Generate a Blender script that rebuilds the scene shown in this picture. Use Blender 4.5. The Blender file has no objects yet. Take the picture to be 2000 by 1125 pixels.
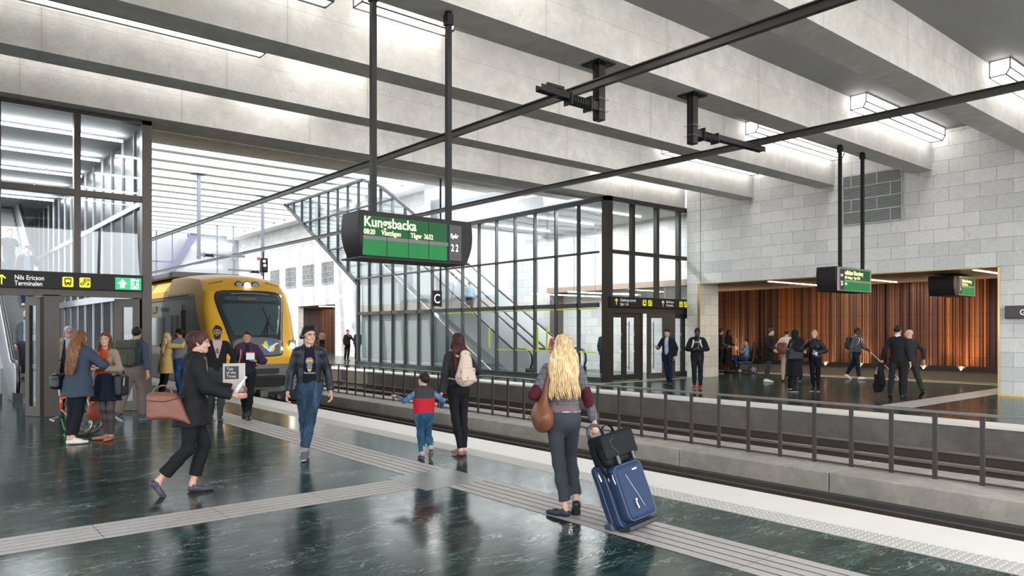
import bpy, bmesh, math, random
import numpy as np
from mathutils import Vector, Matrix
random.seed(7); np.random.seed(7)
C = bpy.context.scene.collection
PI = math.pi

# ---------------------------------------------------------------- camera, world, sun, exposure
EYE = 1.70
FPX = 1432.742                      # focal length in pixels of a 2000 px wide frame
YAW = math.radians(39.712)          # world +Y is along the tracks, +X across them
cd = bpy.data.cameras.new('camera'); cam = bpy.data.objects.new('camera', cd); C.objects.link(cam)
cam.location = (0, 0, EYE); cam.rotation_euler = (PI/2, 0, -YAW)
cd.sensor_width = 36; cd.lens = FPX/2000*36; cd.shift_y = (645-562.5)/2000
cd.clip_start = .05; cd.clip_end = 500
bpy.context.scene.camera = cam
sc = bpy.context.scene
w = bpy.data.worlds.new('sky'); sc.world = w; w.use_nodes = True
bg = w.node_tree.nodes['Background']; _n = w.node_tree.nodes; _l = w.node_tree.links
# overcast sky: brighter on the open side behind and left of the camera than over the far hall, dim below the horizon
_tc = _n.new('ShaderNodeTexCoord'); _dt = _n.new('ShaderNodeVectorMath'); _dt.operation = 'DOT_PRODUCT'; _dt.inputs[1].default_value = (-.25, -.95, .2)
_l.new(_tc.outputs['Generated'], _dt.inputs[0]); _r = _n.new('ShaderNodeMapRange'); _r.inputs[1].default_value = -1; _r.inputs[2].default_value = .9; _r.inputs[3].default_value = .9; _r.inputs[4].default_value = 5.0
_l.new(_dt.outputs['Value'], _r.inputs[0]); _sx = _n.new('ShaderNodeSeparateXYZ'); _l.new(_tc.outputs['Generated'], _sx.inputs[0])
_g = _n.new('ShaderNodeMapRange'); _g.inputs[1].default_value = -.06; _g.inputs[2].default_value = .02; _g.inputs[3].default_value = .12; _g.inputs[4].default_value = 1
_l.new(_sx.outputs[2], _g.inputs[0]); _m = _n.new('ShaderNodeMath'); _m.operation = 'MULTIPLY'; _l.new(_r.outputs[0], _m.inputs[0]); _l.new(_g.outputs[0], _m.inputs[1]); _l.new(_m.outputs[0], bg.inputs[1])
bg.inputs[0].default_value = (.93, .96, 1, 1)
def sun(name, d, energy, color, angle):
    l = bpy.data.lights.new(name, 'SUN'); l.energy = energy; l.color = color; l.angle = math.radians(angle)
    o = bpy.data.objects.new(name, l); C.objects.link(o)
    o.rotation_euler = Vector(d).to_track_quat('-Z', 'Y').to_euler(); return o
sun('sun', (.55, -.12, -1.0), 3.4, (1, .92, .82), .6)
vs = sc.view_settings; vs.view_transform = 'Standard'; vs.look = 'None'; vs.gamma = 1; vs.use_curve_mapping = False
vs.exposure = .47
cy = sc.cycles; cy.max_bounces = 7; cy.diffuse_bounces = 4; cy.glossy_bounces = 4; cy.transmission_bounces = 4
cy.transparent_max_bounces = 16; cy.use_denoising = True; cy.sample_clamp_indirect = 6; cy.caustics_reflective = False; cy.caustics_refractive = False

# ---------------------------------------------------------------- materials
def lin(c):
    return tuple((x/12.92 if x <= .04045 else ((x+.055)/1.055)**2.4) for x in c)
def hexc(h):
    return lin(tuple(int(h[i:i+2], 16)/255 for i in (0, 2, 4)))
class NT:
    def __init__(s, m):
        m.use_nodes = True; s.t = m.node_tree; s.b = s.t.nodes.get('Principled BSDF')
    def n(s, k, **kw):
        q = s.t.nodes.new(k)
        for a, v in kw.items():
            if a.startswith('i_'):
                key = a[2:]; key = int(key) if key.isdigit() else key
                q.inputs[key].default_value = v
            else: setattr(q, a, v)
        return q
    def l(s, a, b): s.t.links.new(a, b)
    def math(s, op, a, b=None, c=None):
        q = s.n('ShaderNodeMath', operation=op)
        for i, v in enumerate((a, b, c)):
            if v is None: continue
            if isinstance(v, (int, float)): q.inputs[i].default_value = v
            else: s.l(v, q.inputs[i])
        return q.outputs[0]
    def ramp(s, fac, stops, interp='LINEAR'):
        r = s.n('ShaderNodeValToRGB'); cr = r.color_ramp; cr.interpolation = interp
        while len(cr.elements) < len(stops): cr.elements.new(.5)
        for e, (p, c) in zip(cr.elements, stops): e.position = p; e.color = (*c[:3], 1)
        s.l(fac, r.inputs[0]); return r.outputs[0]
    def mix(s, fac, a, b, blend='MIX'):
        q = s.n('ShaderNodeMix', data_type='RGBA', blend_type=blend)
        for i, v in ((0, fac), (6, a), (7, b)):
            if isinstance(v, (int, float)): q.inputs[i].default_value = v
            elif isinstance(v, tuple): q.inputs[i].default_value = (*v[:3], 1)
            else: s.l(v, q.inputs[i])
        return q.outputs[2]
    def pos(s, scale=(1, 1, 1), obj=False):
        t = s.n('ShaderNodeTexCoord') if obj else s.n('ShaderNodeNewGeometry')
        m = s.n('ShaderNodeMapping'); m.inputs['Scale'].default_value = scale
        s.l(t.outputs['Object' if obj else 'Position'], m.inputs[0]); return m.outputs[0]
    def noise(s, vec, scale, detail=4, rough=.55, dist=0):
        q = s.n('ShaderNodeTexNoise'); q.inputs['Scale'].default_value = scale; q.inputs['Detail'].default_value = detail
        q.inputs['Roughness'].default_value = rough; q.inputs['Distortion'].default_value = dist
        s.l(vec, q.inputs['Vector']); return q.outputs[0]
    def bump(s, h, strength, dist=.01):
        q = s.n('ShaderNodeBump'); q.inputs['Strength'].default_value = strength; q.inputs['Distance'].default_value = dist
        s.l(h, q.inputs['Height']); s.l(q.outputs[0], s.b.inputs['Normal'])
_M = {}
def mat(name, col=None, rough=.5, metal=0, emit=None, es=0, noise=0, nscale=30, bump=0, bscale=60, spec=None, coat=0, stretch=(1, 1, 1)):
    """plain procedural material: colour with a soft noise variation and an optional bump"""
    if name in _M: return _M[name]
    m = bpy.data.materials.new(name); t = NT(m); b = t.b
    c = hexc(col) if isinstance(col, str) else col
    b.inputs['Roughness'].default_value = rough; b.inputs['Metallic'].default_value = metal
    if spec is not None: b.inputs['Specular IOR Level'].default_value = spec
    if coat: b.inputs['Coat Weight'].default_value = coat
    b.inputs['Base Color'].default_value = (*c, 1)
    if noise:
        v = t.noise(t.pos(stretch, True), nscale, 3)
        t.l(t.mix(v, tuple(x*(1-noise) for x in c), tuple(min(1, x*(1+noise)) for x in c)), b.inputs['Base Color'])
    if bump: t.bump(t.noise(t.pos(stretch, True), bscale, 3), bump, .01)
    if emit is not None:
        e = hexc(emit) if isinstance(emit, str) else emit
        b.inputs['Emission Color'].default_value = (*e, 1); b.inputs['Emission Strength'].default_value = es
    _M[name] = m; return m

def concrete(name, base, dark, seam=None, rough=.75, amt=1.0, joint=True):
    m = bpy.data.materials.new(name); t = NT(m); p = t.pos()
    n1 = t.noise(p, .55, 6, .62, .6); n2 = t.noise(p, 3.2, 6, .7, .4); n3 = t.noise(p, 26, 3, .6)
    v = t.math('ADD', t.math('MULTIPLY', n1, .5), t.math('MULTIPLY', n2, .5))
    col = t.ramp(v, [(.34, dark), (.5, tuple((a+b)/2 for a, b in zip(base, dark))), (.62, base)])
    pit = t.ramp(n3, [(.29, (.5, .5, .5)), (.385, (1, 1, 1))])
    col = t.mix(.55*amt, col, pit, 'MULTIPLY')
    if joint:
        sx = t.n('ShaderNodeSeparateXYZ'); t.l(p, sx.inputs[0])
        wob = t.math('MULTIPLY', t.math('SUBTRACT', n2, .5), .05)
        xx = t.math('ADD', sx.outputs[0], wob)
        fr = t.math('ABSOLUTE', t.math('SUBTRACT', t.math('FRACT', t.math('MULTIPLY', t.math('ADD', xx, 40.35), 1/2.9)), .5))
        line = t.ramp(fr, [(0, (.42, .42, .42)), (.0016, (.62, .62, .62)), (.004, (.90, .90, .90)), (.03, (1, 1, 1))])
        mask = t.ramp(n1, [(.35, (0, 0, 0)), (.55, (1, 1, 1))])
        col = t.mix(t.math('ADD', t.math('MULTIPLY', n2, .9), .15), col, t.mix(1.0, col, line, 'MULTIPLY'))
        zz = t.math('ABSOLUTE', t.math('SUBTRACT', t.math('ADD', sx.outputs[2], t.math('MULTIPLY', wob, .3)), 6.72))
        zl = t.ramp(zz, [(0, (.62, .62, .62)), (.006, (.75, .75, .75)), (.010, (1, 1, 1))])
        col = t.mix(t.math('MULTIPLY', n2, 1.1), col, t.mix(1.0, col, zl, 'MULTIPLY'))
    t.l(col, t.b.inputs['Base Color']); t.b.inputs['Roughness'].default_value = rough
    t.bump(t.math('ADD', n2, t.math('MULTIPLY', n3, .5)), .25, .02)
    _M[name] = m; return m
CONC = concrete('ceiling_concrete', (.66, .64, .615), (.47, .45, .425))
CONCM = concrete('kerb_concrete', (.40, .365, .32), (.22, .20, .175), joint=False)
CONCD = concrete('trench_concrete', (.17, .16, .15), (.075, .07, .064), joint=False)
PALE = concrete('pale_plaster', (.62, .66, .67), (.55, .585, .60), joint=False, amt=.3)
SLAB = concrete('ceiling_slab_grey', (.19, .19, .185), (.165, .165, .16), joint=False, amt=.2)

def marble():
    m = bpy.data.materials.new('green_marble'); t = NT(m); p = t.pos()
    sx = t.n('ShaderNodeSeparateXYZ'); t.l(p, sx.inputs[0])
    nA = t.noise(t.pos((.9, 5.0, 1)), 1.6, 12, .74, .9); nB = t.noise(t.pos((.7, 2.2, 1)), .9, 6, .6, 1.2); nC = t.noise(t.pos((1.2, 7.5, 1)), 4.5, 8, .75, 1.2)
    v = t.math('ADD', t.math('ADD', t.math('MULTIPLY', nA, .5), t.math('MULTIPLY', nB, .18)), t.math('MULTIPLY', nC, .32))
    col = t.ramp(v, [(.38, (.003, .006, .006)), (.46, (.007, .015, .014)), (.52, (.014, .032, .029)), (.58, (.029, .062, .056)), (.66, (.075, .13, .118))])
    def vein(vec, sc_, dist, w0, c, amt, g0, g1, rough=.6):
        nonlocal col
        q = t.math('ABSOLUTE', t.math('SUBTRACT', t.noise(t.pos(vec), sc_, 7, rough, dist), .5))
        vm = t.ramp(q, [(0, (1, 1, 1)), (w0*.5, (.55, .55, .55)), (w0, (0, 0, 0))]); gate = t.ramp(t.noise(t.pos((.8, 1.6, 1)), sc_*1.3+.37, 3, .5), [(g0, (0, 0, 0)), (g1, (1, 1, 1))])
        col = t.mix(t.math('MULTIPLY', t.math('MULTIPLY', vm, gate), amt), col, c)
    vein((.8, 2.4, 1), 1.3, 2.4, .011, (.42, .50, .46), .75, .51, .60)
    vein((1.1, 4.2, 1), 2.6, 1.8, .018, (.17, .245, .22), .65, .46, .58, .7)
    vein((1.6, 6.0, 1), 5.0, 1.2, .03, (.10, .16, .14), .5, .44, .56, .7)
    n1 = nB
    # joints of the long slabs
    row = t.math('MULTIPLY', t.math('ADD', sx.outputs[1], 60.28), 1/.56); ri = t.math('FLOOR', row)
    off = t.math('MULTIPLY', t.math('FRACT', t.math('MULTIPLY', t.math('SINE', t.math('MULTIPLY', ri, 12.98)), 437.5)), 1.12)
    jx = t.math('FRACT', t.math('MULTIPLY', t.math('ADD', t.math('ADD', sx.outputs[0], 40), off), 1/1.12))
    e1 = t.math('LESS_THAN', t.math('FRACT', row), .008); e2 = t.math('LESS_THAN', jx, .0045)
    j = t.math('MAXIMUM', e1, e2); col = t.mix(t.math('MULTIPLY', j, .8), col, (.004, .006, .006))
    tile = t.n('ShaderNodeTexWhiteNoise', noise_dimensions='2D'); cmb = t.n('ShaderNodeCombineXYZ')
    t.l(t.math('FLOOR', t.math('MULTIPLY', t.math('ADD', t.math('ADD', sx.outputs[0], 40), off), 1/1.12)), cmb.inputs[0]); t.l(ri, cmb.inputs[1]); t.l(cmb.outputs[0], tile.inputs[0])
    col = t.mix(1.0, col, t.ramp(tile.outputs[0], [(0, (.72, .74, .72)), (.75, (1.0, 1.0, 1.0)), (1, (1.35, 1.25, 1.05))]), 'MULTIPLY')
    t.l(col, t.b.inputs['Base Color'])
    r = t.math('ADD', t.math('MULTIPLY', t.noise(p, 5, 4, .6), .16), .10); t.l(r, t.b.inputs['Roughness'])
    t.b.inputs['Specular IOR Level'].default_value = .07
    return m
MARBLE = marble()

def brickstone(name, tint, rowh=.3745, length=.76, axis='y', offs=(0.18, 0)):
    m = bpy.data.materials.new(name); t = NT(m); p = t.pos()
    sx = t.n('ShaderNodeSeparateXYZ'); t.l(p, sx.inputs[0]); cb = t.n('ShaderNodeCombineXYZ')
    t.l(t.math('ADD', sx.outputs[1 if axis == 'y' else 0], 76+offs[0]), cb.inputs[0]); t.l(t.math('ADD', sx.outputs[2], rowh*20+offs[1]), cb.inputs[1])
    br = t.n('ShaderNodeTexBrick', offset=.5, squash=1.0); br.inputs['Scale'].default_value = 1
    br.inputs['Mortar Size'].default_value = .008; br.inputs['Mortar Smooth'].default_value = .2; br.inputs['Bias'].default_value = 0
    br.inputs['Brick Width'].default_value = length; br.inputs['Row Height'].default_value = rowh
    br.inputs['Color1'].default_value = (.86, .86, .86, 1); br.inputs['Color2'].default_value = (1.06, 1.05, 1.03, 1); br.inputs['Mortar'].default_value = (.58, .57, .57, 1)
    t.l(cb.outputs[0], br.inputs['Vector'])
    n1 = t.noise(p, 2.4, 8, .7, 1.8); n2 = t.noise(p, 14, 5, .7, .6)
    col = t.ramp(n1, [(.32, tuple(c*.86 for c in tint)), (.50, tint), (.56, tuple(c*.93 for c in tint)), (.68, tuple(min(.9, c*1.12) for c in tint))])
    ve = t.math('ABSOLUTE', t.math('SUBTRACT', n1, .5)); vm = t.ramp(ve, [(0, (1, 1, 1)), (.008, (0, 0, 0))])
    col = t.mix(t.math('MULTIPLY', vm, .3), col, tuple(min(1, c*1.3) for c in tint))
    col = t.mix(.6, col, t.ramp(n2, [(.3, (.9, .9, .9)), (.7, (1.05, 1.05, 1.05))]), 'MULTIPLY')
    t.l(t.mix(1.0, col, br.outputs['Color'], 'MULTIPLY'), t.b.inputs['Base Color']); t.b.inputs['Roughness'].default_value = .62
    t.bump(t.math('SUBTRACT', 1.0, br.outputs['Fac']), .5, .006)
    _M[name] = m; return m
STONE = brickstone('pale_stone_blocks', (.64, .64, .635))

def glass(name, tint=(.93, .96, .96), spec=1.0, rough=0.0, haze=0.0):
    m = bpy.data.materials.new(name); m.use_nodes = True; nt = m.node_tree; nt.nodes.clear()
    o = nt.nodes.new('ShaderNodeOutputMaterial'); tr = nt.nodes.new('ShaderNodeBsdfTransparent'); gl = nt.nodes.new('ShaderNodeBsdfGlossy')
    mx = nt.nodes.new('ShaderNodeMixShader'); vm = nt.nodes.new('ShaderNodeVectorMath'); vm.operation = 'DOT_PRODUCT'
    def M_(op, a, b):
        q = nt.nodes.new('ShaderNodeMath'); q.operation = op
        for i, v in enumerate((a, b)):
            if v is None: continue
            if isinstance(v, (int, float)): q.inputs[i].default_value = v
            else: nt.links.new(v, q.inputs[i])
        return q.outputs[0]
    tr.inputs[0].default_value = (*tint, 1); gl.inputs['Roughness'].default_value = rough
    # float-glass waviness
    g = nt.nodes.new('ShaderNodeNewGeometry'); nz = nt.nodes.new('ShaderNodeTexNoise'); nz.inputs['Scale'].default_value = .8; nz.inputs['Detail'].default_value = 0
    nt.links.new(g.outputs['Position'], nz.inputs['Vector']); bp = nt.nodes.new('ShaderNodeBump'); bp.inputs['Strength'].default_value = .12; bp.inputs['Distance'].default_value = .05
    nt.links.new(nz.outputs[0], bp.inputs['Height']); nt.links.new(bp.outputs[0], gl.inputs['Normal'])
    nt.links.new(g.outputs['Incoming'], vm.inputs[0]); nt.links.new(g.outputs['Normal'], vm.inputs[1])
    # Schlick's law on both faces of the thin pane
    sch = M_('ADD', M_('MULTIPLY', M_('POWER', M_('SUBTRACT', 1.0, M_('ABSOLUTE', vm.outputs['Value'], None)), 5.0), .92), .06*spec)
    nt.links.new(sch, mx.inputs[0])
    nt.links.new(tr.outputs[0], mx.inputs[1]); nt.links.new(gl.outputs[0], mx.inputs[2]); nt.links.new(mx.outputs[0], o.inputs[0])
    _M[name] = m; return m
GLASS = glass('clear_glass')
FRAME = mat('bronze_frame', (.052, .045, .040), .42, .55, noise=.15, nscale=6)
FRAMEG = mat('grey_frame', (.075, .082, .088), .45, .4, noise=.1, nscale=6)
STEEL = mat('dark_steel', (.018, .017, .017), .5, .2, noise=.2, nscale=20, spec=.25)
BRASS = mat('brass_edge', (.62, .46, .20), .3, .9, noise=.1)
def granite(name, c, sc_=260):
    m = bpy.data.materials.new(name); t = NT(m); n = t.noise(t.pos(), sc_, 2, .6); n2 = t.noise(t.pos(), 2.5, 4, .6)
    col = t.ramp(n, [(.36, tuple(x*.55 for x in c)), (.5, c), (.64, tuple(min(.9, x*1.35) for x in c))])
    col = t.mix(.5, col, t.ramp(n2, [(.3, (.8, .78, .76)), (.7, (1.08, 1.08, 1.08))]), 'MULTIPLY')
    t.l(col, t.b.inputs['Base Color']); t.b.inputs['Roughness'].default_value = .55; t.bump(n, .2, .004); _M[name] = m; return m
GRAN = granite('tactile_granite', (.40, .375, .36)); GRANP = granite('smooth_grey_granite', (.20, .205, .20))
GRANP.node_tree.nodes['Principled BSDF'].inputs['Roughness'].default_value = .38
WHITE_EDGE = mat('white_edge_stone', (.66, .635, .59), .5, noise=.07, nscale=3, bump=.05)
GROOVE = mat('groove_dark', (.035, .03, .028), .7, noise=.3)

# ---------------------------------------------------------------- geometry helpers
def bx(bm, x0, x1, y0, y1, z0, z1):
    v = [bm.verts.new(p) for p in ((x0, y0, z0), (x1, y0, z0), (x1, y1, z0), (x0, y1, z0), (x0, y0, z1), (x1, y0, z1), (x1, y1, z1), (x0, y1, z1))]
    for f in ((0, 3, 2, 1), (4, 5, 6, 7), (0, 1, 5, 4), (1, 2, 6, 5), (2, 3, 7, 6), (3, 0, 4, 7)): bm.faces.new([v[i] for i in f])
    return v
def box(*a):
    bm = bmesh.new(); bx(bm, *a); return bm
def bar(bm, a, b, wx, wz, up=(0, 0, 1)):
    """rectangular bar from a to b, wx across, wz along 'up'"""
    a, b = Vector(a), Vector(b); d = (b-a).normalized(); u = Vector(up)
    if abs(d.dot(u)) > .999: u = Vector((0, 1, 0))
    s = d.cross(u).normalized(); u = s.cross(d).normalized(); vs_ = []
    for p in (a, b):
        for i, j in ((-1, -1), (1, -1), (1, 1), (-1, 1)): vs_.append(bm.verts.new(p+s*(i*wx/2)+u*(j*wz/2)))
    for f in ((3, 2, 1, 0), (4, 5, 6, 7), (0, 1, 5, 4), (1, 2, 6, 5), (2, 3, 7, 6), (3, 0, 4, 7)): bm.faces.new([vs_[i] for i in f])
def tube(bm, pts, r, n=10, closed=False):
    pts = [Vector(p) for p in pts]; rings = []; N = len(pts); prev = None
    rr = r if isinstance(r, (list, tuple)) else [r]*N
    for i, p in enumerate(pts):
        if closed: d = (pts[(i+1) % N]-pts[i-1])
        else: d = pts[min(i+1, N-1)]-pts[max(i-1, 0)]
        d.normalize()
        if prev is None:
            u = Vector((0, 0, 1)) if abs(d.z) < .9 else Vector((1, 0, 0))
            s = d.cross(u).normalized()
        else: s = (prev-d*prev.dot(d)).normalized()
        prev = s; u = d.cross(s)
        rings.append([bm.verts.new(p+s*(math.cos(2*PI*k/n)*rr[i])+u*(math.sin(2*PI*k/n)*rr[i])) for k in range(n)])
    for i in range(N if closed else N-1):
        A, B = rings[i], rings[(i+1) % N]
        for k in range(n): bm.faces.new((A[k], A[(k+1) % n], B[(k+1) % n], B[k]))
    if not closed:
        bm.faces.new(rings[0][::-1]); bm.faces.new(rings[-1])
def disc(bm, c, ax, r, h, n=24):
    c = Vector(c); ax = Vector(ax).normalized(); tube(bm, [c-ax*(h/2), c+ax*(h/2)], r, n)
def prism(bm, poly, d, plane='xz'):
    """poly: list of 2D points; d: (lo, hi) along the third axis. plane xz -> third is y; yz -> third is x; xy -> third is z"""
    f = {'xz': lambda p, t: (p[0], t, p[1]), 'yz': lambda p, t: (t, p[0], p[1]), 'xy': lambda p, t: (p[0], p[1], t)}[plane]
    a = [bm.verts.new(f(p, d[0])) for p in poly]; b = [bm.verts.new(f(p, d[1])) for p in poly]; n = len(poly)
    bm.faces.new(a); bm.faces.new(b[::-1])
    for i in range(n): bm.faces.new((a[i], b[i], b[(i+1) % n], a[(i+1) % n]))
def tag(o, label=None, cat=None, group=None, kind=None):
    if label: o['label'] = label
    if cat: o['category'] = cat
    if group: o['group'] = group
    if kind: o['kind'] = kind
    return o
def thing(name, label, cat, loc=(0, 0, 0), rz=0, group=None):
    o = bpy.data.objects.new(name, None); C.objects.link(o); o.location = loc; o.rotation_euler = (0, 0, rz); o.empty_display_size = .1
    return tag(o, label, cat, group)
def obj(name, bm, m, parent=None, local=False, smooth=False, bevel=0, label=None):
    me = bpy.data.meshes.new(name); bmesh.ops.recalc_face_normals(bm, faces=bm.faces[:])
    off = None
    if parent is not None and not local:
        p = parent; off = Vector((0, 0, 0))
        while p is not None: off += p.location; p = p.parent
    elif parent is None and not local:
        xs = [v.co for v in bm.verts]
        off = Vector(((min(v.x for v in xs)+max(v.x for v in xs))/2, (min(v.y for v in xs)+max(v.y for v in xs))/2, min(v.z for v in xs)))
    if off is not None: bmesh.ops.translate(bm, verts=bm.verts[:], vec=-off)
    if smooth:
        for f in bm.faces: f.smooth = True
    bm.to_mesh(me); bm.free()
    for q in (m if isinstance(m, (list, tuple)) else [m]): me.materials.append(q)
    o = bpy.data.objects.new(name, me); C.objects.link(o)
    if parent is not None: o.parent = parent
    elif off is not None: o.location = off
    if bevel:
        b = o.modifiers.new('bevel', 'BEVEL'); b.width = bevel; b.segments = 2; b.limit_method = 'ANGLE'
    if label: o['label'] = label
    return o
def struct(name, bm, m, **k):
    o = obj(name, bm, m, **k); o['kind'] = 'structure'; return o
def text(name, body, size, loc, m, parent, rot=(PI/2, 0, 0), extrude=.001, align='LEFT', sx=1.0, bold=0.0):
    cu = bpy.data.curves.new(name, 'FONT'); cu.body = body; cu.size = size; cu.extrude = extrude; cu.align_x = align; cu.offset = bold
    cu.resolution_u = 4; tmp = bpy.data.objects.new(name, cu); me = bpy.data.meshes.new_from_object(tmp); bpy.data.objects.remove(tmp); bpy.data.curves.remove(cu)
    me.materials.clear(); me.materials.append(m); o = bpy.data.objects.new(name, me); C.objects.link(o)
    o.parent = parent; o.location = Vector(loc)-parent.location if parent else loc; o.rotation_euler = rot; o.scale = (sx, 1, 1); return o

# ---------------------------------------------------------------- floor, tracks
EDGE = 6.93; FAR = 14.86; WALLX = 22.0
bm = bmesh.new(); bx(bm, -14, 5.95, -2, 64, -.3, 0); struct('floor', bm, MARBLE)
struct('floor_forecourt', box(-30, 40, -60, -2.01, -.4, -.05), mat('forecourt_paving', (.36, .35, .33), .8, noise=.06, nscale=1))  # unseen pale ground added to bounce skylight up to the beams
bm = bmesh.new(); bx(bm, 15.5, 27.0, -2, 64, -.3, 0); struct('floor_far_platform', bm, MARBLE)
bm = bmesh.new(); bx(bm, 6.27, EDGE, -2, 64, -.05, .002); struct('trim_platform_edge', bm, WHITE_EDGE)
bm = bmesh.new(); bx(bm, 5.95, 6.27, -2, 64, -.25, .002)
for iy in range(0, 620):
    y = -1+iy*.055
    for ix in range(5):
        x = 5.985+ix*.062
        if y > 17: continue
        v = [bm.verts.new((x+dx, y+dy, .002+dz)) for dx, dy, dz in ((0, 0, 0), (.034, 0, 0), (.034, .034, 0), (0, .034, 0), (.007, .007, .005), (.027, .007, .005), (.027, .027, .005), (.007, .027, .005))]
        for f in ((4, 5, 6, 7), (0, 1, 5, 4), (1, 2, 6, 5), (2, 3, 7, 6), (3, 0, 4, 7)): bm.faces.new([v[i] for i in f])
struct('trim_warning_dots', bm, mat('dotted_granite', (.43, .41, .385), .6, noise=.12, nscale=60))
struct('trim_far_platform_edge', box(FAR, 15.5, -2, 64, -.05, .002), WHITE_EDGE)
def tactile(name, x0, x1, y0, y1, along, n=5):
    bm = bmesh.new(); bx(bm, x0, x1, y0, y1, -.02, .001)
    o = struct(name, bm, GROOVE); bm = bmesh.new()
    if along == 'y':
        w = (x1-x0)/n
        yy = y0
        while yy < y1-.01:
            ye = min(yy+1.0, y1)
            for i in range(n): bx(bm, x0+i*w+.011, x0+(i+1)*w-.011, yy+.004, ye-.004, 0, .0032)
            yy = ye
    else:
        w = (y1-y0)/n; xx = x0
        while xx < x1-.01:
            xe = min(xx+1.0, x1)
            for i in range(n): bx(bm, xx+.004, xe-.004, y0+i*w+.011, y0+(i+1)*w-.011, 0, .0032)
            xx = xe
    r = obj('rib', bm, GRAN, o); return o
tactile('trim_tactile_strip_near', 4.55, 5.15, -3, 6.57, 'y')
tactile('trim_tactile_strip_far', 4.53, 5.13, 7.42, 40, 'y')
tactile('trim_tactile_strip_cross', -8.73, 4.27, 6.72, 7.27, 'x')
struct('trim_tactile_junction', box(4.27, 5.15, 6.57, 7.42, -.02, .004), GRANP)
struct('trim_threshold_slab', box(4.6, 5.9, 17.6, 18.1, -.02, .004), GRAN)
tactile('trim_tactile_strip_opposite', 17.0, 25.6, 6.75, 7.45, 'x')
struct('trim_far_border', box(17.0, 21.9, 15.95, 16.35, -.02, .004), GRANP)
struct('trim_floor_light_line', box(26.0, 26.16, -4, 24, -.02, .006), mat('cream_stone', (.72, .66, .50), .5, noise=.1))
struct('trim_floor_light_line_inner', box(26.62, 26.86, -4, 24, -.02, .006), _M['cream_stone'])
# trench and kerbs
TR = mat('track_bed', (.014, .012, .011), .8, noise=.5, nscale=6, bump=.3)
struct('floor_track_bed', box(6.6, 15.1, -8, 64, -.9, -.72), TR)
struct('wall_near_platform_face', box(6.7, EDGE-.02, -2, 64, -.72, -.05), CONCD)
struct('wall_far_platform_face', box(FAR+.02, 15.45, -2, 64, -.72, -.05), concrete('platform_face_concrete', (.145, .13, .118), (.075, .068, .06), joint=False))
MED = bmesh.new()
y = -8.0
while y < 64:
    bx(MED, 10.22, 11.62, y+.004, y+2.63, -.72, -.34); y += 2.64
struct('trim_median_kerb', MED, CONCM, bevel=.015)
struct('trim_median_foot', box(10.06, 10.215, -8, 64, -.72, -.62), mat('median_foot_dark', (.05, .045, .04), .8, noise=.3, nscale=4))
RAILM = mat('rail_steel', (.34, .31, .28), .35, .8, noise=.2, nscale=3)
RAILD = mat('rail_rust', (.05, .035, .028), .8, noise=.4)
for i, x in enumerate((7.75, 9.19, 13.28, 14.68)):
    t = thing('track_rail', ['steel running rail next to the near platform wall', 'steel running rail beside the concrete median on the near track', 'steel running rail of the far track, nearer the fence', 'steel running rail of the far track, below the opposite platform wall'][i], 'rail', (x, 28, -.72), group='running rails of the two tracks')
    bm = bmesh.new(); bx(bm, x-.07, x+.07, -8, 64, -.72, -.69); bx(bm, x-.012, x+.012, -8, 64, -.69, -.54); obj('rail_web', bm, RAILD, t)
    obj('rail_head', box(x-.036, x+.036, -8, 64, -.54, -.49), RAILM if i > 1 else RAILD, t)
# fence on the median
FENCEM = mat('fence_brown_steel', (.062, .052, .046), .5, .5, noise=.15, nscale=5)
RAILTOP = mat('fence_top_steel', (.17, .155, .15), .38, .6, noise=.1, nscale=5)
FX = 10.9
t = thing('railing', 'long brown steel railing with thin posts standing on the concrete median', 'railing', (FX, 20, -.34))
obj('top_rail', box(FX-.045, FX+.045, -3, 50, .57, .60), RAILTOP, t)
obj('bottom_rail', box(FX-.02, FX+.02, -3, 50, -.325, -.30), FENCEM, t)
k = 0; pf = None
for k in range(-7, 81):
    y = 3.46+.5775*k
    if pf is None:
        pf = obj('post', box(-.012, .012, -.03, .03, -.34, .57), FENCEM, t, local=True); pf.location = (0, y-20, .34); first = y
    else:
        q = pf.copy(); C.objects.link(q); q.parent = t; q.location = (0, y-20, .34)

# ---------------------------------------------------------------- ceiling: slab and beams
struct('ceiling', box(-14, 22, -3.1, 19.4, 7.2, 7.5), SLAB)
def beam(i, y0, zb, zt, x0=-14, x1=22, m=CONC, wd=.58):
    b = box(x0, x1, y0, y0+wd, zb, zt)
    o = struct('ceiling_beam', b, m); return o
for i, y in enumerate((-3.05, -.25, 2.55, 5.36, 8.22, 11.0, 13.78, 16.6)): beam(i, y, 6.15, 7.2)
steps = [(19.4, 6.75, 7.85), (22.2, 7.3, 8.4), (25.0, 7.85, 8.95), (27.8, 8.4, 9.5)]
for i, (y, zb, zt) in enumerate(steps):
    beam(i, y, zb, zt); struct('ceiling_slab_step', box(-14, 22, y-(0 if i == 0 else 2.22), y+.58, zt, zt+.25), SLAB) if i else struct('ceiling_slab_step', box(-14, 22, 17.18, y+.58, zt, zt+.25), SLAB)
struct('ceiling_riser', box(-14, 22, 17.19, 17.3, 7.2, 7.85), SLAB)
ROOFW = mat('white_painted_beam', (.86, .87, .88), .6, noise=.04, nscale=2)
y = 30.4
while y < 76:
    beam(0, y, 9.6, 9.72, -14, 21.0, ROOFW, .52); y += 2.0
struct('ceiling_edge_beam', box(21.0, 22.0, 28.4, 76, 9.35, 10.4), ROOFW)

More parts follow.
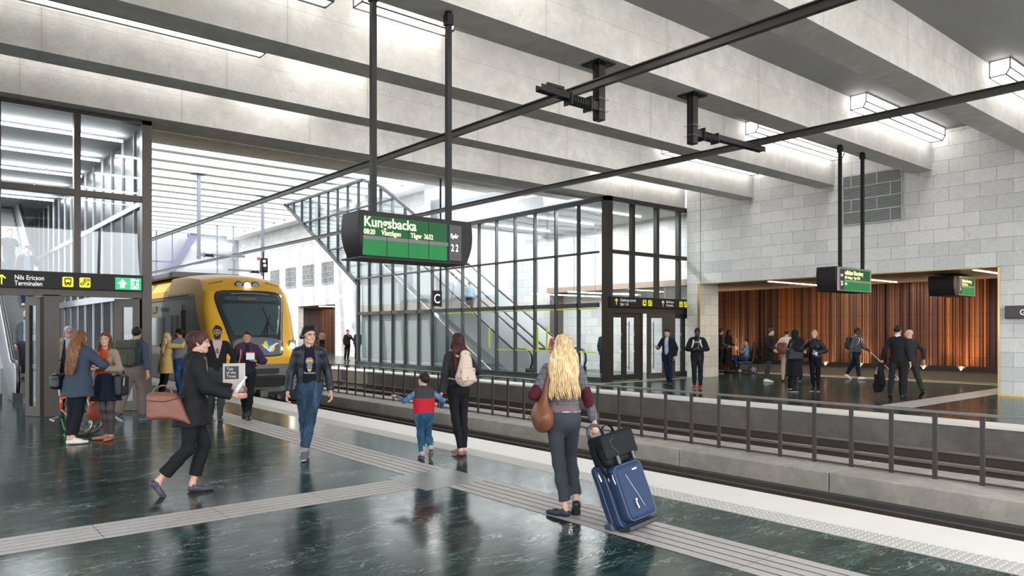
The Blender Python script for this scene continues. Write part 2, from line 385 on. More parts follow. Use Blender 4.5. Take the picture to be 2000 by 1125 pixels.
# ---------------------------------------------------------------- right wall (stone), opening and slatted hall
OY0, OY1, OZ = 6.58, 15.92, 3.37
STONEX = brickstone('pale_stone_blocks_jamb', (.60, .58, .52), axis='x')  # warm light on the jamb is put into this stone tint
def wall_piece(n, y0, y1, z0, z1, x0=22.0, x1=22.4, m=STONE): return struct(n, box(x0, x1, y0, y1, z0, z1), m)
wall_piece('wall_right', -8, OY0, 0, 7.5)
wall_piece('wall_right_above_opening', OY0, OY1, OZ, 7.5)
wall_piece('wall_right_jamb', OY1, 16.5, 0, OZ, 22.0, 23.1, STONEX); wall_piece('wall_right_above_doors', OY1-.02, 16.5, OZ, 7.85, 22.0, 22.95)
wall_piece('wall_right_behind_glass', 16.52, 34, 0, 6.2, 22.95, 23.3); wall_piece('wall_right_upper_pale', 16.52, 44.8, 6.2, 10, 22.95, 23.3, PALE)
wall_piece('wall_right_behind_stair', 34, 44.8, 0, 10)
wall_piece('wall_right_above_far_opening', 44.8, 50.7, 3.42, 10)
wall_piece('wall_right_far', 50.7, 64, 0, 10)
for a in ((21.985, 22.42, OY0, OY0+.05, 0, OZ), (21.985, 22.42, OY0, OY1, OZ-.02, OZ), (21.975, 22.0, -8, OY0, 0, .06), (21.95, 22.0, 15.93, 16.0, 0, 3.37)):
    struct('trim_brass', box(*a), BRASS)
DARKC = mat('brown_soffit', (.30, .22, .17), .5, noise=.1, nscale=2)
struct('ceiling_recess', box(22.4, 27.4, -4, 24.5, 3.37, 3.6), DARKC)
struct('wall_recess_north', box(22.4, 27.4, 24.0, 24.3, 0, 3.37), mat('dark_wall', (.10, .08, .07), .6, noise=.2))
def copper():
    m = bpy.data.materials.new('fluted_copper_slats'); t = NT(m); p = t.pos()
    sx = t.n('ShaderNodeSeparateXYZ'); t.l(p, sx.inputs[0])
    wn = t.n('ShaderNodeTexWhiteNoise', noise_dimensions='1D'); t.l(t.math('FLOOR', t.math('MULTIPLY', sx.outputs[1], 1/.075)), wn.inputs['W'])
    wn2 = t.n('ShaderNodeTexWhiteNoise', noise_dimensions='1D'); t.l(t.math('FLOOR', t.math('MULTIPLY', sx.outputs[1], 1/.9)), wn2.inputs['W'])
    c1 = t.ramp(wn.outputs[0], [(0, (.05, .026, .018)), (.3, (.14, .075, .048)), (.6, (.21, .12, .078)), (.85, (.30, .17, .10)), (1, (.10, .05, .05))])
    # sections: warm orange, brown, plum
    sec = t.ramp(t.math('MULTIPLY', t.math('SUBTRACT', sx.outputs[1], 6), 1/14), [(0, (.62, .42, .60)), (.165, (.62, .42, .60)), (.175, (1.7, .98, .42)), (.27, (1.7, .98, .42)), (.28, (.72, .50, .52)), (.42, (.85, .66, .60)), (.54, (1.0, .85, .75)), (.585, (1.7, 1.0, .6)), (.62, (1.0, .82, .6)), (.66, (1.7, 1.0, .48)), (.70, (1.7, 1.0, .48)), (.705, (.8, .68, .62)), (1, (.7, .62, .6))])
    col = t.mix(1.0, c1, sec, 'MULTIPLY')
    zf = t.math('FRACT', t.math('MULTIPLY', t.math('SUBTRACT', sx.outputs[2], .07), 1/.72)); jl = t.math('LESS_THAN', zf, .014)
    col = t.mix(t.math('MULTIPLY', jl, .8), col, (.01, .006, .005))
    t.l(col, t.b.inputs['Base Color']); t.b.inputs['Roughness'].default_value = .38; t.b.inputs['Metallic'].default_value = .35
    _M['copper'] = m; return m
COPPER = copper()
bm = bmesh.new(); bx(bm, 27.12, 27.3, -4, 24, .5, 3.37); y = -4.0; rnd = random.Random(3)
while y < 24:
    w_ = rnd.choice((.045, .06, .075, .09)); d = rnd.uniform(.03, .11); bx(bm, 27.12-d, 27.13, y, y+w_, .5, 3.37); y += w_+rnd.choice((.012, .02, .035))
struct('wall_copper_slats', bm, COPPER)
bm = bmesh.new(); bx(bm, 26.75, 27.3, -4, 24, 0, .36); struct('trim_plinth', bm, mat('plinth_concrete', (.13, .105, .085), .6, noise=.2, nscale=3))
struct('trim_plinth_cap', box(26.7, 26.74, -4, 24, .36, .52), mat('plinth_cap', (.03, .025, .022), .5, .3, noise=.1))
LEDW = mat('warm_led', (1, .8, .5), emit=(1, .72, .40), es=1.2)
for i, (y0, y1) in enumerate(((6.2, 7.4), (8.6, 9.6), (10.0, 10.5), (11.9, 12.9), (13.4, 14.0), (14.9, 15.4), (17.0, 18.6))):
    t = thing('uplight', 'warm linear uplight at the foot of the slatted copper wall, '+['first', 'second', 'third', 'fourth', 'fifth', 'sixth', 'seventh'][i]+' from the right', 'lamp', (26.88, (y0+y1)/2, .36), group='uplights along the copper wall')
    obj('housing', box(26.84, 26.92, y0, y1, .361, .375), STEEL, t); obj('lens', box(26.85, 26.91, y0+.01, y1-.01, .375, .379), LEDW, t)
    l = bpy.data.lights.new('uplight_lamp', 'AREA'); l.shape = 'RECTANGLE'; l.size = y1-y0; l.size_y = .05; l.energy = 34*(y1-y0); l.color = (1, .76, .50); l.spread = math.radians(120)
    lo = bpy.data.objects.new('uplight_lamp', l); C.objects.link(lo); lo.parent = t; lo.location = (-.06, 0, .0)
    lo.rotation_euler = Vector((.22, 0, 1)).to_track_quat('-Z', 'X').to_euler()
LEDC = mat('warm_white_led', (1, .9, .7), emit=(1, .82, .55), es=9)
def bars_lamp(n, pts, m, label, group, w_=.04, cat='lamp'):
    o = obj(n, (lambda b: (bar(b, pts[0], pts[1], w_, w_), b)[1])(bmesh.new()), m); tag(o, label, cat, group)
for i, (y, x0, x1) in enumerate(((13.6, 22.6, 26.4), (11.0, 22.6, 26.4), (7.4, 22.6, 25.8))):
    bars_lamp('strip_light', ((x0, y, 3.36), (x1, y, 3.36)), LEDC, ['warm light line in the brown recess ceiling nearest the stone pier', 'warm light line in the brown recess ceiling, middle one, beside the hanging board', 'warm light line in the brown recess ceiling at its far right end'][i], 'light lines in the recess ceiling', .035)
for y_ in (13.6, 11.0, 7.4):
    l = bpy.data.lights.new('recess_line_lamp', 'AREA'); l.shape = 'RECTANGLE'; l.size = 3.6; l.size_y = .06; l.energy = 55; l.color = (1, .86, .66)
    lo = bpy.data.objects.new('recess_line_lamp', l); C.objects.link(lo); lo.location = (24.4, y_, 3.33)
l = bpy.data.lights.new('far_recess_lamp', 'AREA'); l.shape = 'RECTANGLE'; l.size = 2.4; l.size_y = 6; l.energy = 160; l.color = (1, .72, .48)  # unseen warm fill added to light the far slats
lo = bpy.data.objects.new('far_recess_lamp', l); C.objects.link(lo); lo.location = (23.8, 52, 3.38)
# far opening recess
struct('wall_far_slats', box(25.5, 25.7, 43, 64, 0, 3.42), COPPER); struct('ceiling_far_recess', box(22.4, 25.7, 43, 64, 3.42, 3.6), DARKC)
bars_lamp('strip_light', ((22.6, 48.5, 3.4), (25.2, 48.5, 3.4)), LEDC, 'warm light line in the distant doorway far behind the yellow train', 'light lines in the recess ceiling', .08)
# ventilation grilles
GR = mat('grille_grey', (.46, .47, .48), .5, .3); GRD = mat('grille_dark', (.12, .125, .13), .6)
def grille(y0, y1, z0, z1, label, fine=True):
    t = thing('ventilation_grille', label, 'grille', (22, (y0+y1)/2, z0), group='louvred grilles in the stone wall')
    obj('backing', box(21.97, 21.995, y0, y1, z0, z1), GRD, t); bm = bmesh.new(); n = int((z1-z0)/(.046 if fine else .12))
    for k in range(n):
        z = z0+(k+.5)*(z1-z0)/n; bar(bm, (21.965, y0, z), (21.965, y1, z), .03, .016 if fine else .045, up=(-.5, 0, 1))
    zz = z0+.02; r = 0; R = .3745
    obj('louvre', bm, GR, t); bm = bmesh.new()
    z = math.ceil(z0/R)*R
    rows = [z0]+[R*q for q in range(int(z0/R)+1, int(z1/R)+1)]+[z1]
    for a, b in zip(rows[:-1], rows[1:]):
        bar(bm, (21.955, y0, a), (21.955, y1, a), .02, .02); r += 1
        yy = (math.floor(y0/.76)*.76)+.2+(.38 if int(round(b/R)) % 2 else 0)
        while yy < y1:
            if yy > y0: bar(bm, (21.955, yy, a), (21.955, yy, b), .02, .02)
            yy += .76
    bar(bm, (21.955, y0, z1), (21.955, y1, z1), .02, .02); bar(bm, (21.955, y0, z0), (21.955, y0, z1), .02, .02); bar(bm, (21.955, y1, z0), (21.955, y1, z1), .02, .02)
    obj('frame', bm, mat('grille_frame', (.5, .51, .51), .5, .1), t)
grille(9.01, 10.71, 4.87, 6.34, 'large grey louvred grille high in the stone wall behind the far hanging board')
for (a, b), s in zip(((45.03, 46.76), (48.06, 49.84), (51.08, 52.88), (54.2, 55.81)), ('nearest the glass stair hall', 'second from the glass stair hall', 'third from the glass stair hall', 'furthest off, by the signal lamps')):
    grille(a, b, 4.85, 6.3, 'distant square grey grille in the white stone wall, '+s, False)

# ---------------------------------------------------------------- ceiling light fixtures
FIXM = mat('fixture_black', (.02, .02, .02), .4, .3); FIXE = mat('fixture_diffuser', (1, 1, 1), emit=(1, .98, .94), es=5)
FIXE2 = mat('fixture_diffuser_warm', (1, 1, 1), emit=(1, .96, .88), es=5)
def fixture(x0, x1, yb, label, group, z0=6.86, z1=7.18, m=FIXE):
    """long box luminaire tucked under the slab against the near face of a beam whose face is at yb"""
    y0, y1 = yb-.42, yb-.06
    t = thing('ceiling_light', label, 'ceiling light', ((x0+x1)/2, (y0+y1)/2, z0), group=group)
    prof = [(y0+.07, z0), (y1, z0), (y1, z1), (y0, z1), (y0, z0+.12)]
    bm = bmesh.new(); pv = [(y0+.085, z0+.012), (y1-.012, z0+.012), (y1-.012, z1-.01), (y0+.012, z1-.01), (y0+.012, z0+.125)]
    prism(bm, pv, (x0+.015, x1-.015), 'yz'); obj('diffuser', bm, m, t)
    bm = bmesh.new()
    for (a, b) in zip(prof, prof[1:]+prof[:1]):
        for x in (x0, x1): bar(bm, (x, a[0], a[1]), (x, b[0], b[1]), .02, .02, up=(1, 0, 0))
    for a in prof: bar(bm, (x0, a[0], a[1]), (x1, a[0], a[1]), .022, .022)
    obj('frame', bm, FIXM, t)
    return t
G = 'box lights between the ceiling beams'
lab = {2.55: 'beyond the right edge', 5.36: 'at the right edge of the photo', 8.22: 'fully seen, touching the stone wall above the grille', 11.0: 'above the small hanging board by the stone wall', 13.78: 'thin sliver, last one before the glass building'}
for yb, s in lab.items():
    if yb > 3: fixture(17.1, 21.75, yb, 'white box light under the slab, '+s, G)
def cove(y, x0, x1, zc, e, s):
    """slim cove luminaire on the back of a beam, washing the face of the next one"""
    t = thing('cove_light', 'light strip behind a ceiling beam, '+s, 'ceiling light', ((x0+x1)/2, y+.02, zc), group='cove strips behind the ceiling beams')
    obj('housing', box(x0, x1, y+.001, y+.03, zc-.03, zc+.03), FIXM, t)
    l = bpy.data.lights.new('cove_lamp', 'AREA'); l.shape = 'RECTANGLE'; l.size = x1-x0; l.size_y = .05; l.energy = e; l.color = (1, .985, .96)
    lo = bpy.data.objects.new('cove_lamp', l); C.objects.link(lo); lo.parent = t; lo.location = (0, .02, 0); lo.rotation_euler = Vector((0, 1, -.2)).to_track_quat('-Z', 'Z').to_euler()
for y, s in ((-.25+.58, 'over the entrance side of the hall'), (2.55+.58, 'first in front of the big departure board'), (5.36+.58, 'just in front of the big departure board'), (8.22+.58, 'on the beam that carries the departure boards'), (11.0+.58, 'one bay beyond the departure boards'), (13.78+.58, 'last full bay before the glass buildings')):
    cove(y, 3 if y < 5 else 4.5, 16.9, 6.5, 98, s)  # unseen strips added to brighten the beam faces
FIXE3 = mat('fixture_diffuser_soft', (1, 1, 1), emit=(1, .98, .94), es=2.6)
fixture(.2, 5.2, 13.78, 'slim white light line at the top left, under the ceiling beam above the concourse', G, m=FIXE3)
for yb, s in ((11.0, 'upper left, left of the departure board poles'), (16.6, 'above the left glass entrance'), (8.22, 'top edge of the photo')): fixture(.2, 5.2, yb, 'slim box light tucked behind a concrete beam, '+s, G, m=FIXE3)
fixture(17.1, 21.75, 16.6, 'box light tucked behind the last beam above the glass building', G)
for yb in (8.22, 11.0, 13.78, 16.6): fixture(5.7, 7.5, yb, 'short box light behind a beam above the platform edge, '+{8.22: 'over the big departure board', 11.0: 'just beyond the big departure board', 13.78: 'two bays beyond the big board', 16.6: 'nearest the train'}[yb], G, z0=7.0, m=FIXE2)

# ---------------------------------------------------------------- implicit surfaces -> meshes (surface nets)
class Field:
    """a distance field on a grid, built from blended primitives"""
    def __init__(s, lo, hi, h):
        s.h = h; s.lo = np.array(lo, float); n = np.ceil((np.array(hi, float)-s.lo)/h).astype(int)+2; s.n = n
        s.ax = [s.lo[i]+h*np.arange(n[i]) for i in range(3)]; s.D = np.full(n, .5, np.float32)
    def sub(s, lo, hi):
        r = []
        for i in range(3):
            a = int(np.clip(np.floor((lo[i]-s.lo[i])/s.h), 0, s.n[i])); b = int(np.clip(np.ceil((hi[i]-s.lo[i])/s.h)+1, 0, s.n[i])); r.append(slice(a, b))
        return tuple(r)
    def grid(s, sl):
        return np.meshgrid(s.ax[0][sl[0]], s.ax[1][sl[1]], s.ax[2][sl[2]], indexing='ij', sparse=True)
    def comb(s, sl, d, k, op):
        D = s.D[sl]
        if op == 'sub': d = -d
        if op == 'add':
            if k > 0:
                hh = np.clip(.5+.5*(D-d)/k, 0, 1); s.D[sl] = D*(1-hh)+d*hh-k*hh*(1-hh)
            else: s.D[sl] = np.minimum(D, d)
        else:
            if k > 0:
                hh = np.clip(.5-.5*(D-d)/k, 0, 1); s.D[sl] = D*(1-hh)+d*hh+k*hh*(1-hh)
            else: s.D[sl] = np.maximum(D, d)
    def cone(s, a, b, ra, rb, k=.02, flat=None, fs=1.0, op='add'):
        """tapered capsule; flat = axis squeezed by factor fs (<1 makes it thinner along that axis)"""
        a = np.array(a, float); b = np.array(b, float); m = max(ra, rb)+.06+k
        sl = s.sub(np.minimum(a, b)-m, np.maximum(a, b)+m)
        if 0 in s.D[sl].shape: return s
        X, Y, Z = s.grid(sl); ba = b-a; L = float(ba@ba)+1e-9
        px, py, pz = X-a[0], Y-a[1], Z-a[2]; t = np.clip((px*ba[0]+py*ba[1]+pz*ba[2])/L, 0, 1)
        qx, qy, qz = px-t*ba[0], py-t*ba[1], pz-t*ba[2]
        r = ra+(rb-ra)*t
        d2 = qx*qx+qy*qy+qz*qz
        if flat is not None:
            f = np.array(flat, float); f /= np.linalg.norm(f); c = qx*f[0]+qy*f[1]+qz*f[2]; d2 = d2+c*c*(1/fs**2-1)
        d = np.sqrt(d2)-r
        if flat is not None: d = d*(fs*.5+.5)
        s.comb(sl, d.astype(np.float32), k, op); return s
    def ell(s, c, r, R=None, k=.02, op='add'):
        c = np.array(c, float); r = np.array(r, float); m = r.max()+.05+k; sl = s.sub(c-m, c+m)
        if 0 in s.D[sl].shape: return s
        X, Y, Z = s.grid(sl); p = (X-c[0], Y-c[1], Z-c[2])
        if R is not None: p = [R[i][0]*p[0]+R[i][1]*p[1]+R[i][2]*p[2] for i in range(3)]
        q = np.sqrt((p[0]/r[0])**2+(p[1]/r[1])**2+(p[2]/r[2])**2)
        g = np.sqrt((p[0]/r[0]**2)**2+(p[1]/r[1]**2)**2+(p[2]/r[2]**2)**2)+1e-6
        s.comb(sl, (q*(q-1)/g).astype(np.float32), k, op); return s
    def rbox(s, c, hs, rad, R=None, k=.0, op='add'):
        c = np.array(c, float); m = float(np.linalg.norm(hs))+.05+k; sl = s.sub(c-m, c+m)
        if 0 in s.D[sl].shape: return s
        X, Y, Z = s.grid(sl); p = (X-c[0], Y-c[1], Z-c[2])
        if R is not None: p = [R[i][0]*p[0]+R[i][1]*p[1]+R[i][2]*p[2] for i in range(3)]
        q = [np.abs(p[i]+0*p[(i+1) % 3]+0*p[(i+2) % 3])-(hs[i]-rad) for i in range(3)]
        out = np.sqrt(sum(np.maximum(v, 0)**2 for v in q)); ins = np.minimum(np.maximum(np.maximum(q[0], q[1]), q[2]), 0)
        s.comb(sl, (out+ins-rad).astype(np.float32), k, op); return s
    def half(s, n, d, k=0):
        """keep the side where n.p < d"""
        X, Y, Z = s.grid((slice(None),)*3); n = np.array(n, float); n /= np.linalg.norm(n)
        s.comb((slice(None),)*3, (X*n[0]+Y*n[1]+Z*n[2]-d).astype(np.float32), k, 'cut'); return s
    def fn(s, f, k=0, op='cut'):
        X, Y, Z = s.grid((slice(None),)*3); s.comb((slice(None),)*3, (f(X, Y, Z)+0*s.D).astype(np.float32), k, op); return s
    def disp(s, f):
        X, Y, Z = s.grid((slice(None),)*3); s.D += (f(X, Y, Z)).astype(np.float32); return s
    def mesh(s):
        D = s.D.copy(); D[0], D[-1] = .1, .1; D[:, 0], D[:, -1] = .1, .1; D[:, :, 0], D[:, :, -1] = .1, .1
        I = D < 0; nx, ny, nz = D.shape
        cnt = np.zeros((nx-1, ny-1, nz-1), np.int8)
        for a in (0, 1):
            for b in (0, 1):
                for c in (0, 1): cnt += I[a:nx-1+a, b:ny-1+b, c:nz-1+c]
        act = (cnt > 0) & (cnt < 8); ids = np.argwhere(act)
        if len(ids) == 0: return np.zeros((0, 3)), np.zeros((0, 4), int)
        idx = -np.ones(act.shape, np.int64); idx[act] = np.arange(len(ids))
        P = np.zeros((len(ids), 3)); W = np.zeros(len(ids)); i, j, k = ids.T
        for ax in range(3):
            o = [0, 0, 0]; o[ax] = 1
            for u in (0, 1):
                for v in (0, 1):
                    q = [0, 0, 0]; q[(ax+1) % 3] = u; q[(ax+2) % 3] = v
                    a = D[i+q[0], j+q[1], k+q[2]]; b = D[i+q[0]+o[0], j+q[1]+o[1], k+q[2]+o[2]]
                    m = (a < 0) != (b < 0); t = np.where(m, a/np.where(a-b == 0, 1, a-b), 0)
                    pt = np.stack([q[n]+o[n]*t for n in range(3)], 1); P[m] += pt[m]; W[m] += 1
        V = s.lo+s.h*(ids+P/W[:, None]); F = []
        for ax in range(3):
            o = [0, 0, 0]; o[ax] = 1; sl0 = tuple(slice(0, D.shape[n]-o[n]) for n in range(3)); sl1 = tuple(slice(o[n], D.shape[n]) for n in range(3))
            ch = I[sl0] != I[sl1]; e = np.argwhere(ch); e = e[(e[:, (ax+1) % 3] > 0) & (e[:, (ax+2) % 3] > 0)]
            u = np.zeros(3, int); u[(ax+1) % 3] = 1; v = np.zeros(3, int); v[(ax+2) % 3] = 1
            def g(q): return idx[q[:, 0], q[:, 1], q[:, 2]]
            lim = np.array(act.shape); e = e[(e < lim).all(1)]
            qd = np.stack([g(e-u-v), g(e-v), g(e), g(e-u)], 1); ins = I[e[:, 0], e[:, 1], e[:, 2]]
            qd[~ins] = qd[~ins][:, ::-1]; F.append(qd)
        F = np.concatenate(F); F = F[(F >= 0).all(1)]
        # one light smoothing pass
        S = np.zeros_like(V); n_ = np.zeros(len(V))
        for a in range(4):
            b = (a+1) % 4; np.add.at(S, F[:, a], V[F[:, b]]); np.add.at(n_, F[:, a], 1); np.add.at(S, F[:, b], V[F[:, a]]); np.add.at(n_, F[:, b], 1)
        ok = n_ > 0; V[ok] = V[ok]*.5+S[ok]/n_[ok][:, None]*.5
        return V, F
def join(parts):
    V, F, Mi = [], [], []; n = 0
    for p in parts:
        v, f = p[0], p[1]; m = p[2] if len(p) > 2 else 0
        if len(v) == 0: continue
        V.append(v); F.append(f+n); Mi.append(np.full(len(f), m) if np.isscalar(m) else m); n += len(v)
    return np.concatenate(V), np.concatenate(F), np.concatenate(Mi)
def vmesh(name, V, F, mats, parent=None, mi=None, loc=None, label=None, smooth=True):
    me = bpy.data.meshes.new(name); me.vertices.add(len(V)); me.vertices.foreach_set('co', np.asarray(V, np.float32).ravel())
    k = F.shape[1]; me.loops.add(len(F)*k); me.loops.foreach_set('vertex_index', F.astype(np.int32).ravel()); me.polygons.add(len(F))
    me.polygons.foreach_set('loop_start', np.arange(0, len(F)*k, k, dtype=np.int32)); me.polygons.foreach_set('loop_total', np.full(len(F), k, np.int32))
    if smooth: me.polygons.foreach_set('use_smooth', np.ones(len(F), bool))
    for q in (mats if isinstance(mats, (list, tuple)) else [mats]): me.materials.append(q)
    if mi is not None: me.polygons.foreach_set('material_index', np.asarray(mi, np.int32))
    me.update(calc_edges=True); o = bpy.data.objects.new(name, me); C.objects.link(o)
    if parent is not None: o.parent = parent
    if loc is not None: o.location = loc
    if label: o['label'] = label
    return o
def centers(V, F): return V[F].mean(1)
def sphere_q(c, r, n=10, m=8):
    """small quad sphere-ish (uv) mesh arrays"""
    r = np.array(r)*np.ones(3); V = []; F = []
    for a in range(m+1):
        th = PI*a/m
        for b in range(n): V.append((c[0]+r[0]*math.sin(th)*math.cos(2*PI*b/n), c[1]+r[1]*math.sin(th)*math.sin(2*PI*b/n), c[2]+r[2]*math.cos(th)))
    for a in range(m):
        for b in range(n): F.append((a*n+b, a*n+(b+1) % n, (a+1)*n+(b+1) % n, (a+1)*n+b))
    return np.array(V), np.array(F)[:, ::-1]

# ---------------------------------------------------------------- overhead line
CATM = mat('overhead_bar', (.06, .055, .05), .35, .5, noise=.1, nscale=4)
for x, z0, z1, s in ((8.6, 5.58, 5.84, 'nearer track, crossing the photo from upper right'), (13.9, 5.58, 5.84, 'far track, the lower of the two dark lines')):
    bm = bmesh.new(); bar(bm, (x, -3, z0), (x, 62, z1), .09, .05); bar(bm, (x, -3, z0+.06), (x, 62, z1+.06), .03, .08); bar(bm, (x, -3, z0+.10), (x, 62, z1+.10), .11, .018)
    tag(obj('overhead_conductor_rail', bm, CATM), 'dark rigid overhead power rail above the '+s, 'conductor rail', 'overhead power rails')
def hanger(x, y, ztop, zb, sgn, reach, label, m=STEEL, big=1.0, wz=5.62):
    t = thing('overhead_line_hanger', label, 'bracket', (x, y, ztop), group='ceiling brackets of the overhead rails')
    obj('ceiling_plate', box(x-.2*big, x+.2*big, y-.2*big, y+.2*big, ztop-.025, ztop), m, t)
    bm = bmesh.new(); bx(bm, x-.075, x+.075, y-.075, y+.075, zb, ztop-.02); bx(bm, x-.095, x+.095, y-.02, y+.02, zb+.02, ztop-.02); obj('post', bm, m, t, bevel=.006)
    bm = bmesh.new()
    for i in (-1, 1):
        for j in (-1, 1): disc(bm, (x+i*.15*big, y+j*.15*big, ztop-.035), (0, 0, 1), .014, .03, 8)
    obj('bolt', bm, m, t)
    zc = wz+.22 if big >= 1 else wz+.3; zc = zb+.22
    bm = bmesh.new()
    bm.free()
    for dz in (-.07, .12):
        bm = bmesh.new(); tube(bm, [(x+a*.12, y+b*.12, zc+dz) for a, b in ((-1, -1), (1, -1), (1, 1), (-1, 1))], .008, 6, closed=True); obj('clamp', bm, RAILM, t)
    x0 = x+sgn*.075; x1 = x+sgn*.25; x2 = x+sgn*.72; x3 = x+sgn*reach
    bm = bmesh.new(); bar(bm, (x0, y, zc), (x1, y, zc), .12, .14); bar(bm, (x1-sgn*.0, y, zc), (x1+sgn*.03, y, zc), .2, .24); obj('arm_socket', bm, m, t); bm = bmesh.new(); bar(bm, (x2, y, zc), (x3, y, zc+.02), .13, .012)
    bar(bm, (x2, y-.065, zc+.03), (x3, y-.065, zc+.05), .012, .1); bar(bm, (x2, y+.065, zc+.03), (x3, y+.065, zc+.05), .012, .1); bar(bm, (x2-sgn*.02, y, zc), (x2+sgn*.01, y, zc), .18, .2)
    obj('arm', bm, m, t)
    bm = bmesh.new(); n = 8; pts = []; rr = []
    for k in range(n*4+1):
        pts.append((x1+(x2-x1)*k/(n*4), y, zc)); rr.append(.055+.035*(k % 4 in (1, 2)))
    tube(bm, pts, rr, 14); obj('insulator', bm, mat('ribbed_insulator', (.014, .013, .013), .45), t)
    bm = bmesh.new(); bar(bm, (x3-sgn*.35, y, zc-.02), (x3-sgn*.35, y, wz+.08), .07, .05, up=(0, 1, 0)); bar(bm, (x3-sgn*.5, y-.03, wz+.10), (x3-sgn*.15, y-.03, wz+.10), .05, .05); obj('rail_clamp', bm, m, t)
hanger(8.95, 8.5, 6.15, 5.2, -1, 1.35, 'black ceiling bracket above the sign, its ribbed arm pointing left over the near track', wz=5.45)
hanger(11.5, 8.5, 6.15, 5.22, 1, 2.4, 'black ceiling bracket with ribbed arm pointing right towards the far overhead rail', wz=5.45)
GREYM = mat('hazy_grey_steel', (.24, .245, .27), .5, .3)
hanger(11.5, 38.6, 9.6, 5.3, 1, 2.3, 'tall grey hanging post under the bright glass roof above the train', GREYM, 1.6)
hanger(16.3, 42.6, 9.6, 4.9, -1, 2.0, 'thin grey hanging post beside the glass stair hall, signal lamps in front of it', GREYM, 1.4)
for (x, y), z0, s in (((18.2, 56.6), 5.4, 'left'), ((19.4, 56.6), 5.4, 'right')):
    bm = bmesh.new(); bx(bm, x-.05, x+.05, y-.05, y+.05, z0, 9.6); tag(obj('hanging_rod', bm, GREYM), 'thin dark vertical rod above the train roof, '+s+' one of two', 'rod', 'thin rods above the train')
# signal lamps
t = thing('railway_signal', 'small dark railway signal head with red and white lamps beside the train roof', 'signal', (12.72, 33.0, 4.5))
bm = bmesh.new(); bx(bm, 12.57, 12.87, 33, 33.2, 4.35, 5.0); tube(bm, [(12.72, 33.15, -.72), (12.72, 33.15, 5.3)], .03, 8); obj('housing', bm, STEEL, t, bevel=.02)
for (dx, z, c, e) in ((-.02, 4.85, (1, .95, .9), 4), (.0, 4.66, (1, .95, .9), 4), (-.0, 4.48, (.05, .05, .05), 0)):
    bm = bmesh.new(); disc(bm, (12.72+dx, 32.98, z), (0, 1, 0), .055, .05); obj('lamp_lens', bm, mat('signal_%d' % e, c, .3, emit=c, es=e), t)
bm = bmesh.new(); disc(bm, (12.44, 33.0, 4.95), (0, 1, 0), .07, .06); obj('lamp_lens', bm, mat('signal_red', (.5, .02, .03), .3, emit=(.8, .02, .03), es=1.2), t)

# ---------------------------------------------------------------- signs
BLK = mat('sign_black', (.017, .015, .0155), .5, noise=.15, nscale=12, spec=.2); GRN = mat('led_green', (.003, .035, .012), .5, emit=(.006, .12, .03), es=.45, spec=.2, noise=.3, nscale=3)
GRN2 = mat('led_green_bright', (.004, .07, .02), .5, emit=(.012, .22, .05), es=.5, spec=.2, noise=.3, nscale=3)
LTR = mat('led_letters', (.9, .9, .4), .4, emit=(.93, .95, .42), es=.8); WTR = mat('white_letters', (.85, .85, .82), .5, emit=(.9, .88, .8), es=.35)
SGREY = mat('sign_grey_band', (.12, .11, .12), .5)
def board(t, xl, xr, y0, y1, m, z0=2.62, z1=3.2):
    bm = bmesh.new(); n = 17; L = []; R = []
    for i in range(n):
        f = i/(n-1); z = z0+(z1-z0)*f; b = .10*(1-((f-.62)/.62)**2) if f < .62 else .10*(1-((f-.62)/.75)**2)
        L.append((xl+.10-b, z)); R.append((xr-.10+b, z))
    prism(bm, R+L[::-1], (y0, y1), 'xz'); obj('casing', bm, m, t, bevel=.012)
t = thing('departure_board', 'big black hanging departure board with green display reading Kungsbacka', 'departure board', (5.2, 8.44, 2.6))
board(t, 4.34, 6.1, 8.2, 8.68, BLK)
obj('bottom_lip', box(4.36, 6.02, 8.17, 8.70, 2.60, 2.62), STEEL, t)
F_ = 8.198
obj('display', box(4.40, 5.66, F_-.006, F_+.01, 2.885, 3.135), GRN, t, label='upper green display with yellow lettering')
obj('display', box(4.40, 5.66, F_-.006, F_+.01, 2.64, 2.835), GRN2, t, label='lower plain green display')
obj('divider', box(4.40, 5.68, F_-.008, F_+.01, 2.836, 2.884), SGREY, t)
for x in (4.735, 5.055, 5.37):
    obj('divider', box(x-.004, x+.004, F_-.009, F_, 2.64, 3.135), BLK, t)
obj('track_panel', box(5.70, 5.90, F_-.006, F_+.01, 2.65, 3.13), mat('panel_dark', (.02, .018, .02), .4), t)
y_ = F_-.012
text('lettering', 'Kungsbacka', .178, (4.405, y_, 3.0), LTR, t, sx=.91, bold=.0025)
text('lettering', '08:20', .088, (4.405, y_, 2.905), LTR, t, sx=.82, bold=.0012); text('lettering', 'Västtågen', .088, (4.655, y_, 2.905), LTR, t, sx=.83, bold=.0008)
text('lettering', 'Tågnr', .088, (5.085, y_, 2.905), LTR, t, sx=.83, bold=.0008); text('lettering', '3632', .092, (5.29, y_, 2.905), LTR, t, sx=.78, bold=.0008)
text('lettering', 'Spår', .082, (5.715, y_, 2.955), WTR, t, sx=.90, bold=.002); text('lettering', '2 2', .135, (5.725, y_, 2.775), WTR, t, sx=.70, bold=.003)
for x in (4.68, 5.86):
    bm = bmesh.new(); bx(bm, x-.035, x+.035, 8.41, 8.48, 3.2, 6.15); bx(bm, x-.05, x+.05, 8.39, 8.5, 5.95, 6.1); obj('hanging_pole', bm, STEEL, t)
BRZ = mat('sign_bronze', (.33, .29, .25), .4, .5, noise=.1)
t = thing('departure_board', 'far hanging board for track 23 in front of the copper wall, black end', 'departure board', (17.6, 8.55, 2.6))
board(t, 16.76, 18.6, 8.35, 8.83, BLK); F_ = 8.348
obj('face_frame', box(16.82, 18.55, F_-.02, F_, 2.63, 3.19), BRZ, t, bevel=.01)
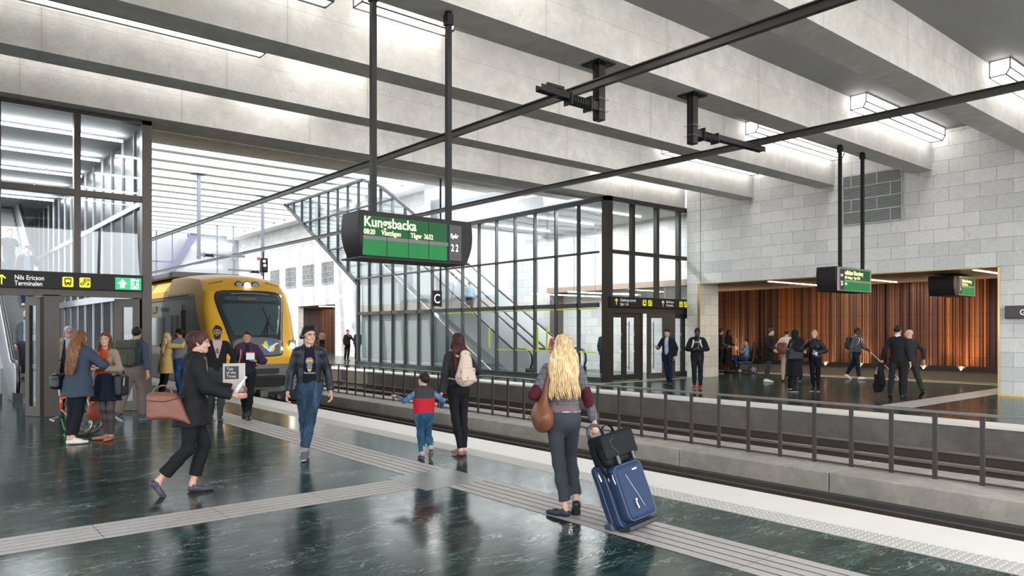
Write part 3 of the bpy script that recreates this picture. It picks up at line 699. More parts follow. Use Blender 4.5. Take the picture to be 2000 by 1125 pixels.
obj('track_panel', box(16.93, 17.12, F_-.03, F_-.018, 2.66, 3.15), _M['panel_dark'], t)
obj('display', box(17.13, 18.44, F_-.03, F_-.018, 2.90, 3.155), GRN, t, label='upper green display'); obj('display', box(17.13, 18.44, F_-.03, F_-.018, 2.66, 2.85), GRN2, t, label='lower green display'); obj('divider', box(17.13, 18.44, F_-.032, F_-.018, 2.85, 2.90), BRZ, t)
y_ = F_-.034
text('lettering', 'rollhättan Vänersborg', .15, (17.14, y_, 3.02), LTR, t, sx=.70, bold=.002); text('lettering', '8:38  Västtågen   Tågnr 12380', .09, (17.14, y_, 2.925), LTR, t, sx=.70)
text('lettering', '214', .09, (17.15, y_, 2.77), LTR, t, sx=.7); text('lettering', 'Spår', .08, (16.94, y_, 2.975), WTR, t, sx=.8, bold=.001); text('lettering', '23', .15, (16.94, y_, 2.76), WTR, t, sx=.75, bold=.002)
for x in (17.31, 18.47):
    bm = bmesh.new(); bx(bm, x-.035, x+.035, 8.48, 8.55, 3.2, 6.15); bx(bm, x-.05, x+.05, 8.46, 8.57, 5.98, 6.12); obj('hanging_pole', bm, STEEL, t)
t = thing('departure_board', 'small departure board hanging inside the copper walled recess', 'departure board', (24.4, 8.2, 2.7))
board(t, 23.5, 25.2, 8.2, 8.9, BLK, 2.72, 3.3); F_ = 8.198
obj('face_frame', box(23.85, 25.15, F_-.02, F_, 2.73, 3.29), BRZ, t); obj('display', box(24.02, 25.05, F_-.03, F_-.018, 3.03, 3.25), GRN, t); obj('display', box(24.02, 25.05, F_-.03, F_-.018, 2.77, 2.98), GRN2, t); obj('track_panel', box(23.88, 24.0, F_-.03, F_-.018, 2.77, 3.25), _M['panel_dark'], t)
text('lettering', 'Trollhättan Vänersborg', .12, (24.03, F_-.034, 3.12), LTR, t, sx=.68, bold=.002); text('lettering', '8:38 Västtågen Tågnr', .075, (24.03, F_-.034, 3.04), LTR, t, sx=.75); text('lettering', '23', .1, (23.88, F_-.034, 2.88), WTR, t, sx=.8)
bm = bmesh.new(); bx(bm, 24.2, 24.26, 8.5, 8.56, 3.3, 3.37); bx(bm, 24.9, 24.96, 8.5, 8.56, 3.3, 3.37); obj('hanging_pole', bm, STEEL, t)
# wayfinding signs
YEL = mat('sign_yellow', (.80, .78, .02), .5, emit=(.80, .78, .02), es=.25); SGN = mat('exit_green', (.01, .42, .16), .5, emit=(.01, .5, .18), es=.35)
SLET = mat('sign_letters', (.85, .85, .85), .5, emit=(.8, .8, .8), es=.2); YARR = mat('arrow_yellow', (.75, .8, .1), .5, emit=(.75, .8, .1), es=.25)
def flat(poly, y, m, t, name='pictogram', d=.004):
    bm = bmesh.new(); prism(bm, poly, (y-d, y), 'xz'); return obj(name, bm, m, t)
def arrow(t, x, z, s, y, m):
    bm = bmesh.new(); bar(bm, (x, y, z-s/2), (x, y, z+s/2-.01), s*.13, .004, up=(0, 1, 0))
    for q in (-1, 1): bar(bm, (x, y, z+s*.5), (x+q*s*.34, y, z+s*.14), s*.15, .004, up=(0, 1, 0))
    obj('pictogram', bm, m, t, label='upward arrow')
def icon(t, x0, x1, z0, z1, y, kind):
    w_ = x1-x0; h_ = z1-z0; c = .12*h_; r = []
    for cx, cz, a0 in ((x1-c, z1-c, 0), (x0+c, z1-c, 90), (x0+c, z0+c, 180), (x1-c, z0+c, 270)):
        for k in range(4):
            a = math.radians(a0+30*k); r.append((cx+c*math.cos(a), cz+c*math.sin(a)))
    flat(r, y, YEL, t, 'pictogram_field'); Y2 = y-.005; bm = bmesh.new()
    def P_(u, v): return (x0+u*w_, Y2, z0+v*h_)
    if kind == 'bus':
        prism(bm, [P_(.2, .25)[::2], P_(.8, .25)[::2], P_(.82, .82)[::2], P_(.74, .88)[::2], P_(.26, .88)[::2], P_(.18, .82)[::2]], (Y2-.003, Y2), 'xz')
        for u in (.27, .62): prism(bm, [P_(u, .14)[::2], P_(u+.12, .14)[::2], P_(u+.12, .25)[::2], P_(u, .25)[::2]], (Y2-.003, Y2), 'xz')
        obj('pictogram', bm, BLK, t, label='black bus symbol'); bm = bmesh.new(); prism(bm, [P_(.27, .46)[::2], P_(.73, .46)[::2], P_(.73, .76)[::2], P_(.27, .76)[::2]], (Y2-.006, Y2-.003), 'xz')
        for u in (.3, .62): prism(bm, [P_(u, .3)[::2], P_(u+.09, .3)[::2], P_(u+.09, .38)[::2], P_(u, .38)[::2]], (Y2-.006, Y2-.003), 'xz')
        obj('pictogram', bm, YEL, t)
    elif kind == 'train':
        prism(bm, [P_(.26, .3)[::2], P_(.74, .3)[::2], P_(.78, .7)[::2], P_(.66, .9)[::2], P_(.34, .9)[::2], P_(.22, .7)[::2]], (Y2-.003, Y2), 'xz')
        bar(bm, P_(.3, .28), P_(.2, .1), .006, .003, up=(0, 1, 0)); bar(bm, P_(.7, .28), P_(.8, .1), .006, .003, up=(0, 1, 0)); obj('pictogram', bm, BLK, t, label='black train symbol')
        bm = bmesh.new(); prism(bm, [P_(.34, .58)[::2], P_(.66, .58)[::2], P_(.62, .78)[::2], P_(.38, .78)[::2]], (Y2-.006, Y2-.003), 'xz'); obj('pictogram', bm, YEL, t)
    else:
        tb = h_*.075
        for a, b in (((.12, .26), (.32, .26)), ((.32, .26), (.66, .68)), ((.66, .68), (.9, .68)), ((.12, .42), (.26, .42)), ((.26, .42), (.6, .84)), ((.6, .84), (.9, .84)), ((.12, .26), (.12, .42)), ((.9, .68), (.9, .84)), ((.44, .6), (.44, .82))):
            bar(bm, P_(*a), P_(*b), tb, .003, up=(0, 1, 0))
        bar(bm, P_(.66, .2), P_(.84, .4), tb, .003, up=(0, 1, 0)); bar(bm, P_(.84, .4), P_(.7, .4), tb, .003, up=(0, 1, 0)); bar(bm, P_(.84, .4), P_(.84, .24), tb, .003, up=(0, 1, 0))
        disc(bm, P_(.44, .88), (0, 1, 0), h_*.06, .003, 12); obj('pictogram', bm, BLK, t, label='black escalator symbol')
def exit_icon(t, x0, x1, z0, z1, y):
    xm = x0+(x1-x0)*.54; h_ = z1-z0
    flat([(x0, z0), (x1, z0), (x1, z1), (x0, z1)], y, SGN, t, 'exit_field')
    cx = (x0+xm)/2; flat([(cx-.045, z0+.04), (cx+.045, z0+.04), (cx+.045, z0+.12), (cx+.095, z0+.12), (cx, z1-.03), (cx-.095, z0+.12), (cx-.045, z0+.12)], y-.005, SLET, t, 'pictogram')
    flat([(xm+.02, z0+.015), (x1-.05, z0+.015), (x1-.05, z1-.015), (xm+.02, z1-.015)], y-.005, SLET, t, 'pictogram')
    bm = bmesh.new(); Y2 = y-.011; c = (xm+x1)/2
    for a, b, w_ in (((c, z0+.19), (c-.01, z0+.11), .035), ((c-.01, z0+.11), (c-.06, z0+.07), .018), ((c-.06, z0+.07), (c-.09, z0+.035), .016), ((c-.005, z0+.11), (c+.03, z0+.065), .018), ((c+.03, z0+.065), (c+.04, z0+.02), .016), ((c, z0+.18), (c+.05, z0+.14), .014), ((c+.05, z0+.14), (c+.08, z0+.17), .013), ((c, z0+.18), (c-.05, z0+.17), .014), ((c-.05, z0+.17), (c-.065, z0+.13), .013)):
        bar(bm, (a[0], Y2, a[1]), (b[0], Y2, b[1]), w_, .004, up=(0, 1, 0))
    disc(bm, (c+.015, Y2, z0+.225), (0, 1, 0), .022, .004, 12); obj('pictogram', bm, SGN, t, label='green running figure in a white doorway')
t = thing('wayfinding_sign', 'black sign band reading Nils Ericson Terminalen over the left glass entrance', 'sign', (2.4, 16.92, 2.53))
obj('panel', box(.9, 3.9, 16.86, 16.99, 2.52, 2.85), BLK, t, bevel=.005); y_ = 16.855
arrow(t, 1.44, 2.66, .18, y_, YARR)
text('lettering', 'Nils Ericson', .125, (1.64, y_, 2.675), SLET, t, sx=.80, bold=.001); text('lettering', 'Terminalen', .125, (1.64, y_, 2.563), SLET, t, sx=.80, bold=.001)
icon(t, 2.43, 2.62, 2.56, 2.76, y_, 'bus'); icon(t, 2.725, 2.92, 2.56, 2.76, y_, 'esc'); exit_icon(t, 3.37, 3.86, 2.54, 2.79, y_)
t = thing('wayfinding_sign', 'black sign band reading Göteborgs central Spår 1-16 over the right glass entrance', 'sign', (20.4, 16.5, 2.47))
obj('panel', box(17.93, 22.88, 16.5, 16.62, 2.47, 2.82), BLK, t, bevel=.006); y_ = 16.495
arrow(t, 18.2, 2.645, .2, y_, YARR); arrow(t, 20.62, 2.635, .2, y_, YARR)
text('lettering', 'Göteborgs central', .135, (18.39, y_, 2.665), SLET, t, sx=.78); text('lettering', 'Spår 1-16', .135, (18.39, y_, 2.53), SLET, t, sx=.78)
text('lettering', 'Nils Ericson', .12, (20.8, y_, 2.665), SLET, t, sx=.72); text('lettering', 'Terminalen', .12, (20.8, y_, 2.545), SLET, t, sx=.72)
icon(t, 19.53, 19.72, 2.54, 2.74, y_, 'train'); icon(t, 19.82, 20.02, 2.54, 2.74, y_, 'esc'); icon(t, 21.55, 21.74, 2.54, 2.74, y_, 'bus'); icon(t, 21.82, 22.01, 2.54, 2.74, y_, 'esc'); exit_icon(t, 22.4, 22.85, 2.53, 2.78, y_)
t = thing('wall_sign', 'dark box sign fixed to the stone wall at the right edge of the photo', 'sign', (21.88, 5.3, 2.0))
obj('panel', box(21.84, 22.0, 3.9, 6.43, 2.0, 2.33), mat('sign_plum', (.055, .045, .048), .4), t, bevel=.02)
text('lettering', 'Göteborgs central', .2, (21.835, 6.10, 2.09), SLET, t, rot=(PI/2, 0, -PI/2), sx=.9, bold=.002)
t = thing('platform_letter_sign', 'small black square sign with a white C on a thin hanging pole', 'sign', (15.3, 22.57, 2.58))
obj('pole', box(15.285, 15.335, 22.55, 22.6, 2.56, 7.3), STEEL, t); obj('plate', box(14.93, 15.34, 22.53, 22.545, 2.58, 3.16), BLK, t)
text('lettering', 'C', .48, (14.98, 22.525, 2.70), SLET, t, sx=.85, bold=.006)

# ---------------------------------------------------------------- right glass hall with the escalator
def frame_rect(bm, x0, x1, y, z0, z1, w_, d): 
    bx(bm, x0, x0+w_, y, y+d, z0, z1); bx(bm, x1-w_, x1, y, y+d, z0, z1); bx(bm, x0, x1, y, y+d, z0, z0+w_); bx(bm, x0, x1, y, y+d, z1-w_, z1)
GX = 17.95
def top_z(y): 
    if y <= 26.9: return 6.13
    if y <= 31.6: return 6.13+(y-26.9)*(8.75-6.13)/4.7
    return 9.38 if y > 33.5 else 8.75+(y-31.6)*.63/1.9
def bot_z(y): return 0 if y <= 33.97 else (y-33.97)*(9.38-4.1)/(43.3-33.97)+4.1
ys = [16.9+1.138*k for k in range(16)]+[35.15, 36.3, 37.45, 38.6, 39.75, 40.9, 42.05]
bm = bmesh.new()
for i, y in enumerate(ys):
    if i == 0: continue
    wd = .06; bx(bm, GX-.04, GX+.10, y-wd/2, y+wd/2, max(bot_z(y), .12), top_z(y))
for z, y0, y1 in ((2.55, 17.1, 34), (4.33, 17.1, 34.3), (6.1, 27, 37.5), (7.95, 30.7, 40.8)):
    bar(bm, (GX+.02, y0, z), (GX+.02, y1, z), .12, .15 if z == 2.55 else .07)
o1 = struct('window_1', bm, FRAMEG)
bm = bmesh.new(); P_ = lambda y, z: (GX+.02, y, z)
for a, b, w_ in ((P_(16.9, 6.08), P_(26.95, 6.08), .16), (P_(26.9, 6.08), P_(31.6, 8.7), .14), (P_(31.6, 8.7), P_(33.5, 9.33), .12), (P_(33.4, 9.33), P_(43.3, 9.33), .12), (P_(43.35, 9.4), P_(33.97, 4.05), .14), (P_(33.97, 4.1), P_(33.97, 0), .14), (P_(16.9, .06), P_(34, .06), .12)):
    bar(bm, a, b, .16, w_)
obj('window_frame', bm, FRAMEG, o1)
bm = bmesh.new(); prism(bm, [(16.95, .1), (33.95, .1), (33.95, 4.1), (43.2, 9.33), (33.5, 9.33), (31.6, 8.7), (26.9, 6.1), (16.95, 6.1)], (GX+.025, GX+.031), 'yz'); obj('window_pane', bm, GLASS, o1)
LIME = mat('lime_film', (.72, .82, .04), .4); bm = bmesh.new(); bx(bm, GX-.0, GX+.012, 17.1, 26.2, 2.41, 2.455); bx(bm, GX, GX+.012, 17.2, 22.5, .93, .97)  # lime stripes paint a train's reflection onto the panes
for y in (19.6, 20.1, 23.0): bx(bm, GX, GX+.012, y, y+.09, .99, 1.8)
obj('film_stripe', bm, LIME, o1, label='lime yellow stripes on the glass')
# grey infill below the escalator
INF = mat('grey_infill_panel', (.50, .53, .54), .45, noise=.05, nscale=1)
ESL = .577; Y0E = 22.9
bm = bmesh.new(); prism(bm, [(Y0E+.2, 0), (33.85, 0), (33.85, 4.0), (43.0, 9.2), (39.4, 9.2), (Y0E+.2, .1)], (GX+.14, GX+.20), 'yz'); struct('wall_escalator_infill', bm, INF)
# corner post and front face
FY = 16.62
bm = bmesh.new(); bx(bm, 17.88, 18.14, 16.6, 16.86, 0, 6.15); bx(bm, 17.88, 22.95, 16.6, 16.8, 6.0, 6.16)
for x in (19.24, 20.53, 21.77): bx(bm, x-.07, x+.07, 16.64, 16.8, 2.4, 6.0)
bx(bm, 22.8, 22.95, 16.62, 16.8, 0, 6.0); bx(bm, 18.1, 22.9, 16.66, 16.78, 4.27, 4.40); bx(bm, 18.1, 22.95, 16.62, 16.8, 2.28, 2.82); o2 = struct('window_2', bm, FRAME)
obj('window_pane', box(18.1, 22.85, 16.71, 16.716, 2.8, 6.02), GLASS, o2)
def door(name, x0, x1, y, label, slots, m=FRAME, h=2.3, loc=None, rz=0, sw=.0):
    """door leaf with tall glazed slots; origin at the hinge"""
    t = bpy.data.objects.new(name, None); C.objects.link(t); t['kind'] = 'structure'; t.location = loc or (x0, y, 0); t.rotation_euler = (0, 0, rz); wd = x1-x0
    bm = bmesh.new(); cur = 0.0
    for a, b in slots: bx(bm, cur, a, -.04, .04, .01, h); bx(bm, a, b, -.04, .04, .01, .20); bx(bm, a, b, -.04, .04, h-.17, h); cur = b
    bx(bm, cur, wd, -.04, .04, .01, h); obj('door_leaf', bm, m, t, local=True)
    bm = bmesh.new()
    for a, b in slots: bx(bm, a, b, -.004, .004, .2, h-.17)
    obj('door_pane', bm, GLASS, t, local=True)
    bm = bmesh.new(); hx = slots[-1][0]+.05
    tube(bm, [(hx, -.10, .35), (hx, -.10, 2.0)], .014, 8); tube(bm, [(hx, -.10, .45), (hx, 0, .45)], .01, 6); tube(bm, [(hx, -.10, 1.9), (hx, 0, 1.9)], .01, 6); obj('door_handle', bm, STEEL, t, local=True)
    bm = bmesh.new()
    for zc in (.95, 1.5):
        for r in range(4 if zc > 1 else 3):
            for a, b in slots:
                n = int((b-a)/.045)
                for q in range(n): bx(bm, a+.012+q*.045, a+.034+q*.045, -.007, -.005, zc+r*.03, zc+r*.03+.016)
    obj('glass_marking', bm, mat('marking_white', (.75, .75, .75), .6), t, local=True, label='rows of small white squares on the glass')
    return t
door('door_1', 18.14, 19.68, 16.74, '', [(.14, .6), (.80, 1.26)])
door('door_2', 20.02, 21.2, 16.7, '', [(.14, .66)], rz=math.radians(-14))
door('door_3', 21.24, 22.8, 16.74, '', [(.18, .72), (.92, 1.36)])
struct('door_4', box(19.68, 19.76, 16.68, 16.8, 0, 2.3), FRAME)
# ceiling and light lines inside
struct('ceiling_glass_hall', box(18.05, 22.95, 16.8, 25.5, 6.1, 6.2), mat('pale_grey_ceiling', (.5, .51, .52), .6))
LINEL = mat('white_led_line', (1, 1, 1), emit=(1, 1, 1), es=7)
for i, (y, x0, x1) in enumerate(((18.6, 18.4, 21.9), (21.2, 18.4, 22.0), (23.9, 18.4, 22.0))):
    bars_lamp('strip_light', ((x0, y, 6.07), (x1, y, 6.07)), LINEL, ['white light line in the glass hall ceiling right behind its front panes', 'white light line in the glass hall ceiling, second one back', 'white light line in the glass hall ceiling, furthest one back'][i], 'light lines in the right glass hall', .05)
for i, (y, x0, x1) in enumerate(((19.2, 18.6, 22.4), (21.2, 18.6, 22.4))):  # glowing bars on added wires stand in for reflections of light
    t = thing('suspended_strip_light', ['low white light line seen just above the right entrance sign', 'low white light line behind the one above the right entrance sign'][i], 'lamp', (20.5, y, 3.1), group='low light lines in the right glass hall')
    obj('tube_lamp', box(x0, x1, y-.025, y+.025, 3.08, 3.12), LINEL, t)
    for x in (x0+.3, x1-.3): obj('suspension_wire', box(x-.006, x+.006, y-.006, y+.006, 3.12, 6.1), FRAMEG, t)
def ceiling_lamp(name, x0, x1, y0, y1, z, e, col=(1, 1, 1)):
    l = bpy.data.lights.new(name, 'AREA'); l.shape = 'RECTANGLE'; l.size = x1-x0; l.size_y = y1-y0; l.energy = e; l.color = col
    o = bpy.data.objects.new(name, l); C.objects.link(o); o.location = ((x0+x1)/2, (y0+y1)/2, z); return o
for y in (18.6, 21.2, 23.9): ceiling_lamp('hall_line_lamp', 18.4, 22.0, y-.05, y+.05, 6.03, 260)
for y in (29, 34): ceiling_lamp('hall_line_lamp', 18.6, 22.0, y-.05, y+.05, 8.3, 420)  # fill added up here without a light line, brightens the hall
for y in (18.42, 20.9, 23.35, 25.8, 28.3): ceiling_lamp('entrance_line_lamp', -1.5, 3.7, y-.05, y+.05, 6.03, 150, (.95, .97, 1))
# escalators
BAL = mat('balustrade_white', (.74, .76, .78), .3, noise=.03); HRB = mat('handrail_black', (.012, .012, .012), .35); STEPM = mat('escalator_step', (.22, .225, .23), .45, .6, noise=.15)
GREYP = mat('escalator_soffit', (.45, .47, .48), .5)
def escalator(x0, x1, yb, n, label, skirt=.5):
    """steps between x0 and x1, comb plate at yb, rising towards +Y"""
    t = thing('escalator', label, 'escalator', ((x0+x1)/2, yb, 0), group='escalators')
    run = .34; rise = run*ESL; yi = yb+.8
    bm = bmesh.new(); bx(bm, x0, x1, yb-.5, yi, .0, .03)
    for k in range(n): bx(bm, x0, x1, yi+k*run, yi+(k+1)*run+.03, (k)*rise-.05, (k+1)*rise)
    obj('step', bm, STEPM, t)
    L = yi+n*run; H = n*rise
    for x, s in ((x0-.09, 'l'), (x1+.09, 'r')):
        bm = bmesh.new(); prism(bm, [(yb-.25, 0), (yi, -.02), (L, H-.35-skirt), (L+2.0, H-.35-skirt), (L+2.0, H+.9), (L, H+.9), (yi, .9), (yb, .9), (yb-.2, .8), (yb-.28, .5)], (x-.06, x+.06), 'yz'); obj('balustrade', bm, BAL, t)
        bm = bmesh.new(); pts = [(x, yb-.05, .12), (x, yb-.25, .2), (x, yb-.36, .45), (x, yb-.34, .7), (x, yb-.22, .88), (x, yb, .95), (x, yi, .96), (x, L, H+.96), (x, L+2, H+.96)]
        tube(bm, pts, .045, 8); obj('handrail', bm, HRB, t, smooth=True)
        obj('newel_foot', box(x-.09, x+.09, yb-.3, yb-.05, 0, .22), HRB, t)
    bm = bmesh.new(); prism(bm, [(yi, -.3), (L, H-.6-skirt), (L, H-.4-skirt), (yi, -.05)], (x0-.1, x1+.1), 'yz'); obj('soffit', bm, GREYP, t)
    return t
escalator(18.75, 19.75, 21.6, 36, 'escalator rising away behind the grey mullioned glass of the right hall, nearer the tracks')
escalator(20.5, 21.5, 21.6, 36, 'escalator rising away in the right glass hall, close to its stone wall')
struct('floor_upper_landing', box(18.2, 22.9, 34.9, 38.6, 6.9, 7.2), GREYP)

# ---------------------------------------------------------------- left glass entrance
LX = 4.09; LY = 17.0
bm = bmesh.new(); bx(bm, 3.9, LX, 16.95, 17.15, 0, 6.2); bx(bm, 1.2, LX, 16.95, 17.15, 6.06, 6.2); bx(bm, 1.2, 1.44, 16.95, 17.15, 2.8, 6.1); bx(bm, 2.65, 2.77, 16.97, 17.13, 2.8, 6.1)
bx(bm, 1.2, 3.95, 16.98, 17.12, 4.42, 4.54); bx(bm, -1.2, 1.25, 16.95, 17.15, 6.06, 6.2); bx(bm, -1.2, 3.95, 16.97, 17.15, 2.38, 2.86); bx(bm, 2.12, 2.40, 16.97, 17.2, 0, 2.4); bx(bm, -1.2, -1.0, 16.95, 17.15, 0, 6.1)
bx(bm, -.05, .07, 16.97, 17.13, 2.8, 6.1); bx(bm, -1.2, 1.3, 16.98, 17.12, 4.42, 4.54)
bx(bm, 2.40, 2.50, 17.0, 17.12, 2.3, 2.4); o3 = struct('window_3', bm, FRAME)
obj('window_pane', box(-1.1, 3.95, 17.05, 17.056, 2.86, 6.08), GLASS, o3)
door('door_5', 0, .46, 0, '', [(.13, .34)], loc=(2.10, 16.95, 0), rz=math.radians(115), h=2.36)
door('door_6', 0, .5, 0, '', [(.14, .34)], loc=(3.88, 17.02, 0), rz=math.radians(150), h=2.36)
FIN = mat('pale_fin', (.60, .63, .67), .5); DKP = mat('dark_glazing', (.022, .022, .027), .35, noise=.25, nscale=.8, spec=.2)
bm = bmesh.new(); bx(bm, 3.98, 4.08, 17.15, 40, 0, 6.15); struct('wall_left_entrance_side', bm, DKP)
bm = bmesh.new()
y = 17.9
while y < 39: bx(bm, 3.94, 3.98, y-.022, y+.022, 0, 6.1); y += 1.14
bar(bm, (3.95, 17.2, 4.42), (3.95, 39, 4.42), .06, .12); bar(bm, (3.95, 17.2, 2.5), (3.95, 39, 2.5), .06, .18); struct('trim_fins', bm, FIN)
struct('ceiling_left_entrance', box(-3, 4.0, 17.15, 40, 6.1, 6.2), mat('entrance_ceiling', (.50, .50, .53), .6, noise=.03, nscale=1))
for k, (y, s) in enumerate(((18.42, 'nearest the front panes'), (20.9, 'second from the front panes'), (23.35, 'third from the front panes'), (25.8, 'fourth from the front panes'), (28.3, 'fifth from the front panes'))):
    bars_lamp('strip_light', ((-1.5, y, 5.98), (3.83, y, 5.98)), mat('white_led_pendant', (1, 1, 1), emit=(1, 1, 1), es=16), 'white light line in the ceiling of the left glass entrance, '+s, 'light lines in the left entrance', .05)
for y in (18.42, 20.9, 23.35, 25.8, 28.3):
    for x in (-1.0, 1.0, 3.0): struct('trim_lamp_hanger', box(x-.01, x+.01, y-.01, y+.01, 6.0, 6.1), FRAMEG)
escalator(2.18, 3.05, 21.0, 32, 'white escalator in the left glass entrance with an older man riding it', .9)
escalator(.72, 1.6, 21.0, 32, 'white escalator at the very left edge of the photo, outer one', .9)
struct('wall_left_entrance_back', box(-3, 4.0, 39.5, 40, 0, 6.15), BAL)
# left side of the concourse, behind the camera's left, and far end of the hall
struct('wall_far_end', box(14.6, 22.4, 64, 64.4, -.7, 9.7), mat('far_panel_grey', (.42, .44, .47), .35, .1, noise=.05, nscale=.3))
FRV = mat('violet_frame', (.20, .20, .27), .5, .3)
bm = bmesh.new()
for k in range(13): bx(bm, 3.5+k*1.2, 3.58+k*1.2, 63, 63.12, 0, 9.6)
for z in (2.4, 4.8, 7.2): bx(bm, 3, 19, 63, 63.12, z-.05, z+.05)
struct('window_4', bm, FRV)
bm = bmesh.new(); bar(bm, (18.6, 62.9, 10.0), (15.0, 62.9, 3.6), .5, .35, up=(0, 1, 0)); struct('trim_diagonal_frame', bm, FRV)
bm = bmesh.new(); prism(bm, [(18.8, 9.7), (22.2, 9.7), (22.2, 0), (13.2, 0)], (62.95, 63.6), 'xz'); struct('wall_far_soffit', bm, _M['far_panel_grey'])
for i, (x0, x1, z) in enumerate(((18.9, 21.6, 8.9), (18.2, 21.4, 8.5), (17.6, 20.6, 7.0), (16.8, 20.4, 5.6))):
    bars_lamp('strip_light', ((x0, 62.9, z), (x1, 62.9, z)), LINEL, ['topmost', 'second from top', 'third from top', 'lowest'][i]+' white light line on the far grey wall above the train', 'light lines on the far grey wall', .07)

# ---------------------------------------------------------------- yellow train
TY = hexc('F0A818'); TYEL = mat('train_yellow', (.72, .40, .035), .38, noise=.03, nscale=2, spec=.3); TGR = mat('train_grey', (.185, .185, .172), .42, .1, noise=.06, nscale=3, spec=.3)
TBK = mat('train_mask', (.035, .04, .045), .2, coat=.4); TGL = mat('train_windscreen', (.055, .085, .095), .06, coat=.6); TDK = mat('train_underframe', (.012, .011, .011), .7, noise=.3)
TLG = mat('train_lower_grey', (.15, .155, .155), .3, .2)
train = thing('train', 'yellow and grey commuter train standing at the platform, curved front with large windscreen', 'train', (8.45, 26, -.49))
TC = 8.45; NOSE = 22.25; HW = 1.47
f = Field((TC-1.65, 21.8, -.45), (TC+1.65, 27.4, 3.9), .021)
f.D[:] = 1
f.fn(lambda X, Y, Z: np.maximum(np.abs(X-TC)-(HW-np.maximum(Z-2.2, 0)**1.6*.16-np.maximum(26.0-Y, 0)**2*.012), Z-(3.62-(X-TC)**2*.10-np.maximum(26.5-Y, 0)**2*.028)), 0, 'add')
f.fn(lambda X, Y, Z: NOSE-Y+np.maximum(Z-.85, 0)*.42+np.maximum(Z-2.9, 0)*.9+(X-TC)**2*.16+np.maximum(.85-Z, 0)*.10+0*Y, .22, 'cut')
f.fn(lambda X, Y, Z: -.25-Z, .08, 'cut'); f.fn(lambda X, Y, Z: Y-27.2)
V, F = f.mesh(); c = centers(V, F); x = c[:, 0]-TC; yy = c[:, 1]; z = c[:, 2]
def inpoly(u, v, poly):
    r = np.zeros(len(u), bool); n = len(poly)
    for i in range(n):
        (a, b), (c_, d) = poly[i], poly[(i+1) % n]
        m = ((b > v) != (d > v)) & (u < (c_-a)*(v-b)/((d-b) if d != b else 1e-9)+a); r ^= m
    return r
ax = np.abs(x); front = yy < NOSE+1.75+np.maximum(z-2.6, 0)*.8
mi = np.ones(len(F), int)
yel_out = [(-.98, .66), (.98, .66), (1.10, .85), (1.12, 1.5), (1.50, 3.0), (1.6, 3.9), (-1.6, 3.9), (-1.50, 3.0), (-1.12, 1.5), (-1.10, .85)]
cabline = NOSE+.55+np.maximum(z-.6, 0)*.62
mi[(yy < cabline) & (z > .66)] = 0; mi[z > 2.86+np.clip((yy-24)*.02, 0, .1)] = 0
mi[(ax > 1.20) & (z < 1.42) & (yy < 24.5)] = 1; mi[z < .66] = 1
mask = [(-.70, .88), (.70, .88), (.78, 1.0), (.86, 1.6), (1.10, 2.6), (1.06, 2.86), (.9, 2.96), (-.9, 2.96), (-1.06, 2.86), (-1.10, 2.6), (-.86, 1.6), (-.78, 1.0)]
glassp = [(-.66, 1.55), (.66, 1.55), (.72, 1.63), (.95, 2.45), (.90, 2.53), (-.90, 2.53), (-.95, 2.45), (-.72, 1.63)]
low = [(-.66, .93), (.66, .93), (.74, 1.02), (.78, 1.48), (-.78, 1.48), (-.74, 1.02)]
vmesh('cab', V-np.array([8.45, 26, -.49]), F, [TYEL, TGR, TBK, TGL, TLG], train, mi)
def ynose(x_, z_): return NOSE+max(z_-.85, 0)*.42+max(z_-2.9, 0)*.9+(x_-TC)**2*.16+max(.85-z_, 0)*.10
def chaikin(p, n=3):
    for _ in range(n):
        q = []
        for a, b in zip(p, p[1:]+p[:1]): q += [(a[0]*.78+b[0]*.22, a[1]*.78+b[1]*.22), (a[0]*.22+b[0]*.78, a[1]*.22+b[1]*.78)]
        p = q
    return p
def patch(name, poly, m, d, nx=22, nz=40, th=.03):
    """panel following the curved nose, cut to a convex outline"""
    poly = chaikin(poly); zs = [q[1] for q in poly]; z0_, z1_ = min(zs), max(zs); V_ = []; F2 = []
    for k in range(nz+1):
        z_ = z0_+(z1_-z0_)*min(max(.5-.5*math.cos(PI*k/nz), .0008), .9992); xs_ = []
        for a, b in zip(poly, poly[1:]+poly[:1]):
            if (a[1] > z_) != (b[1] > z_): xs_.append(a[0]+(b[0]-a[0])*(z_-a[1])/(b[1]-a[1]))
        xa, xb = min(xs_), max(xs_)
        for i in range(nx+1):
            x_ = xa+(xb-xa)*i/nx; V_.append((TC+x_-8.45, ynose(TC+x_, z_)-d-26, z_+.49))
    for k in range(nz):
        for i in range(nx): a = k*(nx+1)+i; F2.append((a, a+1, a+nx+2, a+nx+1))
    o = vmesh(name, np.array(V_), np.array(F2), m, train); s_ = o.modifiers.new('thickness', 'SOLIDIFY'); s_.thickness = th; s_.offset = -1; return o
patch('windscreen_mask', mask, TBK, .012, th=.10); patch('windscreen', glassp, TGL, .020); patch('destination_display', [(-.80, 2.62), (.80, 2.62), (.84, 2.78), (-.84, 2.78)], TGL, .020); patch('nose_panel', low, TLG, .020)
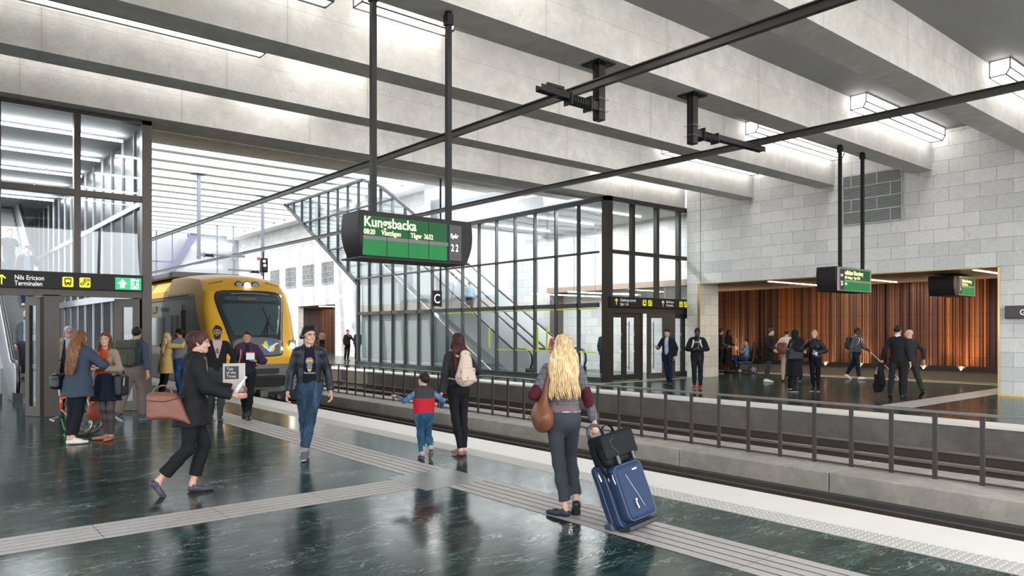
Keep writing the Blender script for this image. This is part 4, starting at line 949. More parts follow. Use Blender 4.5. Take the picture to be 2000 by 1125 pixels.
# carriage body behind the cab
bm = bmesh.new(); n = 26; prof = []
for k in range(n+1):
    a = PI*k/n; prof.append((TC-math.cos(a)*(HW-.0)*(1 if math.sin(a) < .5 else 1), 0))
prof = [(TC-HW, -.2), (TC-HW, 2.2)]+[(TC-(HW-(max(z_-2.2, 0)**1.6)*.16), z_) for z_ in (2.5, 2.8, 3.05)]+[(TC-x_, 3.62-x_*x_*.10) for x_ in (1.0, .6, .2)]
prof = prof+[(2*TC-a, b) for a, b in prof[::-1]]
side = [p for p in prof]
prism(bm, side, (27.18, 58), 'xz'); o = obj('carriage', bm, [TGR, TYEL], train)
for p in o.data.polygons:
    if (p.center.z > 2.86+.49 or (abs(p.normal.y) < .5 and p.center.z+0 > 3.2)) and not p.normal.z > .93: p.material_index = 1
# side window band, doors
WB = mat('train_side_glass', (.03, .035, .035), .08, coat=.5); xs = TC-HW
def sidep(name, y0, y1, z0, z1, m, d=.012, lab=None): return obj(name, box(xs-d, xs+.02, y0, y1, z0, z1), m, train, label=lab)
for y0 in (27.3, 29.4, 34, 36.1, 38.2, 44, 46, 48): sidep('window', y0, y0+1.7, 1.15, 2.15, WB)
for y0 in (25.3, 31.8, 42): 
    sidep('door', y0, y0+1.25, .02, 2.55, mat('door_grey', (.26, .26, .245), .4, .2), .02); 
    for a in (.12, .70): sidep('door_window', y0+a, y0+a+.42, 1.1, 2.2, WB, .028)
sidep('gap', 24.95, 25.25, 1.0, 2.35, TDK, .006, 'black recess beside the cab door'); sidep('number_plate', 28.3, 28.9, 2.33, 2.55, mat('plate_olive', (.16, .15, .06), .4), .014)
text('lettering', 'Västtrafik', .22, (xs-.016, 27.7, 2.36), mat('lettering_blue', (.08, .1, .35), .5), train, rot=(PI/2, 0, -PI/2), extrude=.002)
sidep('roof_line', 24.6, 58, 2.80, 2.83, TDK, .008)
bm = bmesh.new(); bx(bm, TC-1.2, TC+1.2, 27.5, 34, 3.55, 3.78); bx(bm, TC-1.0, TC+1.0, 36, 44, 3.55, 3.75); obj('roof_equipment', bm, TGR, train, bevel=.05)
# underframe, skirt, coupler
bm = bmesh.new(); bx(bm, TC-1.3, TC+1.3, 22.6, 58, -.49, -.2); obj('underframe', bm, TDK, train)
bm = bmesh.new(); prism(bm, [(TC-1.42, -.25), (TC+1.42, -.25), (TC+1.3, -.48), (TC-1.3, -.48)], (22.5, 23.4), 'xz'); obj('snow_plough', bm, TDK, train)
bm = bmesh.new(); bx(bm, TC-.72, TC+.72, 22.02, 22.5, -.02, .30)
for k in range(5): bx(bm, TC-.70, TC+.70, 21.99, 22.03, .015+k*.056, .045+k*.056)
obj('bumper', bm, TDK, train, bevel=.012)
bm = bmesh.new(); bx(bm, TC-.55, TC+.55, 22.16, 22.32, .37, .52); obj('coupler_recess', bm, mat('recess_black', (.006, .006, .006), .6), train)
bm = bmesh.new()
for s in (-1, 1): bar(bm, (TC+s*.1, 22.3, -.15), (TC+s*.55, 22.5, -.45), .04, .04); disc(bm, (TC+s*.62, 22.45, -.38), (0, 1, 0), .07, .2)
bx(bm, TC-.12, TC+.12, 21.95, 22.5, -.32, -.12); obj('coupler', bm, mat('coupler_steel', (.10, .095, .09), .5, .6, noise=.3), train)
# lights
LMP = mat('headlamp_on', (1, 1, 1), emit=(1, .97, .88), es=22); LMO = mat('headlamp_glass', (.45, .48, .48), .08, .4, coat=.5); RIM = mat('lamp_rim', (.02, .02, .02), .4)
for dx, m in ((-.26, LMO), (0, LMP), (.26, LMO)):
    zc = 3.13; yc = ynose(TC+dx, zc)-.01; bm = bmesh.new(); disc(bm, (TC+dx, yc+.02, zc), (0, 1, -.45), .125, .10, 24); h = obj('headlamp', bm, RIM, train)
    bm = bmesh.new(); disc(bm, (TC+dx, yc-.035, zc-.0), (0, 1, -.45), .10, .03, 24); q = obj('lens', bm, m, None); q.parent = h; q.location = q.location-train.location
for s in (-1, 1):
    x_ = TC+s*1.13; zc = 1.16; yc = ynose(x_, zc)
    bm = bmesh.new(); prism(bm, [(x_-.10, .88), (x_+.04, .88), (x_+.15, 1.1), (x_+.13, 1.38), (x_-.06, 1.38), (x_-.12, 1.1)], (yc-.05, yc+.25), 'xz'); h = obj('lamp_cluster', bm, mat('cluster_grey', (.16, .17, .17), .2, coat=.5), train, bevel=.02)
    bm = bmesh.new(); disc(bm, (x_, yc-.06, 1.2), (0, 1, 0), .075, .03, 20); obj('headlamp', bm, LMP, train)
# vents, wiper, display, emblem
for s in (-1, 1):
    bm = bmesh.new()
    for k in range(9):
        x_ = TC+s*(.70+k*.05); zc = 3.20-.012*k; yc = ynose(x_, zc); bar(bm, (x_, yc-.006, zc-.05), (x_, yc+.09, zc+.06), .022, .02)
    obj('roof_vent', bm, TDK, train)
bm = bmesh.new(); 
def W(x_, z_, d=.045): return (TC+x_, ynose(TC+x_, z_)-d, z_)
bar(bm, W(.30, 1.50), W(.42, 2.0), .03, .02); bar(bm, W(.20, 1.52), W(.40, 1.98), .02, .02); bar(bm, W(.12, 1.55, .02), W(.52, 2.15, .02), .025, .02); bar(bm, W(.42, 2.0), W(.30, 2.45, .02), .015, .02); bar(bm, W(.42, 2.0), W(.58, 1.62), .015, .02); disc(bm, W(.42, 2.0), (0, 1, 0), .04, .05, 10)
obj('wiper', bm, TDK, train)
t_ = text('lettering', 'Kungsbacka', .12, (TC-.42, W(0, 2.66, .06)[1], 2.66), mat('display_dim', (.22, .14, .08), .5, emit=(.5, .2, .05), es=.15), train, rot=(PI/2-.4, 0, 0))
bm = bmesh.new(); ec = (.32, 1.20)
def wedge(a0, a1, m, r=.19):
    b = bmesh.new(); pts = [ec]+[(ec[0]+r*math.cos(math.radians(a)), ec[1]+r*math.sin(math.radians(a))) for a in np.linspace(a0, a1, 12)]
    vs2 = [b.verts.new(W(p[0], p[1], .03)) for p in pts]; b.faces.new(vs2); return obj('emblem_field', b, m, train)
bm.free()
EBL = mat('emblem_blue', (.03, .18, .52), .35); EYL = mat('emblem_yellow', (.72, .66, .03), .35); EWH = mat('emblem_white', (.85, .85, .85), .4)
wedge(20, 110, EBL); wedge(110, 200, EYL); wedge(200, 290, EBL); wedge(290, 380, EYL)
b = bmesh.new()
for pts in ([(.06, 1.27), (.20, 1.23), (.33, 1.10), (.30, 1.17), (.36, 1.17), (.55, 1.30), (.68, 1.30), (.50, 1.22), (.36, 1.05), (.31, 1.02), (.22, 1.12)],):
    b.faces.new([b.verts.new(W(p[0], p[1], .04)) for p in pts])
obj('emblem_bird', b, EWH, train, label='white bird shape across the round emblem')
b = bmesh.new(); tube(b, [W(-.60, 2.84, .02), W(0, 2.87, .025), W(.60, 2.84, .02)], .012, 5); obj('panel_seam', b, mat('seam_grey', (.3, .31, .31), .4), train)

# ---------------------------------------------------------------- people
def A(*v): return np.array(v, float)
def nrm(v): return v/(np.linalg.norm(v)+1e-9)
def rotz(v, a): c, s = math.cos(a), math.sin(a); return A(v[0]*c-v[1]*s, v[0]*s+v[1]*c, v[2])
def ik(a, target, l1, l2, pole):
    d = target-a; L = min(np.linalg.norm(d), (l1+l2)*.998); L = max(L, abs(l1-l2)+.02); u = nrm(d)
    x = (l1*l1-l2*l2+L*L)/(2*L); h = math.sqrt(max(l1*l1-x*x, 0)); p = pole-u*(pole@u); p = nrm(p)
    return a+u*x+p*h, a+u*L
def cap(f, a, b, ra, rb, k=.02, flat=None, fs=1.0, ea=False, eb=True, op='add'):
    """tapered capsule with its ends cut square"""
    a = A(*a); b = A(*b); L = np.linalg.norm(b-a); u = (b-a)/L; m = max(ra, rb)+.06+k
    sl = f.sub(np.minimum(a, b)-m, np.maximum(a, b)+m)
    if 0 in f.D[sl].shape: return
    X, Y, Z = f.grid(sl); px, py, pz = X-a[0], Y-a[1], Z-a[2]; w = px*u[0]+py*u[1]+pz*u[2]; t = np.clip(w/L, 0, 1)
    qx, qy, qz = px-t*L*u[0], py-t*L*u[1], pz-t*L*u[2]; d2 = qx*qx+qy*qy+qz*qz
    if flat is not None:
        g = nrm(A(*flat)); c = qx*g[0]+qy*g[1]+qz*g[2]; d2 = d2+c*c*(1/fs**2-1)
    d = (np.sqrt(d2)-(ra+(rb-ra)*t))*(1 if flat is None else (fs*.5+.5))
    if eb: d = np.maximum(d, w-L)
    if ea: d = np.maximum(d, -w)
    f.comb(sl, d.astype(np.float32), k, op)
def waves(seed, amp, fr=(14, 40), n=6, aniso=(1, 1, 1.6)):
    r = random.Random(seed); q = [(nrm(A(r.gauss(0, 1)*aniso[0], r.gauss(0, 1)*aniso[1], r.gauss(0, 1)*aniso[2]))*r.uniform(*fr), r.uniform(0, 6.28), r.uniform(.5, 1)) for _ in range(n)]
    return lambda X, Y, Z: amp*sum(a*np.sin(v[0]*X+v[1]*Y+v[2]*Z+p+1.3*np.sin(v[2]*.5*X+v[0]*.6*Z)) for v, p, a in q)/n**.5
SKINS = {'fair': (.56, .33, .25), 'light': (.50, .28, .20), 'tan': (.36, .19, .12), 'brown': (.20, .098, .058), 'dark': (.075, .038, .025)}
def skinm(k): return mat('skin_'+k, SKINS[k], .5, noise=.06, nscale=25)
def cloth(name, col, rough=.8, noise=.10, nscale=14, bump=.25, bscale=350, **kw): return mat(name, col, rough, noise=noise, nscale=nscale, bump=bump, bscale=bscale, spec=.12, **kw)
def hairm(name, col, hi):
    if name in _M: return _M[name]
    m = bpy.data.materials.new(name); t = NT(m); n = t.noise(t.pos((1, 1, .09), True), 95, 3, .6); n2 = t.noise(t.pos((1, 1, .3), True), 9, 3, .6, 1.0)
    col_ = t.ramp(t.math('ADD', t.math('MULTIPLY', n, .6), t.math('MULTIPLY', n2, .4)), [(.36, tuple(x*.5 for x in col)), (.5, col), (.62, hi)])
    t.l(col_, t.b.inputs['Base Color']); t.b.inputs['Roughness'].default_value = .55; t.b.inputs['Specular IOR Level'].default_value = .18; t.bump(n, .4, .008); _M[name] = m; return m
HAIR = {'black': hairm('hair_black', (.012, .009, .008), (.035, .028, .026)), 'dark': hairm('hair_dark_brown', (.030, .016, .011), (.075, .042, .030)), 'auburn': hairm('hair_auburn', (.14, .062, .028), (.30, .15, .07)),
        'blonde': hairm('hair_blonde', (.50, .34, .165), (.80, .63, .39)), 'brown': hairm('hair_brown', (.075, .036, .02), (.16, .085, .05)), 'grey': hairm('hair_grey', (.33, .32, .30), (.60, .59, .57)), 'redbrown': hairm('hair_red_brown', (.045, .018, .014), (.11, .045, .035)), 'wine': hairm('hair_wine', (.030, .008, .008), (.09, .025, .022))}
def trs(R, o): return lambda p: o+R@A(*p)

def person(label, X, Y, phi, h=1.72, z0=0, fem=False, w=1.0, skin='light', hair='dark', style='short', lean=4, slean=0, twist=0, hy=0, hp=0,
           feet=((-.10, .03, 0, 6, 0), (.10, .03, 0, -6, 0)), hands=(None, None), elbow=((-.3, -1, -.1), (.3, -1, -.1)), curl=.45, handdir=(None, None), palm=(None, None),
           top=None, bottom=None, under=None, shoes=None, beard=None, glasses=False, res=None, sit=False, kneepole=((-.08, 1, 0), (.08, 1, 0)), pelvis=None, extra=None, name='person', headphones=False, drop=.0, hb=.0, group=None, kneecap=None, socks=None):
    s = h/1.75; vd = nrm(A(X, Y, 0)); vr = A(vd[1], -vd[0], 0); ph = math.radians(phi); fd = vd*math.cos(ph)+vr*math.sin(ph); rz = math.atan2(-fd[0], fd[1])
    dist = math.hypot(X, Y)
    if res is None: res = .010 if dist < 10.5 else .0125 if dist < 15 else .017 if dist < 24 else .022 if dist < 30 else .035
    near = dist < 15
    root = thing('person', label, 'person', (X, Y, z0), rz, group)
    J = {}; up = A(0, 0, 1); fwd = A(0, 1, 0)
    pel = A(0, 0, .945*s-drop) if pelvis is None else A(*pelvis)
    # torso frame
    la, sa = math.radians(lean), math.radians(slean); tu = nrm(A(math.sin(sa), math.sin(la), math.cos(la)*math.cos(sa))); tf = nrm(fwd-tu*(fwd@tu)); tr = np.cross(tf, tu)
    tw = math.radians(twist); sr = tr*math.cos(tw)+tf*math.sin(tw); sf = np.cross(tu, sr)
    J['pel'] = pel; J['waist'] = pel+tu*.15*s; J['chest'] = pel+tu*.33*s; J['neck'] = pel+tu*.50*s; shw = (.148 if fem else .170)*s*(.5+.5*w)
    for i, q in ((-1, 'l'), (1, 'r')):
        J['hip'+q] = pel+tr*(i*.088*s)-tu*.02*s; J['sh'+q] = pel+tu*.455*s+sr*(i*shw)
    UL, LL, UA, FA = .425*s, .42*s, .285*s, .255*s
    footR = {}
    for i, q in ((0, 'l'), (1, 'r')):
        bx_, by_, bz_, yaw, pit = feet[i]; a = math.radians(yaw); p = math.radians(pit)
        ff = A(-math.sin(a)*math.cos(p), math.cos(a)*math.cos(p), -math.sin(p)); fu = nrm(A(0, 0, 1)-ff*ff[2]) if abs(ff[2]) < .98 else A(0, 1, 0); fr = np.cross(ff, fu)
        if pit < 0: ball = A(bx_, by_, bz_+math.sin(-p)*.17*s)
        else: ball = A(bx_, by_, bz_)
        R = np.stack([fr, ff, fu], 1); footR[q] = (R, ball); ank = ball+R@A(0, -.125*s, .085*s)
        J['kn'+q], J['an'+q] = ik(J['hip'+q], ank, UL, LL, A(*kneepole[i])); footR[q] = (R, J['an'+q]-R@A(0, -.125*s, .085*s))
        tgt = hands[i]; sh = J['sh'+q]
        tgt = (A(*tgt) if tgt is not None else sh+A((-1 if i == 0 else 1)*.065*s, .04, -.52*s))
        J['el'+q], J['wr'+q] = ik(sh, tgt, UA, FA, A(*elbow[i]))
    # ---- body: one skin surface for trunk and limbs, finer grids for head and hands
    g = Field(A(-.75, -.75, -.02)*s+A(0, 0, min(0, 0)), A(.75, .75, 1.62)*s, max(res, .011)); body_parts = []
    F_ = g.cone
    for q in 'lr':
        F_(J['hip'+q], J['kn'+q], .076*s*w, .047*s, .03); F_(J['kn'+q], J['kn'+q]*.62+J['an'+q]*.38+A(0, -.006*s, 0), .046*s, .047*s, .03); F_(J['kn'+q]*.62+J['an'+q]*.38, J['an'+q], .046*s, .031*s, .03)
        F_(J['an'+q], J['an'+q]-A(0, 0, .03*s), .034*s, .036*s, .02)
        F_(J['sh'+q]-tu*.015, J['el'+q], .044*s*w, .036*s, .03); F_(J['el'+q], J['wr'+q], .038*s, .025*s, .02)
    F_(J['pel'], J['waist'], .150*s*w, .118*s*w, .04, tf, .64); F_(J['waist'], J['chest'], .115*s*w, (.132 if fem else .150)*s*w, .04, sf, .64); F_(J['shl']*.85+J['shr']*.15, J['shr']*.85+J['shl']*.15, .052*s, .052*s, .05)
    F_(J['neck']-tu*.05*s, J['neck']+tu*.06*s, .054*s, .050*s, .03)
    # head frame
    yw, pt = math.radians(hy), math.radians(hp); hf = A(-math.sin(yw)*math.cos(pt), math.cos(yw)*math.cos(pt), -math.sin(pt)); hr = nrm(np.cross(hf, up)); hu = np.cross(hr, hf); HR = np.stack([hr, hf, hu], 1)
    hs = s*(.97 if fem else 1.0)*(1.0 if h > 1.4 else 1.32)
    hc = J['neck']+tu*.055*s+up*.115*hs+fwd*.012*s; J['head'] = hc; Hp = trs(HR*hs, hc); Ri = HR.T
    F_(J['neck'], Hp((0, -.012, -.06)), .052*s, .050*s, .03)
    body_parts.append(g.mesh()+(0,))
    rh = .0042 if dist < 10.5 else .0055 if dist < 15 else .008 if dist < 24 else .011 if dist < 30 else .02
    g = Field(hc-.185*hs, hc+.165*hs, rh); k_ = .018*hs
    def E_(c, r, k=k_, op='add'): g.ell(Hp(c), A(*r)*hs, Ri, k, op)
    def Cn(a, b, ra, rb, k=.01, op='add'): g.cone(Hp(a), Hp(b), ra*hs, rb*hs, k*hs, op=op)
    fw = .94 if fem else 1
    E_((0, -.012, .030), (.073, .092, .083)); E_((0, .022, -.022), (.060*fw, .066, .085)); Cn((0, .058, -.083), (0, .066, -.088), .024*fw, .020, .02); Cn((-.045*fw, .018, -.065), (-.018, .055, -.085), .020, .020, .02); Cn((.045*fw, .018, -.065), (.018, .055, -.085), .020, .020, .02)
    for i in (-1, 1):
        E_((i*.034*fw, .054, -.030), (.022, .026, .024)); Cn((i*.012, .084, .018), (i*.042, .070, .016), .009, .008, .012)
        g.ell(Hp((i*.030, .089, -.001)), A(.015, .014, .009)*hs, Ri, .008*hs, 'sub')
        E_((i*.077, -.004, -.008), (.010, .019, .030), .006); g.ell(Hp((i*.084, .004, -.006)), A(.006, .009, .016)*hs, Ri, .004, 'sub')
    Cn((0, .084, .004), (0, .098, -.026), .0085, .0115, .010); Cn((-.011, .089, -.031), (.011, .089, -.031), .007, .007, .006)
    Cn((-.017, .078, -.054), (.017, .078, -.054), .0075, .0075, .006); Cn((-.014, .077, -.064), (.014, .077, -.064), .0085, .0085, .006)
    if rh < .006: Cn((-.022, .0865, -.0585), (.022, .0865, -.0585), .0022, .0022, .002, 'sub')
    g.cone(Hp((0, -.02, -.05)), J['neck']+tu*.03, .052*s, .054*s, .025)
    V, Fc = g.mesh(); c = (centers(V, Fc)-hc)@HR/hs; m = np.zeros(len(Fc), int)
    m[(np.abs(c[:, 0]) < .024) & (np.abs(c[:, 2]+.0595) < .010*np.sqrt(np.clip(1-(c[:, 0]/.026)**2, 0, 1))) & (c[:, 1] > .068)] = 1
    bz = .021-(np.abs(c[:, 0])-.03)**2*9; m[(np.abs(np.abs(c[:, 0])-.031) < .019) & (np.abs(c[:, 2]-bz) < (.0038 if fem else .0052)) & (c[:, 1] > .05)] = 2
    if beard:
        mb = (c[:, 2] < -.030-.25*(.05-np.clip(np.abs(c[:, 0]), 0, .05))) & (c[:, 1] > .005) & (c[:, 2] > -.118) & (m == 0) | ((np.abs(c[:, 2]+.0455) < .0055) & (np.abs(c[:, 0]) < .026) & (c[:, 1] > .06)); m[mb & (m == 0)] = 5
    body_parts.append((V, Fc, m))
    if near or dist < 24:
        for i in (-1, 1):
            V, Fc = sphere_q((0, 0, 0), .0120, 12, 8); cc = centers(V, Fc); mm = np.where((cc[:, 1] > .0093), 4, 3); mm = np.where(cc[:, 1] > .0113, 2, mm)
            body_parts.append((hc+((V+A(i*.030, .0752, -.001))@HR.T)*hs, Fc, mm))
            # upper lid
            V, Fc = sphere_q((0, 0, 0), (.0148, .0135, .0062), 12, 6); body_parts.append((hc+((V+A(i*.030, .0775, .0078))@HR.T)*hs, Fc, 0))
    # hands
    def hand(q, i):
        wr = J['wr'+q]; d = nrm(wr-J['el'+q]) if handdir[i] is None else nrm(A(*handdir[i])); sgn = -1 if q == 'l' else 1
        pn = A(-sgn, 0, 0) if palm[i] is None else A(*palm[i]); pn = nrm(pn-d*(pn@d)); sd = np.cross(pn, d)*1.0
        # thumb side: for the left hand hanging down with palm inwards the thumb points forward
        if (sd@fwd < 0 and palm[i] is None) : sd = -sd
        if palm[i] is not None: sd = sd*(1 if q == 'r' else -1)
        rr = .0038 if near else .0065 if dist < 24 else .010; k = s*(.93 if fem else 1)
        if h < 1.4: k *= .8
        g = Field(wr-.20*k, wr+.20*k, rr); c_ = curl if np.isscalar(curl) else curl[i]
        g.cone(wr-d*.03, wr+d*.015*k, .025*s, .023*k, .01); g.cone(wr+d*.02*k+sd*.004, wr+d*.082*k, .028*k, .040*k, .012, pn, .42)
        g.cone(wr+d*.02*k+sd*.015*k, wr+d*.05*k+sd*.030*k, .017*k, .014*k, .012)
        for o, L in ((.029, .070), (.0095, .079), (-.0105, .074), (-.029, .058)):
            p = wr+d*.084*k+sd*o*k; a = c_*.55+abs(o)*2; cur = d
            for seg, fr in enumerate((.44, .31, .25)):
                ang = a*(1 if seg == 0 else 1.25*seg*.9); cur = nrm(cur*math.cos(ang*.8)+pn*math.sin(ang*.8)) if seg == 0 else nrm(cur+nrm(pn-cur*(pn@cur))*math.tan(min(1.1, c_*1.0)))
                n_ = p+cur*L*fr*1.12*k; g.cone(p, n_, (.0092-.0009*seg)*k, (.0086-.0009*seg)*k, .004); p = n_
        p = wr+d*.028*k+sd*.026*k; n1 = p+nrm(sd*.62+d*.70+pn*(.25+c_*.4))*.040*k; n2 = n1+nrm(sd*.25+d*.85+pn*(.3+c_*.5))*.030*k
        g.cone(p, n1, .013*k, .0105*k, .01); g.cone(n1, n2, .0100*k, .0085*k, .004)
        V, Fc = g.mesh(); body_parts.append((V, Fc, 0)); J['palm'+q] = wr+d*.07*k; J['hd'+q] = d; J['pn'+q] = pn; J['sd'+q] = sd
    for i, q in enumerate('lr'): hand(q, i)
    V, Fc, m = join(body_parts)
    sm = skinm(skin); lipc = tuple(a*b for a, b in zip(SKINS[skin], (1.0, .62, .62)))
    hm = HAIR[hair]
    mats = [sm, mat('lips_'+skin, lipc, .4), mat('brow_dark' if hair not in ('grey', 'blonde') else 'brow_light', (.015, .010, .008) if hair not in ('grey', 'blonde') else (.22, .15, .09), .7), mat('eye_white', (.34, .32, .30), .3, spec=.2), mat('iris_dark', (.018, .010, .007), .2), mat('stubble_'+skin, tuple(a*.22 for a in SKINS[skin]), .8, noise=.3, nscale=200)]
    vmesh('body', V, Fc, mats, root, m)
    # ---- hair
    if style != 'bald' and style != 'hood':
        g = Field(hc-A(.24, .24, .62 if style.startswith('long') else .24)*hs, hc+.21*hs, max(rh, .005)*(1.2 if style.startswith('long') else 1.0))
        off = .016 if style in ('crop',) else .014
        g.ell(Hp((0, -.014, .032)), A(.073+off*.62, .092+off, .083+off*(1.1))*hs, Ri, .01)
        if style == 'quiff': g.ell(Hp((0, .05, .112)), A(.052, .045, .026)*hs, Ri, .02)
        if style == 'curly': g.disp(waves(5, .007, (60, 110)))
        # hairline cut: a plane from forehead to nape, eased at the temples
        n_ = HR@A(0, .60, -.80); d_ = n_@Hp((0, .052, .045) if style not in ('long', 'longwave', 'longstraight') else (0, .040, .035))+(.016*hs if style == 'updo' else 0); g.half(n_, d_, .012)
        if style in ('bun', 'updo'):
            g.ell(Hp((0, -.075, .035)), A(.078, .075, .082)*hs, Ri, .03); g.cone(Hp((-.06, .01, .0)), Hp((0, -.085, -.045)), .024*hs, .03*hs, .03); g.cone(Hp((.06, .01, .0)), Hp((0, -.085, -.045)), .024*hs, .03*hs, .03)
            if style == 'updo': g.ell(Hp((0, .105, -.005)), A(.054, .062, .075)*hs, Ri, .008, 'sub')
            if style == 'bun': g.ell(Hp((0, -.135, .02)), A(.03, .03, .03)*hs, Ri, .02)
        if style == 'ponytail': g.cone(Hp((0, -.10, .02)), Hp((0, -.12, -.16)), .028*hs, .012*hs, .02)
        if style.startswith('long'):
            back = nrm(-tf+0*up)
            L = {'long': .30, 'longwave': .37, 'longstraight': .44}[style]*s
            wd = {'long': .095, 'longwave': .150, 'longstraight': .11}[style]*s
            p0 = Hp((0, -.055, .0)); p1 = J['neck']+tu*.02-sf*(.075+hb*.6)*s; p2 = J['neck']-tu*(L-.12*s)-sf*(.115+hb)*s
            g.cone(p0, p1, .082*hs, wd*.86, .03, sf, .62); g.cone(p1, p2+tu*(.06 if style == 'longwave' else 0), wd*.95, wd*(.70 if style == 'longwave' else .86), .04, sf, .42)
            if style != 'longwave':
                for i in (-1, 1): g.cone(Hp((i*.066, .0, .0)), J['neck']+sr*(i*.085*s)+sf*.055*s-tu*.14*s, .030*hs, .026*s, .03)
            else:
                for i in (-1, 1): g.cone(Hp((i*.070, -.01, .0)), J['neck']+sr*(i*.10*s)-sf*.03*s-tu*.02*s, .030*hs, .05*s, .03)
            g.ell(Hp((0, .105, -.03)), A(.056, .085, .105)*hs, Ri, .01, 'sub')
            amp = .006 if style != 'longstraight' else .003
            g.disp(lambda X_, Y_, Z_: amp*np.sin(70*X_+20*Y_+2.2*np.sin(16*Z_+5*X_))*np.clip((hc[2]+.04-Z_)*9, 0, 1)+amp*.6*np.sin(125*X_-60*Y_+1.6*np.sin(25*Z_)))
        else: g.disp(lambda X_, Y_, Z_: .0022*np.sin(150*X_+60*Y_+2*np.sin(40*Z_)))
        V, Fc = g.mesh()
        ho = vmesh('hair', V, Fc, hm, root)
        if style == 'longwave':
            # separate wavy locks over the mass of hair
            bm = bmesh.new(); r = random.Random(4)
            for k in range(190):
                a = r.uniform(-1, 1); dep = r.uniform(.84, 1.02); ph_ = a*1.6+r.uniform(-.55, .55); en = r.uniform(.74, 1.17)
                top_ = Hp((a*.078, -.03-.085*math.sqrt(max(0, 1-a*a))*r.uniform(.6, 1.0), .075*r.uniform(.2, 1.2)))
                pts = []; rr_ = []
                for j in range(15):
                    t = j/14*en; mid = p0*(1-min(t*2.2, 1))+p1*min(t*2.2, 1) if t < .454 else p1+(p2-p1)*((t-.454)/.546)
                    ww = (.086*hs if t < .2 else wd*(.62+.38*min(1, (t-.2)*2.2)))*1.0
                    q = mid+sr*(a*ww*.93+.011*math.sin(ph_+t*12))-sf*((.62 if t < .3 else .46)*ww*math.sqrt(max(0, 1-a*a*.9))*dep+.003*math.sin(ph_*2+t*13))
                    if t < .14: q = top_*(1-t/.14)+q*(t/.14)
                    pts.append(q); rr_.append(.0085*(1-.75*abs(t/en-.35)**1.5)*r.uniform(.9, 1.1))
                tube(bm, pts, rr_, 5)
            bm2 = obj('hair_lock', bm, hm, root, local=True, smooth=True)
    if beard == 'full':
        g = Field(hc-.15*hs, hc+.15*hs, rh*1.2); g.ell(Hp((0, .040, -.070)), A(.052, .052, .048)*hs, Ri, .01); g.half(HR@A(0, -.35, 1), (HR@A(0, -.35, 1))@Hp((0, .055, -.068))/math.sqrt(1.1225), .01)
        g.ell(Hp((0, .085, -.052)), A(.028, .04, .018)*hs, Ri, .008, 'sub'); V, Fc = g.mesh()
        if len(V): vmesh('beard', V, Fc, hm, root)
    if glasses:
        bm = bmesh.new()
        for i in (-1, 1):
            pts = [Hp((i*.031+.022*math.cos(t), .100, .0+.017*math.sin(t))) for t in np.linspace(0, 2*PI, 15)[:-1]]; tube(bm, pts, .0022, 5, closed=True); tube(bm, [Hp((i*.053, .098, .006)), Hp((i*.078, .05, .006)), Hp((i*.082, -.005, .0))], .002, 5)
            if glasses == 'sun': 
                vv = [bm.verts.new(Vector(p)) for p in pts]; bm.faces.new(vv)
        tube(bm, [Hp((-.010, .102, .003)), Hp((.010, .102, .003))], .002, 5); obj('glasses', bm, mat('glasses_black', (.01, .01, .01), .3), root, local=True)
    if headphones:
        bm = bmesh.new(); tube(bm, [Hp((.092*math.sin(a), -.012, .035+.105*math.cos(a)-.0)) for a in np.linspace(-1.75, 1.75, 17)], .010, 8)
        for i in (-1, 1): disc(bm, Hp((i*.098, -.006, -.012)), HR@A(1, 0, 0), .036*hs, .034, 16)
        obj('headphones', bm, mat('headphone_black', (.012, .012, .012), .35), root, local=True, smooth=True)
    # ---- clothes
    def tight(nm, m_, z_top=None, e=.008, z_hem=None, crop=1.0, flare=0, cuff=None, seed=1, amp=.0035, thigh=1.0):
        g = Field(A(-.6, -.8, 0)*s, A(.6, .8, 1.16)*s if not sit else A(.6, .8, 1.0), res)
        for q in 'lr':
            kn, an, hp_ = J['kn'+q], J['an'+q]-A(0, 0, 0), J['hip'+q]; end = kn+(an-kn)*crop
            g.cone(hp_, kn, (.082*w*thigh)*s+e, .054*s+e, .035); cf = kn+(an-kn)*.36+A(0, -.006*s, 0); g.cone(kn, cf, .053*s+e, .053*s+e, .03); cap(g, cf, end, .052*s+e, (.038+flare)*s+e, .03)
        g.cone(J['pel']-tu*.02, J['pel']+tu*.07*s, .150*s*w+e, .138*s*w+e, .05, tf, .68)
        g.ell(J['pel']-tf*.05*s-tu*.02*s, A(.13, .08, .10)*s*w, None, .05)
        g.disp(waves(seed, amp, (18, 55), 7, (.6, .6, 2.2)))
        wt = J['pel']+tu*.115*s; g.half(tu, tu@wt); g.half(-up, -(.02))
        V, Fc = g.mesh(); mi_ = None; ml = [m_]
        if cuff:
            c = centers(V, Fc); mi_ = np.zeros(len(Fc), int)
            for q in 'lr':
                kn, an = J['kn'+q], J['an'+q]; u = nrm(an-kn); t = (c-kn)@u; end = np.linalg.norm(an-kn)*crop; mi_[(np.linalg.norm(c-(kn+np.outer(t, u)), axis=1) < .11) & (t > end-.045) & (t < end+.02)] = 1
            ml = [m_, cuff]
        return vmesh(nm, V, Fc, ml, root, mi_)
